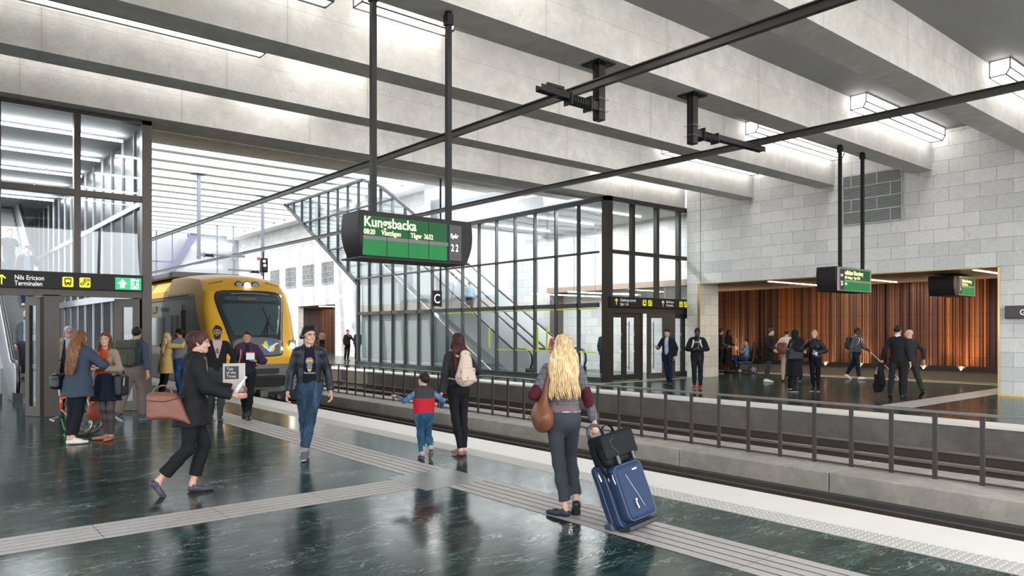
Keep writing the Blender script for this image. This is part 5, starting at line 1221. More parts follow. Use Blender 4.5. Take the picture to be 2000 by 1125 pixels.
    def garment(nm, m_, e=.014, hem=-.02, sleeve=.95, open_=None, flare=.0, seed=2, amp=.004, shirt=None, patch=None, collar=None, hood=False, skirtlike=0, vneck=None, stripe=None, arms=True, hemfollow=False, mats2=None, colorfn=None, neckh=.0):
        """jacket, shirt or coat; hem is the distance of the lower edge above (+) or below (-) the hip joint"""
        ext = .62
        g = Field(A(-.78, -.72, .0)*s, A(.78, .78, 1.62)*s, res)
        if arms:
            for q in 'lr':
                wrp = J['el'+q]+(J['wr'+q]-J['el'+q])*sleeve if sleeve > 0 else None
                upr = .044*s*w+e*.9
                if sleeve > 0: g.cone(J['sh'+q]-tu*.012, J['el'+q], upr, .039*s+e*.9, .035); cap(g, J['el'+q], wrp, .038*s+e*.9, .030*s+e*.85, .02)
                else: cap(g, J['sh'+q]-tu*.012, J['sh'+q]+(J['el'+q]-J['sh'+q])*(-sleeve), upr, .047*s+e, .035)
        cw = (.134 if fem else .152)*s*w
        g.cone(J['waist'], J['chest'], (.118 if fem else .138)*s*w+e, cw+e, .04, sf, .66); g.cone(J['chest'], J['chest']+tu*.06*s, cw+e, .12*s*w+e, .04, sf, .66)
        g.cone(J['shl']*.86+J['shr']*.14, J['shr']*.86+J['shl']*.14, .054*s+e*.8, .054*s+e*.8, .05)
        if fem: 
            for i in (-1, 1): g.ell(J['chest']+sf*.072*s+sr*i*.062*s+tu*.0, A(.056, .05, .056)*s, None, .03)
        hemp = J['pel']+tu*hem*s
        if hem < .16:
            if hem < -.10:
                g.cone(J['waist'], J['pel'], (.122 if fem else .14)*s*w+e, .155*s*w+e, .04, tf, .68)
                lo = J['pel']-up*(-hem)*s; lo = lo + (0 if not hemfollow else 0)
                cap(g, J['pel'], lo, .158*s*w+e, (.160+flare)*s*w+e, .04, tf, .78)
                for q in 'lr':
                    t = min(1, (-hem*s)/UL*1.1); g.cone(J['hip'+q], J['hip'+q]+(J['kn'+q]-J['hip'+q])*t*.8, .085*s*w+e, .085*s*w+e, .05)
                g.half(-up, -(J['pel'][2]+hem*s))
            else:
                cap(g, J['waist'], hemp, (.124 if fem else .142)*s*w+e, (.152+flare)*s*w+e, .04, tf, .69)
        g.cone(J['neck']-tu*.03*s, J['neck']+tu*(.028+neckh)*s, .064*s+e*.5, .058*s+e*.5, .02)
        if collar: g.cone(J['neck']-sr*.035*s-sf*.01, J['neck']+sr*.035*s-sf*.01, .052*s+e, .052*s+e, .02)
        if hood: g.ell(J['neck']-sf*.075*s-tu*.02*s, A(.115, .07, .075)*s, None, .03)
        g.disp(waves(seed, amp, (15, 48), 8, (.8, .8, 1.7)))
        # hollow the collar around the neck
        g.cone(J['neck']-tu*.0*s, J['neck']+tu*.14*s, .051*s, .056*s, .004, op='sub')
        def loc(X_, Y_, Z_):
            x_ = (X_-pel[0])*tr[0]+(Y_-pel[1])*tr[1]+(Z_-pel[2])*tr[2]; y_ = (X_-pel[0])*tf[0]+(Y_-pel[1])*tf[1]+(Z_-pel[2])*tf[2]; z_ = (X_-pel[0])*tu[0]+(Y_-pel[1])*tu[1]+(Z_-pel[2])*tu[2]
            return x_, y_, z_
        if open_ is not None:
            wb, wt_, zb, zt = open_    # half widths at the bottom and top of the opening, and its z range (from the hip, units of s)
            def cut(X_, Y_, Z_):
                x_, y_, z_ = loc(X_, Y_, Z_); t = np.clip((z_-zb*s)/((zt-zb)*s), 0, 1); ww = (wb+(wt_-wb)*t)*s
                return -np.maximum(np.maximum(np.abs(x_)-ww, -(y_+.0*s)), np.maximum(zb*s-z_, z_-(zt+.06)*s))
            g.fn(cut, .006)
        V, Fc = g.mesh(); ml = [m_]; mi_ = None
        if colorfn:
            c = centers(V, Fc)-pel; mi_ = colorfn(np.stack([c@tr, c@tf, c@tu], 1)/s, centers(V, Fc), J).astype(int); ml = [m_]+list(mats2)
        if patch:
            c = centers(V, Fc); mi_ = np.zeros(len(Fc), int) if mi_ is None else mi_
            for q in 'lr': mi_[(np.linalg.norm((c-J['el'+q]+sf*.03)*A(1, 1, .72), axis=1) < .072)] = 1
            ml = [m_, patch]
        return vmesh(nm, V, Fc, ml, root, mi_)
    def skirt(nm, m_, z_hem, r_hem=.25, pleat=0, e=.012, ztop=.16):
        g = Field(A(-.45, -.45, .3)*s, A(.45, .45, 1.16)*s, res); a = J['pel']+tu*ztop*s; b = A(J['pel'][0], J['pel'][1], z_hem)
        cap(g, a, J['pel'], .118*s*w+e, .158*s*w+e, .02, tf, .72, ea=True, eb=False); cap(g, J['pel'], b, .158*s*w+e, r_hem*s, .02, tf, .78)
        if pleat: g.disp(lambda X_, Y_, Z_: .010*np.sin(pleat*np.arctan2(Y_-pel[1], X_-pel[0]))*np.clip((pel[2]+.05-Z_)*4, 0, 1))
        V, Fc = g.mesh(); return vmesh(nm, V, Fc, m_, root)
    def shoe(kind, m_, sole, tall=0, socks_=None):
        for q in 'lr':
            R, ball = footR[q]; T = trs(R*s*(.92 if fem else 1.0), ball); rr = .005 if near else .008 if dist < 24 else .014; Rt = R.T; k = s
            c0 = T((0, -.05, .05)); g = Field(c0-.24*k, c0+A(.24*k, .24*k, .24*k+tall*s), rr)
            lift = .035 if kind == 'heel' else 0
            g.cone(T((0, -.150, .032+lift)), T((0, -.02, .030)), .036*k, .042*k, .02, R[:, 2], .85); g.cone(T((0, -.02, .028)), T((.0, .060, .024)), .043*k, .034*k, .02, R[:, 2], .70)
            g.cone(T((0, -.135, .045+lift)), T((0, -.125, .085+lift)), .036*k, .036*k, .02); g.cone(T((0, -.11, .07)), T((0, -.03, .045)), .034*k, .032*k, .02)
            if kind == 'flat':
                g.cone(T((0, -.115, .125)), T((0, -.03, .085)), .045*k, .040*k, .01, op='sub')
            if tall: cap(g, T((0, -.130, .08)), J['an'+q]+nrm(J['kn'+q]-J['an'+q])*tall*s, .040*k, .046*k+.03*tall, .02)
            if kind == 'heel': g.rbox(T((0, -.165, .02)), A(.022, .026, .03)*k, .008, Rt, .008)
            g.half(-R[:, 2], -(R[:, 2]@T((0, 0, .001))) , .004)
            V, Fc = g.mesh(); c = (centers(V, Fc)-ball)@R/s; m2 = np.where(c[:, 2] < (.020 if kind == 'sneaker' else .010), 1, 0)
            vmesh('shoe', V, Fc, [m_, sole], root, m2)
    ctx = dict(root=root, J=J, s=s, tu=tu, tf=tf, tr=tr, sr=sr, sf=sf, Hp=Hp, HR=HR, hc=hc, tight=tight, garment=garment, skirt=skirt, shoe=shoe, res=res, pel=pel, hs=hs, rh=rh, UL=UL)
    for fn_, kw in (under or []): ctx[fn_](**kw)
    for fn_, kw in (bottom or []): ctx[fn_](**kw)
    for fn_, kw in (top or []): ctx[fn_](**kw)
    if shoes: shoe(*shoes)
    if style == 'hood':
        g = Field(hc-A(.2, .2, .25)*hs, hc+.2*hs, max(rh, .006)); g.ell(Hp((0, -.018, .018)), A(.094, .112, .112)*hs, Ri, .02); g.cone(Hp((0, -.02, -.04)), J['neck']-tu*.02, .085*hs, .10*s, .04)
        g.ell(Hp((0, .095, -.012)), A(.058, .075, .082)*hs, Ri, .012, 'sub'); g.disp(waves(9, .004, (20, 50))); V, Fc = g.mesh(); vmesh('headscarf', V, Fc, cloth('headscarf_black', (.012, .012, .014)), root)
    root['_j'] = 0; del root['_j']
    ctx['mw'] = Matrix.Translation((X, Y, z0)) @ Matrix.Rotation(rz, 4, 'Z')
    return ctx
def held(ctx, name, label, cat, anchor=(0, 0, 0), group=None):
    """a thing carried by a person: top level, placed in the person's own axes"""
    t = thing(name, label, cat, group=group); t.matrix_world = ctx['mw'] @ Matrix.Translation(Vector(anchor)); return t
def fieldobj(name, g, m, parent, anchor=(0, 0, 0), mi=None):
    V, F = g.mesh(); return vmesh(name, V-A(*anchor), F, m, parent, mi)
def lobj(name, bm, m, parent, anchor, **k):
    bmesh.ops.translate(bm, verts=bm.verts[:], vec=-Vector(anchor)); return obj(name, bm, m, parent, local=True, **k)

# ---------------------------------------------------------------- the people of the near platform
def plaid(name, c1, c2, c3, sc_=1.0):
    m = bpy.data.materials.new(name); t = NT(m); p = t.pos((1, 1, 1), True); sx = t.n('ShaderNodeSeparateXYZ'); t.l(p, sx.inputs[0])
    d = t.math('ADD', sx.outputs[0], t.math('MULTIPLY', sx.outputs[1], .8))
    a = t.math('LESS_THAN', t.math('FRACT', t.math('MULTIPLY', d, 22/sc_)), .14); b = t.math('LESS_THAN', t.math('FRACT', t.math('MULTIPLY', sx.outputs[2], 20/sc_)), .13)
    n = t.noise(p, 160, 2, .6); base = t.mix(n, c1, tuple(x*1.5 for x in c1)); col = t.mix(t.math('MULTIPLY', t.math('MAXIMUM', a, b), .65), base, c2)
    a2 = t.math('LESS_THAN', t.math('FRACT', t.math('ADD', t.math('MULTIPLY', d, 11/sc_), .3)), .05); col = t.mix(t.math('MULTIPLY', a2, .8), col, c3)
    t.l(col, t.b.inputs['Base Color']); t.b.inputs['Roughness'].default_value = .85; t.b.inputs['Specular IOR Level'].default_value = .12; t.bump(n, .2, .004); return m
def denim(name, c, fade=1.9):
    m = bpy.data.materials.new(name); t = NT(m); p = t.pos((1, 1, .35), True); n = t.noise(p, 7, 4, .6, .5); n2 = t.noise(t.pos((1, 1, 1), True), 300, 2)
    col = t.ramp(n, [(.38, tuple(x*.6 for x in c)), (.52, c), (.66, tuple(min(.8, x*fade+.02) for x in c))]); col = t.mix(.35, col, t.ramp(n2, [(.3, (.6, .6, .6)), (.7, (1.2, 1.2, 1.2))]), 'MULTIPLY')
    t.l(col, t.b.inputs['Base Color']); t.b.inputs['Roughness'].default_value = .85; t.b.inputs['Specular IOR Level'].default_value = .12; t.bump(n2, .2, .004); return m
LEATHER = lambda n, c, r=.38: mat(n, c, r, noise=.25, nscale=9, bump=.35, bscale=90, spec=.3)
WSOLE = mat('sole_white', (.62, .61, .58), .6); BSOLE = mat('sole_black', (.015, .015, .015), .6); BLKC = cloth('cloth_black', (.012, .012, .013)); BLKT = cloth('leggings_black', (.008, .008, .010), .75, bump=.1)
CHAR = cloth('trousers_charcoal', (.038, .042, .050)); JEAN = denim('denim_blue', (.030, .060, .100)); JEAND = denim('denim_dark', (.012, .022, .045)); JEANB = denim('denim_bright', (.02, .052, .15)); WSH = cloth('cloth_white', (.62, .62, .62)); STEELB = mat('zip_metal', (.5, .5, .48), .3, .9)
# blonde woman with the suitcase
c = person('woman from behind, long wavy blonde hair, grey checked blazer, pulling a blue suitcase', 4.66, 4.88, -14, 1.68, fem=True, w=.97, skin='light', hair='blonde', style='longwave', lean=2, twist=-6, hy=22,
    feet=((-.075, .02, 0, 48, 0), (.115, -.03, .0, -8, 48)), hands=((-.20, .20, 1.08), (.315, -.02, .79)), elbow=((-.55, -1, -.3), (.3, -1, 0)), curl=(.5, .95), handdir=(None, (.12, -.02, -1)), palm=(None, (-.2, 1, 0)), kneepole=((-.12, 1, 0), (.02, 1, 0)),
    under=[('garment', dict(nm='shirt', m_=cloth('shirt_mauve_tiedye', (.14, .095, .105), noise=.6, nscale=8), e=.010, hem=.045, sleeve=.5, arms=False, flare=.02, mats2=[WSH], colorfn=lambda p, c_, J: np.where(p[:, 2] < .052, 1, 0)))],
    bottom=[('tight', dict(nm='trousers', m_=CHAR, e=.007, crop=.86, flare=.012, amp=.003))],
    top=[('garment', dict(nm='blazer', m_=plaid('blazer_check', (.085, .088, .095), (.035, .035, .04), (.16, .10, .09)), e=.016, hem=.125, sleeve=.92, amp=.004, flare=-.004, patch=cloth('elbow_patch_maroon', (.06, .012, .018), .9), neckh=-.01))],
    shoes=('flat', LEATHER('flats_navy', (.012, .016, .028)), BSOLE))
J = c['J']; s_ = c['s']
bm = bmesh.new()
for k in range(4): disc(bm, J['elr']+(J['wrr']-J['elr'])*(.66+k*.06)+A(.048, -.012, 0), (1, 0, 0), .008, .012, 10)
obj('cuff_button', bm, mat('button_dark', (.02, .015, .012), .4), c['root'], local=True)
def strap(bm, pts, w_, th, side=None):
    pts = [Vector(p) for p in pts]; rows = []
    for i, p in enumerate(pts):
        d = (pts[min(i+1, len(pts)-1)]-pts[max(i-1, 0)]).normalized(); sd = Vector(side) if side is not None else Vector((1, 0, 0)); sd = (sd-d*sd.dot(d)).normalized(); n = d.cross(sd)
        rows.append([bm.verts.new(p+sd*(a*w_/2)+n*(b*th/2)) for a, b in ((-1, -1), (1, -1), (1, 1), (-1, 1))])
    for A_, B_ in zip(rows, rows[1:]):
        for k in range(4): bm.faces.new((A_[k], A_[(k+1) % 4], B_[(k+1) % 4], B_[k]))
    bm.faces.new(rows[0][::-1]); bm.faces.new(rows[-1])
# brown shoulder bag
an = J['shl']+A(-.06, -.05, -.42); t = held(c, 'shoulder_bag', 'brown leather hobo bag on the left shoulder of the blonde woman', 'bag', an)
g = Field(an-.32, an+.5, .009); g.ell(an+A(0, -.01, -.02), (.105, .17, .135), None, .02); g.cone(an+A(0, -.03, .10), J['shl']+A(-.005, -.07, -.06), .085, .030, .05, (1, 0, 0), .65); g.cone(an+A(0, .06, .08), J['shl']+A(-.005, .03, -.05), .05, .022, .05, (1, 0, 0), .65)
g.cone(J['shl']+A(-.0, -.07, -.06), J['shl']+A(.01, -.03, .045), .026, .016, .02); g.cone(J['shl']+A(.01, -.03, .045), J['shl']+A(-.0, .05, -.04), .016, .02, .02)
g.disp(waves(31, .006, (15, 40), 6, (1.5, 1.5, .5))); fieldobj('bag_body', g, LEATHER('leather_brown', (.15, .058, .028)), t, an)
bm = bmesh.new(); tube(bm, [A(*(an+A(-.105+.0*k, -.12+.03*k, .0-.006*(k-4)**2*.6))) for k in range(9)], .004, 6); lobj('seam', bm, LEATHER('leather_seam', (.07, .028, .016)), t, an)

# blue suitcase and the black bag strapped on it  (own axes: x = width, y = front face normal, z = up along the handle)
def suitcase():
    base = Vector((4.80, 4.13, .045)); t = thing('suitcase', 'blue two wheeled soft suitcase tilted on its wheels, pulled by the blonde woman', 'suitcase', base)
    xw = Vector((.985, -.17, 0)).normalized(); axis = Vector((-.30, .34, .86)).normalized(); axis = (axis-xw*axis.dot(xw)*.55).normalized(); xw = (xw-axis*xw.dot(axis)).normalized(); yn = xw.cross(axis)*-1
    if yn.y < 0: yn = -yn
    M = Matrix((xw, yn, axis)).transposed(); t.rotation_euler = M.to_euler() if M.determinant() > 0 else Matrix((-xw, yn, axis)).transposed().to_euler()
    BL = mat('suitcase_blue', (.004, .020, .068), .6, noise=.15, nscale=12, bump=.4, bscale=500); BLP = mat('suitcase_piping', (.08, .10, .13), .5)
    g = Field((-.27, -.02-.22, -.04), (.27, .24, .62), .0085); g.rbox((0, .05, .29), (.185, .10, .275), .045); g.disp(waves(3, .0025, (12, 30))); fieldobj('main_case', g, BL, t)
    g = Field((-.25, -.22, .0), (.25, .03, .62), .0085); g.rbox((0, -.085, .285), (.165, .075, .245), .055); g.disp(waves(4, .003, (12, 26))); g.rbox((0, -.15, .285), (.135, .012, .20), .01, None, .01); fieldobj('front_pocket', g, BL, t)
    def ring(y, hw, z0, z1, r, rad=.004):
        pts = []
        for cx, cz, a0 in ((hw-r, z1-r, 0), (-hw+r, z1-r, 90), (-hw+r, z0+r, 180), (hw-r, z0+r, 270)):
            for k in range(6): a = math.radians(a0+18*k); pts.append((cx+r*math.cos(a), y, cz+r*math.sin(a)))
        b = bmesh.new(); tube(b, pts, rad, 6, closed=True); return b
    obj('piping', ring(-.145, .150, .055, .515, .05), BLP, t, local=True); obj('piping', ring(-.045, .186, .02, .56, .05), BLP, t, local=True); obj('piping', ring(.055, .187, .02, .56, .05), BLP, t, local=True)
    b = bmesh.new(); tube(b, [(-.06, -.165, .43), (-.03, -.167, .33), (0, -.168, .24), (.03, -.166, .14)], .004, 6); obj('zip_line', b, mat('zip_grey', (.30, .31, .33), .4, .6), t, local=True)
    for p in ((-.045, -.17, .20), (-.16, -.12, .44), (-.165, -.06, .47), (-.19, .02, .49)):
        b = bmesh.new(); bar(b, p, (p[0]+.005, p[1]-.004, p[2]-.06), .018, .01); disc(b, (p[0], p[1]-.004, p[2]+.012), (0, 1, 0), .010, .014, 10); obj('zip_pull', b, STEELB, t, local=True)
    b = bmesh.new(); bx(b, .02, .075, -.170, -.160, .445, .462); obj('badge', b, STEELB, t, local=True, bevel=.004)
    for x in (-.19, .19):
        b = bmesh.new(); disc(b, (x, .10, .0), (1, 0, 0), .042, .030, 24); w_ = obj('wheel', b, mat('wheel_rubber', (.02, .02, .02), .6), t, local=True)
        b = bmesh.new(); disc(b, (x+(.016 if x > 0 else -.016), .10, 0), (1, 0, 0), .028, .006, 20)
        for k in range(5): a = k*2*PI/5; bar(b, (x*1.09, .10, 0), (x*1.09, .10+.026*math.cos(a), .026*math.sin(a)), .009, .006)
        q = obj('hubcap', b, STEELB, w_, local=True)
        g = Field((x-.05, .03, -.06), (x+.05, .19, .10), .006); g.rbox((x*.97, .105, .035), (.032, .055, .045), .02); fieldobj('wheel_housing', g, mat('housing_dark', (.03, .04, .06), .5), t)
    b = bmesh.new(); bx(b, -.17, .17, -.13, .13, -.02, .02); obj('base', b, mat('case_base', (.012, .012, .014), .6), t, local=True, bevel=.01)
    for x in (-.075, .075):
        b = bmesh.new(); tube(b, [(x, .13, .50), (x, .13, .83)], .009, 8); obj('handle_tube', b, mat('chrome_tube', (.75, .75, .75), .2, 1), t, local=True)
    b = bmesh.new(); tube(b, [(-.075, .13, .79), (-.078, .13, .85), (-.06, .13, .892), (0, .13, .91), (.06, .13, .892), (.078, .13, .85), (.075, .13, .79)], .016, 8); obj('handle_grip', b, mat('grip_dark', (.03, .035, .045), .5), t, local=True, smooth=True)
    b = bmesh.new(); bx(b, .188, .192, -.02, .03, .40, .47); bx(b, .192, .235, -.02, -.017, .39, .455); obj('luggage_tag', b, mat('tag_white', (.7, .72, .74), .5), t, local=True)
    # black messenger bag resting on top against the handle
    mw = Matrix.Translation(base) @ t.rotation_euler.to_matrix().to_4x4(); k = thing('messenger_bag', 'black messenger bag strapped on top of the blue suitcase', 'bag'); k.matrix_world = mw @ Matrix.Translation((0, -.02, .525))
    BG = cloth('bag_black_nylon', (.010, .011, .013), .6)
    g = Field((-.27, -.22, -.05), (.27, .17, .36), .0085); g.rbox((0, .0, .13), (.175, .105, .125), .04); g.disp(waves(6, .006, (12, 34))); fieldobj('bag_body', g, BG, k)
    g = Field((-.27, -.24, .0), (.27, .17, .36), .0085); g.rbox((0, -.025, .215), (.182, .105, .065), .03, None); g.rbox((0, -.115, .155), (.18, .014, .095), .012, None, .02); g.disp(waves(7, .003, (10, 24))); fieldobj('flap', g, BG, k)
    for x in (-.07, .10):
        b = bmesh.new(); bx(b, x-.016, x+.016, -.142, -.12, .0, .075); obj('buckle', b, mat('buckle_black', (.03, .03, .032), .35), k, local=True, bevel=.004)
    b = bmesh.new(); strap(b, [(-.06, -.02, .27), (-.055, -.02, .32), (-.02, -.02, .345), (.03, -.02, .345), (.06, -.02, .32), (.065, -.02, .27)], .03, .006, (0, 1, 0)); obj('carry_handle', b, BG, k, local=True)
    b = bmesh.new(); strap(b, [(-.18, .0, .22), (-.20, -.02, .12), (-.205, -.05, .0), (-.19, -.07, -.08), (-.17, -.06, -.04)], .035, .006, (0, 1, 0)); obj('shoulder_strap', b, BG, k, local=True)
    b = bmesh.new(); tube(b, [(-.04, -.132, .09), (-.09, -.135, .16), (-.10, -.135, .20), (-.02, -.13, .245)], .002, 4); obj('stitching', b, mat('stitch_grey', (.12, .12, .13), .7), k, local=True); 
suitcase()

# woman in black parka walking right
c = person('woman in black parka walking right with a brown leather bag, hair pinned up', 2.33, 8.06, 92, 1.74, fem=True, w=1.06, skin='light', hair='redbrown', style='updo', lean=7, hy=-8, hp=3,
    feet=((-.05, .13, 0, 0, 0), (.08, -.30, .01, 0, 52)), hands=((-.12, .40, 1.06), (.19, .40, 1.02)), elbow=((-.4, -.6, -1), (.4, -.6, -1)), curl=.35, handdir=((.1, 1, .0), (-.15, 1, -.12)), palm=((1, 0, .2), (-1, 0, .5)), kneepole=((0, 1, 0), (0, 1, 0)), drop=.03,
    under=[('garment', dict(nm='scarf', m_=cloth('scarf_pale', (.42, .42, .36), noise=.3, nscale=20), e=.022, hem=.20, sleeve=.3, arms=False))],
    bottom=[('tight', dict(nm='trousers', m_=BLKC, e=.012, crop=.80, flare=.02, amp=.004))],
    top=[('garment', dict(nm='parka', m_=cloth('parka_black', (.014, .014, .015), .7), e=.034, hem=-.20, sleeve=.96, amp=.008, flare=.03, open_=(.02, .07, .10, .46), hood=True))],
    shoes=('flat', LEATHER('shoes_slate', (.035, .04, .055)), mat('sole_rust', (.16, .045, .035), .6)))
J = c['J']
an = A(.19, -.24, .94); t = held(c, 'tote_bag', 'reddish brown leather bag hanging at the side of the woman in the black parka', 'bag', an)
g = Field(an-A(.2, .36, .3), an+A(.2, .36, .3), .0095); R = Matrix.Rotation(math.radians(-12), 3, 'X'); Rn = np.array(R).T
g.fn(lambda X_, Y_, Z_: (lambda a_, b_, c_: np.sqrt(np.maximum(a_, 0)**2+np.maximum(b_, 0)**2+np.maximum(c_, 0)**2)+np.minimum(np.maximum(np.maximum(a_, b_), c_), 0)-.045)(np.abs(X_-an[0])-(.045-.16*(Z_-an[2]+.12)), np.abs(Y_-an[1]+.25*(Z_-an[2]))-(.145-.20*(Z_-an[2]+.12)), np.abs(Z_-an[2]+.12*(Y_-an[1])+.22*(Y_-an[1])**2*4)-.090), 0, 'add'); g.disp(waves(8, .006, (12, 30))); fieldobj('bag_body', g, LEATHER('leather_reddish', (.17, .062, .042)), t, an)
bm = bmesh.new(); strap(bm, [an+A(.0, -.12, .12), an+A(-.01, -.10, .17), an+A(-.03, -.03, .20), an+A(-.02, .04, .19), an+A(0, .07, .11)], .035, .012, (1, 0, 0)); lobj('handle', bm, _M['leather_reddish'], t, an)
bm = bmesh.new(); tube(bm, [an+A(.079, -.17, .06), an+A(.082, 0, .045), an+A(.078, .17, .085)], .004, 6); lobj('zip_line', bm, mat('zip_dark', (.05, .02, .015), .5), t, an)
pa = J['palml']+A(-.03, .0, .09); t = held(c, 'book', 'pale book with a black label held by the woman in the black parka', 'book', pa)
bm = bmesh.new(); bx(bm, pa[0]-.015, pa[0]+.015, pa[1]-.16, pa[1]+.06, pa[2]-.10, pa[2]+.19); lobj('cover', bm, mat('book_cover', (.42, .38, .33), .6), t, pa)
bm = bmesh.new(); bx(bm, pa[0]+.015, pa[0]+.018, pa[1]-.14, pa[1]-.0, pa[2]+.02, pa[2]+.16); lobj('label', bm, mat('book_label', (.02, .018, .016), .6), t, pa)
for i, wd in enumerate(('Tale', 'of the', 'Times')):
    o = text('lettering', wd, .042, (0, 0, 0), WSH, None, sx=.95); o.parent = t; o.location = (.019, -.125, .118-.04*i); o.rotation_euler = (PI/2, 0, PI/2)
bm = bmesh.new(); bx(bm, pa[0]-.014, pa[0]+.014, pa[1]+.06, pa[1]+.066, pa[2]-.10, pa[2]+.19); lobj('pages', bm, WSH, t, pa)
pa = (J['palml']+J['palmr'])/2+A(0, .0, .05); t = held(c, 'water_bottle', 'clear plastic bottle in the hands of the woman in the black parka', 'bottle', pa)
bm = bmesh.new(); tube(bm, [pa+A(0, -.07, -.10), pa+A(0, -.06, -.08), pa+A(0, .01, .03), pa+A(0, .04, .07), pa+A(0, .06, .10)], [.022, .027, .027, .016, .011], 14); lobj('bottle_body', bm, mat('bottle_plastic', (.55, .58, .58), .15, coat=.5), t, pa, smooth=True)
bm = bmesh.new(); tube(bm, [pa+A(0, .06, .10), pa+A(0, .07, .12)], .016, 12); lobj('cap', bm, WSH, t, pa)

# young man in jeans walking towards the camera
c = person('young man with headphones, dark leather jacket and blue jeans walking towards the camera', 4.10, 9.10, 178, 1.77, w=.90, skin='light', hair='black', style='quiff', lean=2, hy=24, hp=2,
    feet=((.075, .10, 0, -4, 0), (.035, -.24, .0, -8, 30)), hands=((-.27, .04, .90), (.27, .08, .90)), curl=.6, headphones=True,
    under=[('garment', dict(nm='t_shirt', m_=cloth('tshirt_navy', (.008, .010, .018)), e=.004, hem=-.03, sleeve=.3, arms=False, amp=.003))],
    bottom=[('tight', dict(nm='jeans', m_=JEAN, e=.012, crop=.93, flare=.012, amp=.004, cuff=cloth('jeans_cuff', (.24, .22, .21))))],
    top=[('garment', dict(nm='leather_jacket', m_=LEATHER('leather_navy_black', (.010, .012, .018), .40), e=.017, hem=-.02, sleeve=.97, amp=.005, open_=(.095, .055, -.1, .50), collar=True))],
    shoes=('sneaker', cloth('sneaker_grey', (.10, .11, .14)), WSOLE))
J = c['J']; tf = c['tf']; ctr = J['chest']; 
def onchest(x, z, c_, d=.112): return A(x, c_['tf'][1]*0, 0)
def emblem():
    y = J['chest'][1]+.118*c['s']; parts = []
    def dk(x, z, r, m, dy=0):
        b = bmesh.new(); disc(b, (x, y+dy, z), (0, 1, .03), r, .006, 20); obj('print', b, m, sh, local=True)
    sh = [o for o in bpy.data.objects if o.parent == c['root'] and o.name.startswith('t_shirt')][0]; zc = J['chest'][2]
    G_ = cloth('print_grey', (.16, .16, .20)); O_ = cloth('print_orange', (.62, .30, .06)); Yw = cloth('print_yellow', (.55, .42, .06))
    dk(0, zc+.01, .052, G_); dk(-.018, zc+.018, .019, O_, .003); dk(.018, zc+.018, .019, O_, .003); dk(0, zc-.062, .035, G_); dk(0, zc-.098, .026, Yw)
    o = text('print', 'Tunnelnära', .032, (0, 0, 0), WSH, None, sx=1.0, align='CENTER'); o.parent = sh; o.location = (0, y+.004, zc-.15); o.rotation_euler = (PI/2, 0, PI)
emblem()

# couple: bearded man, woman with plaid shawl
c = person('bearded man in black cardigan and pink shirt walking towards the camera', 4.50, 14.0, 176, 1.80, w=.93, skin='brown', hair='black', style='curly', beard='full', lean=1, hy=-8,
    feet=((-.06, .05, 0, 4, 0), (.10, -.16, 0, -6, 20)), hands=((-.33, .16, .95), (.27, .0, .92)), curl=.7, elbow=((-.7, -1, 0), (.6, -1, 0)),
    under=[('garment', dict(nm='shirt', m_=cloth('shirt_pink', (.40, .27, .28), noise=.12, nscale=40), e=.008, hem=.02, sleeve=.9, collar=True))],
    bottom=[('tight', dict(nm='trousers', m_=cloth('trousers_green', (.028, .042, .040)), e=.012, crop=.97))],
    top=[('garment', dict(nm='cardigan', m_=BLKC, e=.016, hem=-.03, sleeve=.93, amp=.003, open_=(.004, .075, .20, .47)))],
    shoes=('boot', LEATHER('boots_charcoal', (.03, .032, .035)), BSOLE, .08))
J = c['J']; an = J['chest']+A(.005, .128, .05); t = held(c, 'sunglasses', 'dark sunglasses hanging at the shirt opening of the bearded man', 'sunglasses', an)
bm = bmesh.new(); disc(bm, an+A(0, 0, -.02), (0, 1, 0), .022, .006, 12); disc(bm, an+A(0.0, 0, -.065), (0, 1, 0), .022, .006, 12); lobj('lens', bm, mat('glasses_black', (.01, .01, .01), .3), t, an); bm = bmesh.new(); bar(bm, an+A(0, .0, .02), an+A(0, 0, -.09), .008, .006); lobj('frame', bm, mat('glasses_black'), t, an)
an = J['palml']+A(0, .02, 0); t = held(c, 'phone', 'phone in the hand of the bearded man', 'phone', an); bm = bmesh.new(); bx(bm, an[0]-.035, an[0]+.035, an[1]-.0, an[1]+.008, an[2]-.06, an[2]+.08); lobj('phone_case', bm, mat('phone_black', (.01, .01, .012), .2), t, an, bevel=.003)
c = person('smiling woman with a dark red and blue checked shawl and ankle boots, holding a booklet', 5.02, 13.9, 180, 1.70, fem=True, w=.97, skin='tan', hair='black', style='ponytail', lean=1, hy=-6,
    feet=((-.03, .10, 0, 0, 0), (.05, -.22, 0, -4, 35)), hands=((-.13, .20, 1.13), (.24, .03, .88)), curl=.6, elbow=((-.9, -.6, -.8), (.6, -1, 0)), handdir=((.7, .5, .35), None), palm=((.3, -.6, .6), None),
    bottom=[('tight', dict(nm='leggings', m_=BLKT, e=.004, crop=.92, amp=.002))],
    top=[('garment', dict(nm='blouse', m_=cloth('blouse_navy', (.014, .014, .024)), e=.016, hem=-.04, sleeve=.9, flare=.01)), ('garment', dict(nm='shawl', m_=plaid('shawl_plaid', (.020, .018, .040), (.11, .014, .022), (.07, .015, .03), 2.6), e=.042, hem=.10, sleeve=.55, amp=.010, open_=(.11, .03, .05, .47)))],
    shoes=('heel', LEATHER('boots_black', (.010, .010, .011), .3), BSOLE, .10))
J = c['J']; an = J['palml']+A(.01, .03, .04); t = held(c, 'booklet', 'white and blue booklet held by the smiling woman with the checked shawl', 'booklet', an); bm = bmesh.new(); bx(bm, an[0]-.06, an[0]+.09, an[1], an[1]+.01, an[2]-.04, an[2]+.10); o = lobj('cover', bm, WSH, t, an)
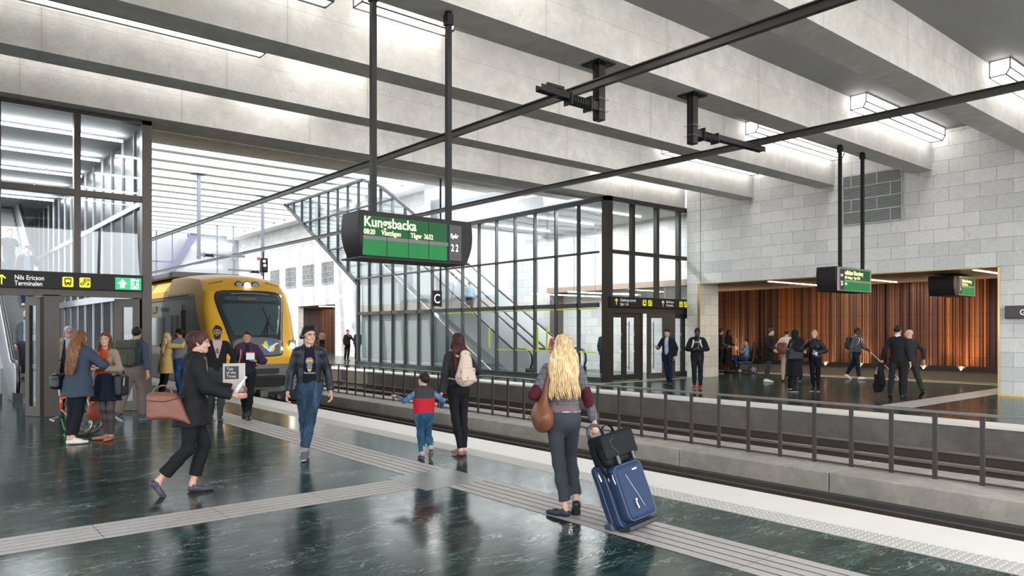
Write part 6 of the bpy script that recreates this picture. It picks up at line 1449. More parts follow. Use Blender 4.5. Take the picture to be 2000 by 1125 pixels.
bm = bmesh.new(); bx(bm, an[0]-.06, an[0]+.09, an[1]+.010, an[1]+.012, an[2]+.08, an[2]+.10); lobj('printed_stripe', bm, mat('print_red', (.45, .05, .05), .6), t, an)
bm = bmesh.new(); strap(bm, [J['shr']+A(-.03, .06, .05), J['chest']+A(.11, .14, 0), J['waist']+A(.15, .12, -.0), J['pel']+A(.19, .05, .0)], .022, .005, (1, 0, 0)); obj('bag_strap', bm, LEATHER('strap_coral', (.42, .14, .10)), c['root'], local=True)

# embracing couple
cm = person('man in grey jacket and blue jeans hugging the blonde woman in the yellow coat', 5.33, 19.35, -38, 1.76, w=1.02, skin='tan', hair='black', style='curly', lean=5, hy=18, beard='full',
    feet=((-.10, .05, 0, 10, 0), (.12, -.05, 0, -10, 0)), hands=((-.10, .42, 1.28), (.12, .44, 1.22)), elbow=((-1, -.2, 0), (1, -.2, -.2)), palm=((.3, -1, 0), (-.3, -1, 0)), handdir=((.8, .5, 0), (-.8, .5, 0)), curl=.25,
    bottom=[('tight', dict(nm='jeans', m_=JEANB, e=.012, crop=.98))], top=[('garment', dict(nm='jacket', m_=cloth('jacket_grey', (.13, .145, .165)), e=.022, hem=-.02, sleeve=.97, amp=.005, collar=True))], shoes=('sneaker', LEATHER('shoe_brown', (.06, .035, .025)), BSOLE))
person('blonde woman in mustard yellow coat and tall black boots hugging the dark haired man', 4.98, 19.35, 62, 1.66, fem=True, skin='fair', hair='blonde', style='long', lean=4, hy=-15, hp=-8,
    feet=((-.09, .0, 0, 5, 0), (.09, -.02, 0, -5, 0)), hands=((-.10, .42, 1.42), (.10, .40, 1.40)), elbow=((-1, 0, -.4), (1, 0, -.4)), handdir=((.2, .9, .1), (-.2, .9, .2)), palm=((0, 0, -1), (0, 0, -1)), curl=.2,
    bottom=[('tight', dict(nm='leggings', m_=BLKT, e=.004, crop=.95))], top=[('garment', dict(nm='coat', m_=cloth('coat_mustard', (.52, .36, .12)), e=.026, hem=-.27, sleeve=.95, flare=.03, amp=.004))], shoes=('boot', LEATHER('boots_black', (.010, .010, .011), .3), BSOLE, .30))

# two women talking by the entrance
c = person('woman with long auburn hair in a navy parka and white shoes, seen from behind', 2.02, 12.62, 42, 1.72, fem=True, w=1.04, skin='light', hair='auburn', style='longstraight', lean=4, hy=-14, hp=2, hb=.055,
    feet=((-.09, .06, 0, 0, 0), (.07, .0, 0, -42, 0)), hands=((-.12, .22, 1.42), (.17, .36, 1.22)), elbow=((-1, -.2, -.9), (1, -.5, -.8)), handdir=((.1, .2, 1), (-.1, 1, .3)), palm=((.4, -1, 0), (-.4, 0, 1)), curl=.3,
    bottom=[('tight', dict(nm='trousers', m_=cloth('trousers_ink', (.010, .011, .016)), e=.014, crop=.88, flare=.012, amp=.004))],
    top=[('garment', dict(nm='parka', m_=cloth('parka_slate_blue', (.040, .056, .080), .65), e=.034, hem=-.22, sleeve=.90, flare=.05, amp=.008, hood=True))], shoes=('sneaker', LEATHER('sneaker_white', (.62, .58, .52), .5), WSOLE))
J = c['J']; an = J['shl']+A(-.13, -.06, -.44); t = held(c, 'handbag', 'shiny black handbag over the left arm of the auburn haired woman', 'bag', an)
g = Field(an-.28, an+.28, .0095); g.rbox(an, (.085, .15, .12), .06); g.disp(waves(12, .009, (12, 30))); fieldobj('bag_body', g, LEATHER('leather_black_gloss', (.010, .011, .016), .25), t, an); bm = bmesh.new(); strap(bm, [an+A(0, -.10, .09), an+A(.04, -.06, .30), J['shl']+A(0, -.02, .05), an+A(.06, .08, .30), an+A(.0, .10, .09)], .022, .006, (1, 0, 0)); lobj('handle', bm, _M['leather_black_gloss'], t, an)
c = person('woman in beige blazer, orange top and short navy skirt holding a phone', 2.42, 12.74, 208, 1.69, fem=True, w=.96, skin='light', hair='brown', style='long', lean=1, hy=10,
    feet=((-.06, .08, 0, 0, 0), (.13, -.02, 0, -62, 0)), hands=((-.07, .25, 1.12), (.08, .25, 1.10)), elbow=((-1, -.5, -.8), (1, -.5, -.8)), handdir=((.6, .8, .1), (-.6, .8, .1)), palm=((.3, 0, 1), (-.3, 0, 1)), curl=.55,
    under=[('garment', dict(nm='blouse', m_=cloth('blouse_orange', (.52, .075, .022)), e=.008, hem=.12, sleeve=.4, arms=False))],
    bottom=[('tight', dict(nm='tights', m_=mat('tights_smoke', (.045, .030, .032), .6), e=.003, crop=1.0, amp=0)), ('skirt', dict(nm='skirt', m_=cloth('skirt_navy', (.009, .014, .026)), z_hem=.62, r_hem=.235, pleat=11))],
    top=[('garment', dict(nm='blazer', m_=cloth('blazer_beige', (.25, .195, .145)), e=.018, hem=-.09, sleeve=.88, flare=.01, open_=(.15, .055, -.14, .48)))], shoes=('flat', LEATHER('flats_tan', (.36, .14, .075)), mat('sole_tan', (.2, .08, .05), .6)))
J = c['J']; an = (J['palml']+J['palmr'])/2+A(0, .01, .03); t = held(c, 'phone', 'dark phone held by the woman in the beige blazer', 'phone', an); bm = bmesh.new(); bx(bm, an[0]-.035, an[0]+.035, an[1]-.05, an[1]+.08, an[2]-.0, an[2]+.01); lobj('phone_case', bm, mat('phone_black', (.01, .01, .012), .2), t, an, bevel=.003)
an = J['shl']+A(-.10, .0, -.50); t = held(c, 'handbag', 'black shoulder bag with a zip beside the navy skirt of the woman in beige', 'bag', an); g = Field(an-.28, an+.28, .0095); g.rbox(an, (.06, .14, .17), .045); g.disp(waves(13, .006, (12, 30))); fieldobj('bag_body', g, LEATHER('leather_black_soft', (.012, .013, .018), .4), t, an)
bm = bmesh.new(); strap(bm, [an+A(0, -.10, .14), J['shl']+A(-.01, -.03, .05), an+A(.0, .10, .14)], .022, .006, (1, 0, 0)); lobj('strap', bm, _M['leather_black_soft'], t, an); bm = bmesh.new(); tube(bm, [an+A(-.062, .04, .12), an+A(-.063, .06, .0), an+A(-.061, .03, -.08)], .004, 6); lobj('zip', bm, STEELB, t, an)

# man with backpack walking away to the right
c = person('man in navy shirt and taupe trousers with an olive backpack, walking away', 3.36, 15.15, 38, 1.78, w=1.05, skin='tan', hair='black', style='crop', lean=5, hy=14,
    feet=((-.09, -.28, 0, 4, 30), (.09, .22, 0, -6, 0)), hands=((-.26, .22, 1.0), (.36, -.12, .93)), curl=.6,
    bottom=[('tight', dict(nm='trousers', m_=cloth('trousers_taupe', (.135, .105, .095)), e=.022, crop=.98, flare=.018, amp=.006))], top=[('garment', dict(nm='shirt', m_=cloth('shirt_navy_denim', (.045, .056, .080)), e=.018, hem=-.02, sleeve=.9, collar=True))], shoes=('sneaker', cloth('sneaker_blue', (.06, .07, .12)), WSOLE))
def backpack(c, label, m, size=(.15, .095, .235), straps=True, seed=20, pocket=True, off=0, flap=None, sm=None, res=.0095, sack=False):
    J = c['J']; tf, tr, tu = c['sf'], c['sr'], c['tu']; an = J['chest']-tf*(.155+size[1])*c['s']-tu*.06*c['s']+tr*off; t = held(c, 'backpack', label, 'backpack', an); R = np.stack([tr, tf, tu])
    g = Field(an-.42, an+.42, max(res, c['res']*.9)); 
    if sack: g.cone(an-tu*.09, an+tu*.10, .135, .085, .03, tf, .72); g.ell(an-tu*.12, (.14, .10, .09), None, .04); g.cone(an+tu*.12, an+tu*.19, .05, .075, .03, tf, .6)
    else: g.rbox(an, size, min(.07, size[1]*.8), R)
    g.disp(waves(seed, .007, (12, 30))); fieldobj('bag_body', g, m, t, an)
    if pocket:
        g = Field(an-.42, an+.42, max(res, c['res']*.9)); g.rbox(an-tf*size[1]-tu*size[2]*.38, (size[0]*.78, .035, size[2]*.48), .03, R); g.disp(waves(seed+1, .004, (12, 30))); fieldobj('front_pocket', g, m, t, an)
    if flap: g = Field(an-.42, an+.42, max(res, c['res']*.9)); g.rbox(an+tu*size[2]*.72-tf*.02, (size[0]*1.02, size[1]*1.1, size[2]*.38), .05, R); g.disp(waves(seed+2, .005, (12, 30))); fieldobj('flap', g, flap, t, an)
    if straps:
        for i, q in ((-1, 'l'), (1, 'r')):
            p = [an+tr*i*.07+tf*size[1]*.8+tu*size[2]*.85, J['sh'+q]*.62+J['neck']*.38+tu*.085*c['s'], J['chest']+tr*i*.095*c['s']+tf*.135*c['s']+tu*.07, J['chest']+tr*i*.135*c['s']+tf*.09*c['s']-tu*.08, J['waist']+tr*i*.165*c['s']+tf*.0, an+tr*i*size[0]*.9+tf*size[1]*.6-tu*size[2]*.7]
            bm = bmesh.new(); strap(bm, p, .042, .010, tr); lobj('shoulder_strap', bm, sm or m, t, an)
    return t
backpack(c, 'olive grey backpack worn by the man in the navy shirt', cloth('backpack_olive', (.060, .058, .047), .7), (.155, .10, .24), flap=cloth('backpack_olive', (.060, .058, .047), .7))

# older men at the escalators
person('grey haired man with glasses and open khaki coat coming through the left entrance', 2.72, 18.1, 172, 1.80, w=1.02, skin='light', hair='grey', style='short', glasses=True, lean=1,
    feet=((-.08, .12, 0, 3, 0), (.09, -.15, 0, -4, 22)), under=[('garment', dict(nm='shirt', m_=cloth('shirt_pale_blue', (.34, .43, .54)), e=.008, hem=0, sleeve=.6, arms=False, collar=True))], bottom=[('tight', dict(nm='trousers', m_=cloth('trousers_ink', (.010, .011, .016)), e=.014))],
    top=[('garment', dict(nm='blazer', m_=cloth('blazer_navy', (.018, .020, .030)), e=.016, hem=-.05, sleeve=.9, open_=(.05, .06, -.1, .48))), ('garment', dict(nm='coat', m_=cloth('coat_khaki', (.26, .22, .14)), e=.036, hem=-.22, sleeve=.93, flare=.02, open_=(.19, .085, -.3, .50)))], shoes=('boot', LEATHER('shoes_black', (.01, .01, .01), .3), BSOLE))
person('older man in grey jacket and pale blue shirt riding down the left escalator', 2.45, 22.45, 176, 1.80, z0=.42, w=1.05, skin='light', hair='grey', style='short', beard='short', hy=-4,
    feet=((-.09, .0, 0, 3, 0), (.09, .0, 0, -4, 0)), hands=((-.24, .18, .95), None), under=[('garment', dict(nm='shirt', m_=cloth('shirt_pale_blue', (.34, .43, .54)), e=.008, hem=0, sleeve=.6, arms=False, collar=True))], bottom=[('tight', dict(nm='trousers', m_=CHAR, e=.014))],
    top=[('garment', dict(nm='jacket', m_=cloth('jacket_blue_grey', (.085, .11, .12)), e=.02, hem=-.06, sleeve=.93, open_=(.08, .07, -.12, .48)))], shoes=('boot', LEATHER('shoes_black', (.01, .01, .01), .3), BSOLE))
for (x, y, z, ph, lb, m1, m2, hr) in ((2.45, 26.6, 2.98, 150, 'fair young man in dark t-shirt high on the left escalator, holding a cup', cloth('tshirt_black_soft', (.02, .02, .022)), None, 'auburn'), (2.80, 25.6, 2.40, 178, 'young man in dark jacket over blue t-shirt high on the left escalator', cloth('tshirt_blue', (.09, .13, .2)), cloth('jacket_near_black', (.02, .02, .022)), 'brown')):
    c = person(lb, x, y, ph, 1.78, z0=z, skin='light', hair=hr, style='quiff', hands=((-.25, .22, 1.1), None), elbow=((-.7, -1, -.4), (.6, -1, -.2)), bottom=[('tight', dict(nm='jeans', m_=JEAN, e=.012))],
        under=[('garment', dict(nm='t_shirt', m_=m1, e=.010, hem=-.02, sleeve=-.6))], top=([('garment', dict(nm='jacket', m_=m2, e=.02, hem=-.02, sleeve=.95, open_=(.09, .06, -.1, .5)))] if m2 else []), shoes=('sneaker', WSH, WSOLE))
    J = c['J']; an = J['palml']; t = held(c, 'paper_cup', 'paper cup held by the '+('left' if m2 is None else 'right')+' young man up on the left escalator', 'cup', an); bm = bmesh.new(); tube(bm, [an+A(0, .03, -.05), an+A(0, .03, .06)], [.030, .040], 12); lobj('cup_body', bm, WSH, t, an)

# child and mother
def vest(p, c_, J_): return np.where((p[:, 2] < .335), 1, 0)
ck = person('small boy in red and grey vest and blue jeans pointing left, held by the hand', 5.30, 8.20, -16, 1.10, w=1.16, skin='light', hair='black', style='short', lean=2, hy=24,
    feet=((-.045, .03, 0, 8, 0), (.075, -.05, .03, -4, 40)), hands=((-.33, .17, .83), (.26, .07, .655)), elbow=((-.3, -.6, -1), (1, -.7, -.6)), curl=(.5, .8), handdir=((-.9, .5, .25), (.35, .1, 1)), palm=((0, 0, -1), (-1, 0, .2)),
    under=[('garment', dict(nm='shirt', m_=denim('shirt_blue_melange', (.07, .13, .23)), e=.010, hem=.06, sleeve=.95, amp=.003))],
    bottom=[('tight', dict(nm='jeans', m_=denim('denim_teal', (.022, .072, .13)), e=.014, crop=.97, amp=.003, cuff=cloth('cuff_grey', (.28, .28, .3))))],
    top=[('garment', dict(nm='vest', m_=cloth('vest_charcoal', (.035, .035, .038)), e=.030, hem=-.03, arms=False, amp=.003, neckh=.02, mats2=[cloth('vest_red', (.36, .012, .022), .6)], colorfn=vest))],
    shoes=('sneaker', cloth('kids_shoe_grey', (.05, .055, .065)), mat('sole_tan_rubber', (.16, .12, .09), .7)))
c = person('woman with long dark red hair in black leggings walking away beside the small boy', 5.85, 8.20, -22, 1.68, fem=True, w=.94, skin='light', hair='wine', style='longstraight', lean=3, hy=22, hb=.02,
    feet=((-.05, -.04, 0, 14, 0), (.045, .06, 0, 10, 0)), hands=((-.29, -.09, .79), (.24, .24, 1.04)), elbow=((-.4, -1, 0), (.8, -1, -.2)), curl=(.8, .5),
    bottom=[('tight', dict(nm='leggings', m_=BLKT, e=.005, crop=.97, amp=.002))], top=[('garment', dict(nm='hoodie', m_=cloth('hoodie_charcoal', (.022, .022, .024)), e=.018, hem=.02, sleeve=.97, amp=.004))],
    shoes=('sneaker', cloth('trainer_grey_pink', (.18, .12, .13)), mat('sole_pink', (.48, .09, .14), .6)))
def floral():
    m = bpy.data.materials.new('floral_canvas'); t = NT(m); p = t.pos((1, 1, 1), True); v = t.n('ShaderNodeTexVoronoi'); v.inputs['Scale'].default_value = 17; t.l(p, v.inputs['Vector'])
    n = t.noise(p, 22, 3, .6); col = t.mix(n, (.52, .42, .34), (.44, .34, .28)); sp = t.n('ShaderNodeSeparateXYZ'); t.l(v.outputs['Color'], sp.inputs[0])
    pet = t.math('LESS_THAN', t.math('ADD', v.outputs['Distance'], t.math('MULTIPLY', n, .25)), .42); red = t.math('LESS_THAN', sp.outputs[0], .34); gr = t.math('GREATER_THAN', sp.outputs[0], .70)
    col = t.mix(t.math('MULTIPLY', t.math('MULTIPLY', pet, red), .8), col, (.48, .10, .12)); col = t.mix(t.math('MULTIPLY', t.math('MULTIPLY', pet, gr), .7), col, (.12, .15, .07)); t.l(col, t.b.inputs['Base Color']); t.b.inputs['Roughness'].default_value = .8; return m
FLO = floral(); t = backpack(c, 'cream backpack with red flower print on the back of the dark haired mother', FLO, (.135, .085, .195), seed=33, off=.02, sack=True)

# folding bike with orange frame, half hidden by the two women
t = thing('folding_bicycle', 'folded bicycle with orange frame and black saddle standing behind the two talking women', 'bicycle', (2.10, 13.55, 0), math.radians(-8))
ORM = mat('bike_orange', (.62, .085, .018), .3, coat=.5); ALU = mat('bike_alu', (.35, .34, .30), .35, .8, noise=.3, nscale=40); RUB = mat('bike_tyre', (.03, .028, .025), .7); GRNB = mat('bike_green', (.02, .22, .04), .4)
def wheel(x, y, z=.205, r=.19):
    b = bmesh.new(); tube(b, [(x+r*math.cos(a), y, z+r*math.sin(a)) for a in np.linspace(0, 2*PI, 33)[:-1]], .016, 8, closed=True); w_ = obj('tyre', b, RUB, t, local=True, smooth=True)
    b = bmesh.new(); tube(b, [(x+(r-.022)*math.cos(a), y, z+(r-.022)*math.sin(a)) for a in np.linspace(0, 2*PI, 33)[:-1]], .010, 6, closed=True); obj('rim', b, ALU, w_, local=True)
    b = bmesh.new()
    for k in range(20): a = k*PI/10; tube(b, [(x+.02*math.cos(a+.4), y+(.02 if k % 2 else -.02), z+.02*math.sin(a+.4)), (x+(r-.025)*math.cos(a), y, z+(r-.025)*math.sin(a))], .0016, 4)
    disc(b, (x, y, z), (0, 1, 0), .022, .07, 12); obj('spokes', b, ALU, w_, local=True)
wheel(.10, 0); wheel(.24, .10)
b = bmesh.new(); tube(b, [(-.16, .05, .44), (-.16, .05, .66)], .022, 10); tube(b, [(-.16, .05, .62), (.0, .05, .635), (.22, .05, .60), (.30, .05, .50)], .021, 10); tube(b, [(-.16, .05, .44), (-.05, .04, .30), (.10, .04, .205)], .012, 8); obj('frame', b, ORM, t, local=True, smooth=True)
b = bmesh.new(); tube(b, [(-.18, .05, .66), (-.20, .05, .90)], .014, 8); obj('seat_post', b, ALU, t, local=True)
g = Field((-.40, -.08, .84), (.14, .18, 1.0), .008); g.cone((-.27, .05, .93), (-.14, .05, .925), .075, .035, .02, (0, 0, 1), .35); g.cone((-.14, .05, .925), (.04, .05, .92), .035, .022, .02, (0, 0, 1), .6); fieldobj('saddle', g, LEATHER('saddle_black', (.012, .012, .013)), t)
b = bmesh.new(); tube(b, [(-.12, -.08, .14), (-.08, -.06, .10), (0, -.04, .12)], .012, 8); tube(b, [(-.20, -.02, .32), (-.28, -.05, .30)], .016, 8); bar(b, (-.30, -.05, .30), (-.24, -.12, .27), .05, .02); obj('pedal_crank', b, ALU, t, local=True)
b = bmesh.new(); tube(b, [(-.16, -.03, .30), (-.12, -.05, .14), (-.08, -.06, .06)], .010, 8); disc(b, (-.10, -.05, .035), (0, 1, 0), .033, .02, 14); disc(b, (-.04, -.05, .035), (0, 1, 0), .033, .02, 14); obj('chain_guard', b, GRNB, t, local=True)
b = bmesh.new(); tube(b, [(.10, .12, .36), (.24, .12, .42), (.40, .12, .36)], .009, 6); bar(b, (.36, .05, .10), (.46, .0, .06), .04, .03); obj('mudguard_and_stand', b, mat('bike_black', (.015, .015, .015), .5), t, local=True)
b = bmesh.new(); tube(b, [(.20, .06, .58), (.26, .06, .30), (.30, .05, .12)], .011, 8); tube(b, [(.02, .12, .50), (.30, .12, .34)], .008, 6); obj('folded_handlebar', b, ALU, t, local=True)
an = A(0, 0, 0); t = thing('rust_bag', 'rust orange saddle bag hanging by the folded bicycle between the two women', 'bag', (2.36, 13.25, .28)); g = Field((-.2, -.15, -.06), (.2, .15, .5), .01); g.ell((0, 0, .12), (.12, .06, .15), None, .02); g.cone((0, 0, .2), (.06, 0, .42), .07, .02, .05, (0, 1, 0), .6); fieldobj('bag_body', g, LEATHER('leather_rust', (.24, .045, .022)), t)
b = bmesh.new(); strap(b, [(.05, 0, .40), (.02, -.02, .46), (-.05, 0, .30)], .02, .005, (0, 1, 0)); strap(b, [(-.10, -.05, .20), (.0, -.07, .30), (.08, -.03, .40)], .015, .004, (0, 1, 0)); obj('strap', b, LEATHER('leather_rust_light', (.40, .14, .06)), t, local=True)

# ---------------------------------------------------------------- the people of the far platform
c = person('man in dark navy coat and jeans looking at his phone outside the right glass doors', 18.12, 14.30, 205, 1.76, skin='light', hair='black', style='quiff', hp=16, hy=-10,
    feet=((-.07, .06, 0, 8, 0), (.10, -.03, 0, -20, 0)), hands=((-.24, .03, .90), (.20, .30, 1.16)), elbow=((-.6, -1, 0), (.9, -.7, -1)), handdir=(None, (0, 1, .2)), palm=(None, (-.3, 0, 1)), curl=.5,
    under=[('garment', dict(nm='shirt', m_=cloth('shirt_pale_blue', (.34, .43, .54)), e=.008, hem=0, sleeve=.6, arms=False))], bottom=[('tight', dict(nm='jeans', m_=JEAND, e=.012, crop=.97))], top=[('garment', dict(nm='coat', m_=cloth('coat_navy', (.014, .016, .026)), e=.024, hem=-.22, sleeve=.95, flare=.01, open_=(.06, .055, -.3, .48)))], shoes=('boot', LEATHER('shoes_charcoal', (.025, .03, .03)), BSOLE))
def phone_for(c, q, label):
    an = c['J']['palm'+q]+A(0, .02, .03); t = held(c, 'phone', label, 'phone', an); bm = bmesh.new(); bx(bm, an[0]-.036, an[0]+.036, an[1]-.05, an[1]+.08, an[2]-.0, an[2]+.01); lobj('phone_case', bm, mat('phone_black', (.01, .01, .012), .2), t, an)
phone_for(c, 'r', 'phone held by the man in the navy coat outside the right glass doors')
c = person('man in black printed hoodie and red sneakers checking his phone by the stone pier', 17.75, 12.95, 184, 1.78, skin='dark', hair='black', style='short', hp=24, w=1.03,
    feet=((-.11, .03, 0, 12, 0), (.11, .03, 0, -12, 0)), hands=((-.09, .28, 1.14), (.09, .28, 1.12)), elbow=((-1, -.3, -.8), (1, -.3, -.8)), handdir=((.4, .9, .2), (-.4, .9, .2)), palm=((.3, 0, 1), (-.3, 0, 1)), curl=.5,
    bottom=[('tight', dict(nm='jeans', m_=denim('denim_black', (.014, .016, .022)), e=.014, crop=.96, amp=.005))], under=[('garment', dict(nm='t_shirt', m_=WSH, e=.010, hem=-.05, sleeve=.5, arms=False))], top=[('garment', dict(nm='hoodie', m_=BLKC, e=.030, hem=-.0, sleeve=.96, hood=True, amp=.006))], shoes=('sneaker', cloth('sneaker_crimson', (.38, .02, .04)), WSOLE))
phone_for(c, 'l', 'phone held by the man in the black printed hoodie')
J = c['J']; sh = [o for o in bpy.data.objects if o.parent == c['root'] and o.name.startswith('hoodie')][0]; b = bmesh.new(); y = J['chest'][1]+.132
for k in range(5): bar(b, (-.085+k*.042, y, J['chest'][2]+.04), (-.075+k*.042, y, J['chest'][2]+.09), .028, .008, up=(0, 1, 0))
obj('print', b, cloth('print_pale', (.3, .3, .33)), sh, local=True); b = bmesh.new(); tube(b, [J['head']+A(-.07, .03, -.05), J['chest']+A(-.05, .15, 0), J['palml']+A(0, .0, -.02)], .003, 5); obj('cable', b, WSH, c['root'], local=True)
backpack(c, 'white backpack on the shoulder of the man in the black hoodie', WSH, (.15, .09, .20), seed=41, pocket=False, off=-.09, res=.016)
# far left pair beside the wheelchair
person('man in green bomber jacket and black jeans half hidden by the stone pier', 24.55, 16.85, 62, 1.78, skin='tan', hair='dark', style='crop', hy=-5, hands=((-.2, .24, 1.08), (.2, .24, 1.08)), under=[('garment', dict(nm='t_shirt', m_=WSH, e=.010, hem=-.03, sleeve=.5, arms=False))], bottom=[('tight', dict(nm='jeans', m_=BLKC, e=.012, crop=.9))], top=[('garment', dict(nm='bomber_jacket', m_=cloth('bomber_green', (.040, .048, .034)), e=.03, hem=.03, sleeve=.96))], shoes=('sneaker', BLKC, WSOLE))
c = person('woman in long black dress with a white tote facing the man in the wheelchair', 25.25, 16.95, 130, 1.74, fem=True, skin='dark', hair='black', style='long', hands=((-.2, .2, 1.1), (.25, .1, 1.0)), bottom=[('skirt', dict(nm='long_skirt', m_=BLKC, z_hem=.12, r_hem=.22))], top=[('garment', dict(nm='top', m_=BLKC, e=.012, hem=0, sleeve=.9))], shoes=('flat', BLKC, BSOLE))
an = c['J']['palml']; t = held(c, 'small_bag', 'small white bag on the arm of the woman in the black dress', 'bag', an); b = bmesh.new(); bx(b, an[0]-.07, an[0]+.07, an[1]-.02, an[1]+.02, an[2]-.16, an[2]+.0); lobj('bag_body', b, WSH, t, an, bevel=.02); b = bmesh.new(); tube(b, [an+A(-.05, 0, 0), an+A(0, 0, .3), an+A(.05, 0, 0)], .008, 6); lobj('handle', b, WSH, t, an)
c = person('seated man in light blue t-shirt and jeans in the powered wheelchair', 25.85, 16.55, -96, 1.76, skin='light', hair='dark', style='short', pelvis=(0, 0, .56), sit=True, lean=-4, hp=-5, feet=((-.10, .48, .14, 4, 0), (.10, .48, .14, -4, 0)), hands=((-.05, .28, .93), (.06, .28, .93)), elbow=((-1, -.3, -.8), (1, -.3, -.8)), handdir=((.2, .5, .8), (-.2, .5, .8)), palm=((1, 0, 0), (-1, 0, 0)),
    bottom=[('tight', dict(nm='jeans', m_=JEANB, e=.014, crop=.95))], top=[('garment', dict(nm='t_shirt', m_=cloth('tshirt_sky', (.11, .29, .48)), e=.02, hem=.02, sleeve=-.75))], shoes=('boot', BLKC, BSOLE))
t = held(c, 'wheelchair', 'black powered wheelchair with grey wheels by the copper wall', 'wheelchair', (0, 0, 0)); WB_ = mat('wheelchair_black', (.014, .015, .016), .5, noise=.2)
def lb(nm, *a, m=WB_, bev=.01): return obj(nm, box(*a), m, t, local=True, bevel=bev)
lb('seat', -.24, .24, -.22, .30, .38, .46); b = bmesh.new(); bar(b, (0, -.24, .44), (0, -.32, 1.02), .46, .07, up=(0, 1, 0)); obj('backrest', b, WB_, t, local=True, bevel=.02); b = bmesh.new(); bar(b, (0, -.32, 1.06), (0, -.33, 1.22), .24, .06, up=(0, 1, 0)); bar(b, (0, -.33, .98), (0, -.33, 1.1), .03, .03); obj('headrest', b, WB_, t, local=True, bevel=.02)
lb('motor_base', -.22, .22, -.35, .25, .12, .36); lb('foot_plate', -.2, .2, .36, .62, .10, .13)
for i in (-1, 1): lb('armrest', i*.27-.03, i*.27+.03, -.15, .28, .64, .69)
b = bmesh.new(); tube(b, [(.27, .28, .70), (.27, .28, .80)], .012, 8); disc(b, (.27, .28, .81), (0, 0, 1), .022, .03, 10); obj('joystick', b, WB_, t, local=True)
for i in (-1, 1):
    for y, r in ((-.28, .17), (.24, .10)):
        b = bmesh.new(); tube(b, [(i*.29, y+(r-.02)*math.cos(a), r+(r-.02)*math.sin(a)) for a in np.linspace(0, 2*PI, 21)[:-1]], .022, 8, closed=True); w_ = obj('wheel', b, RUB, t, local=True)
        b = bmesh.new(); 
        for k in range(6): a = k*PI/3; bar(b, (i*.29, y, r), (i*.29, y+(r-.03)*math.cos(a), r+(r-.03)*math.sin(a)), .02, .02)
        obj('spokes', b, mat('spoke_grey', (.3, .31, .32), .4, .5), w_, local=True)
t2 = backpack(c, 'dark bag hanging on the back of the wheelchair', BLKC, (.15, .07, .16), straps=False, pocket=False, seed=50, res=.016)
t2.location = t2.location + (c['mw'].to_3x3() @ Vector((0, -.28, -.0)))
# middle group
person('young man in long black coat and white sneakers standing in profile facing right', 21.75, 13.05, 88, 1.78, skin='light', hair='dark', style='quiff', feet=((-.07, .05, 0, 0, 0), (.07, .0, 0, 0, 0)), hands=((-.22, .12, 1.05), (.22, .12, 1.05)), bottom=[('tight', dict(nm='trousers', m_=CHAR, e=.012, crop=.93))], top=[('garment', dict(nm='coat', m_=BLKC, e=.035, hem=-.24, sleeve=.95, flare=.01, hood=True))], shoes=('sneaker', WSH, WSOLE))
c = person('person in cream sweater and beige trousers seen from behind with a brown shoulder bag', 22.45, 12.85, 12, 1.74, fem=True, skin='light', hair='dark', style='short', hands=((-.28, .05, 1.0), (.26, .1, 1.0)), bottom=[('tight', dict(nm='trousers', m_=cloth('trousers_beige', (.42, .31, .22)), e=.012, crop=.93))], top=[('garment', dict(nm='sweater', m_=cloth('sweater_cream', (.48, .46, .42)), e=.026, hem=0, sleeve=.95))], shoes=('sneaker', BLKC, BSOLE))
J = c['J']; an = J['waist']+A(-.10, -.18, .02); t = held(c, 'shoulder_bag', 'reddish brown bag on the back of the person in the cream sweater', 'bag', an); g = Field(an-.34, an+.34, .014); g.rbox(an, (.15, .07, .19), .05); g.disp(waves(51, .008, (12, 30))); fieldobj('bag_body', g, LEATHER('leather_cognac', (.17, .05, .035)), t, an); b = bmesh.new(); strap(b, [an+A(-.08, 0, .17), J['shl']+A(.02, -.08, .05), an+A(.08, 0, .17)], .02, .006, (1, 0, 0)); lobj('strap', b, _M['leather_cognac'], t, an)
person('person behind the woman in the black headscarf, only the face showing', 22.95, 12.75, 200, 1.74, skin='fair', hair='brown', style='short', bottom=[('tight', dict(nm='trousers', m_=JEAND, e=.012))], top=[('garment', dict(nm='jacket', m_=BLKC, e=.02, hem=0, sleeve=.95))], shoes=('sneaker', BLKC, WSOLE))
c = person('woman in black headscarf and long black coat with a large black tote bag', 18.92, 10.60, 58, 1.74, fem=True, w=1.05, skin='light', hair='black', style='hood', feet=((-.08, .03, 0, 0, 0), (.08, .0, 0, -6, 0)), hands=((-.22, .25, 1.1), (.24, .12, 1.12)), bottom=[('tight', dict(nm='trousers', m_=BLKC, e=.014))], top=[('garment', dict(nm='coat', m_=cloth('coat_black', (.011, .011, .013)), e=.04, hem=-.52, sleeve=.95, flare=.06, amp=.007))], shoes=('sneaker', BLKC, WSOLE))
J = c['J']; an = J['waist']+A(.20, -.12, -.04); t = held(c, 'tote_bag', 'large black tote bag of the woman in the black headscarf', 'bag', an); g = Field(an-.4, an+.4, .014); g.rbox(an, (.10, .22, .15), .03); g.disp(waves(52, .006, (12, 30))); fieldobj('bag_body', g, LEATHER('leather_black_tote', (.014, .014, .018), .5), t, an)
for dx in (-.05, .05): b = bmesh.new(); strap(b, [an+A(dx, -.12, .14), an+A(dx*.5-.04, -.06, .30), J['shr']+A(.02, 0, .06), an+A(dx*.5-.04, .06, .30), an+A(dx, .12, .14)], .018, .006, (1, 0, 0)); lobj('handle', b, _M['leather_black_tote'], t, an)
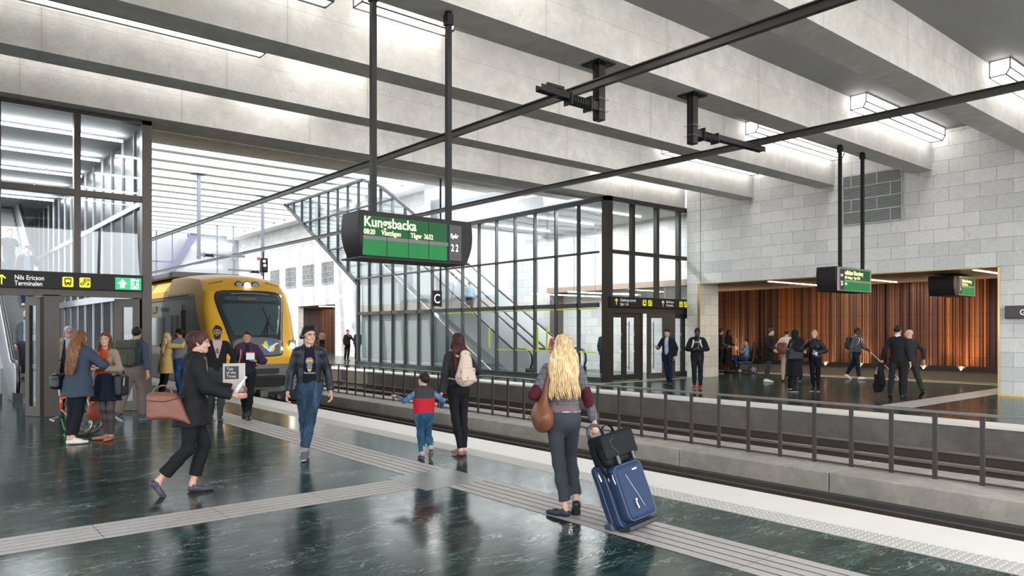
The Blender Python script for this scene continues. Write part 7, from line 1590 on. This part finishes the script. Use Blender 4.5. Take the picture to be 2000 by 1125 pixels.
c = person('blonde woman in short black jacket and leggings holding a blue and white item', 19.50, 10.30, 196, 1.72, fem=True, w=.94, skin='fair', hair='blonde', style='ponytail', feet=((-.09, .04, 0, 14, 0), (.09, .04, 0, -14, 0)), hands=((-.13, .22, 1.08), (.30, .16, 1.04)), elbow=((-1, -.6, -.4), (.8, -1, 0)), bottom=[('tight', dict(nm='leggings', m_=BLKT, e=.006, crop=.97))], top=[('garment', dict(nm='jacket', m_=LEATHER('jacket_black_satin', (.010, .012, .018), .45), e=.028, hem=.02, sleeve=.96, amp=.007, neckh=.02))], shoes=('sneaker', BLKC, WSOLE))
J = c['J']; an = J['palml']+A(0, .03, 0); t = held(c, 'water_bottle', 'small blue and white bottle held by the blonde woman in the short black jacket', 'bottle', an); b = bmesh.new(); tube(b, [an+A(-.05, 0, -.07), an+A(.02, 0, .04), an+A(.05, 0, .09)], [.032, .032, .014], 10); lobj('bottle_body', b, mat('bottle_blue', (.15, .22, .6), .3), t, an); b = bmesh.new(); tube(b, [an+A(-.035, 0, -.045), an+A(-.0, 0, .01)], .034, 10); lobj('bottle_label', b, WSH, t, an)
an = J['pel']+A(.27, .02, .10); t = held(c, 'handbag', 'small black handbag hanging from the hand of the blonde woman in the short black jacket', 'bag', an); g = Field(an-.25, an+.25, .014); g.rbox(an, (.06, .13, .10), .03); fieldobj('bag_body', g, BLKC, t, an); b = bmesh.new(); strap(b, [an+A(0, -.08, .09), J['palmr'], an+A(0, .08, .09)], .015, .005, (1, 0, 0)); lobj('handle', b, BLKC, t, an)
# man with the white cane
c = person('man in checked shirt with dark glasses walking right with a long white cane', 25.25, 11.85, 112, 1.80, w=1.08, skin='dark', hair='black', style='crop', glasses='sun', lean=3, feet=((-.08, -.30, 0, 0, 28), (.08, .26, 0, 0, -8)), hands=((-.22, .28, 1.02), (.27, -.08, .90)), elbow=((-.7, -1, -.2), (.6, -1, 0)), curl=.8,
    bottom=[('tight', dict(nm='jeans', m_=JEAND, e=.018, crop=.96))], top=[('garment', dict(nm='shirt', m_=plaid('shirt_check_grey', (.035, .042, .055), (.16, .17, .2), (.1, .1, .12), 1.8), e=.03, hem=-.02, sleeve=.9, flare=.01))], shoes=('sneaker', WSH, WSOLE))
J = c['J']; an = J['palml']; t = held(c, 'white_cane', 'long white cane held out by the man with dark glasses', 'cane', an); b = bmesh.new(); tube(b, [an+A(-.0, -.04, .06), an+A(.1, 1.05, -an[2]+.05)], .012, 8); lobj('shaft', b, WSH, t, an); b = bmesh.new(); tube(b, [an+A(-.0, -.10, .11), an+A(0, .04, .0)], .018, 8); lobj('grip', b, BLKC, t, an); b = bmesh.new(); disc(b, an+A(.1, 1.06, -an[2]+.03), (0, 1, -1), .02, .05, 10); lobj('tip', b, mat('tip_red', (.5, .05, .05), .5), t, an)
backpack(c, 'dark backpack with white straps on the man with the white cane', cloth('backpack_dark', (.03, .032, .04)), (.15, .09, .22), seed=60, sm=WSH, res=.016)
# two men in suits
SUIT = cloth('suit_black', (.013, .013, .014), .75); SUITG = cloth('suit_charcoal', (.026, .027, .026), .75)
c = person('tall man in black suit walking away with a dark coat over his hand', 18.95, 7.88, 14, 1.84, w=.93, skin='light', hair='black', style='short', lean=3, feet=((-.07, -.34, 0, 6, 34), (.08, .26, 0, -4, -6)), hands=((-.34, -.02, .95), (.28, .02, .90)), under=[('garment', dict(nm='shirt_collar', m_=WSH, e=.010, hem=.3, sleeve=.3, arms=False, neckh=.055))], bottom=[('tight', dict(nm='trousers', m_=SUIT, e=.012, crop=.99, flare=.012))], top=[('garment', dict(nm='suit_jacket', m_=SUIT, e=.015, hem=-.08, sleeve=.95, amp=.003))], shoes=('boot', LEATHER('shoes_black', (.01, .01, .01), .3), BSOLE))
J = c['J']; an = J['palml']+A(-.03, 0, -.10); t = held(c, 'coat', 'dark coat carried over the left hand of the tall man in the black suit', 'coat', an); g = Field(an-A(.3, .3, .72), an+A(.3, .3, .2), .014); g.cone(an+A(0, 0, .05), an+A(-.04, .02, -.50), .085, .15, .03, (0, 1, 0), .5); g.cone(an+A(.02, -.05, .05), an+A(.06, -.10, -.42), .06, .09, .03); g.disp(waves(61, .016, (18, 40), 6, (2.5, 2.5, .4))); fieldobj('folded_coat', g, SUIT, t, an)
b = bmesh.new(); 
for k in range(3): bar(b, an+A(-.04+k*.016, -.06, .02), an+A(-.09+k*.016, -.10, -.18), .008, .03)
lobj('lining_stripe', b, cloth('lining_rose', (.30, .2, .21)), t, an)
person('bald man in charcoal suit walking beside the tall man in the black suit', 19.85, 7.95, -34, 1.74, w=1.0, skin='fair', hair='grey', style='bald', lean=2, hy=34, feet=((-.07, .26, 0, 4, -6), (.09, -.36, 0, -6, 34)), hands=((-.27, .20, 1.05), (.30, -.12, .94)), bottom=[('tight', dict(nm='trousers', m_=SUITG, e=.012, crop=.99, flare=.012))], top=[('garment', dict(nm='suit_jacket', m_=SUITG, e=.016, hem=-.08, sleeve=.95, amp=.003))], shoes=('boot', LEATHER('shoes_black', (.01, .01, .01), .3), BSOLE))
# distant people
def plain(label, x, y, ph, z0, tm, bmx, hr='dark', sk='light', fem=False, h=1.75, **k):
    return person(label, x, y, ph, h, z0=z0, fem=fem, skin=sk, hair=hr, style='short', bottom=[('tight', dict(nm='trousers', m_=bmx, e=.014))], top=[('garment', dict(nm='jacket', m_=tm, e=.022, hem=-.04, sleeve=.94))], shoes=('sneaker', BLKC, WSOLE), **k)
plain('distant person in dark clothes, hand at chin, left of the glass stair hall', 18.9, 37.0, 150, 0, SUITG, BLKC, hands=((-.05, .2, 1.35), None), elbow=((-1, 0, -1), (.6, -1, 0)))
plain('distant standing person in blue grey jacket partly hidden by the glass stair hall edge', 19.85, 37.6, 160, 0, cloth('jacket_steel', (.05, .065, .085)), BLKC)
plain('distant person walking away with a grey backpack by the far copper doorway', 24.0, 51.0, 5, 0, cloth('jacket_tan', (.2, .14, .10)), BLKC)
plain('faint person in white shirt at the top of the glass stair hall, left of two', 18.9, 36.6, 180, 7.2, WSH, CHAR, h=1.72)
plain('faint person in white coat at the top of the glass stair hall, right of two', 19.3, 35.6, 180, 7.2, cloth('coat_offwhite', (.6, .6, .6)), CHAR, h=1.72)
plain('person in pale blue shirt on the escalator inside the right glass hall', 19.25, 26.1, 5, 2.15, cloth('shirt_sky_dull', (.2, .28, .36)), JEAND, hr='brown')
plain('person in coral jacket standing inside the right glass hall behind the panes', 19.9, 21.3, 170, 0, cloth('jacket_coral', (.55, .18, .14)), JEAND, hr='auburn', fem=True, h=1.70)
plain('bald person in dark jacket inside the right glass hall, near its corner', 20.6, 19.3, 20, 0, cloth('jacket_dark_blue', (.03, .04, .06)), JEAND, hr='grey')
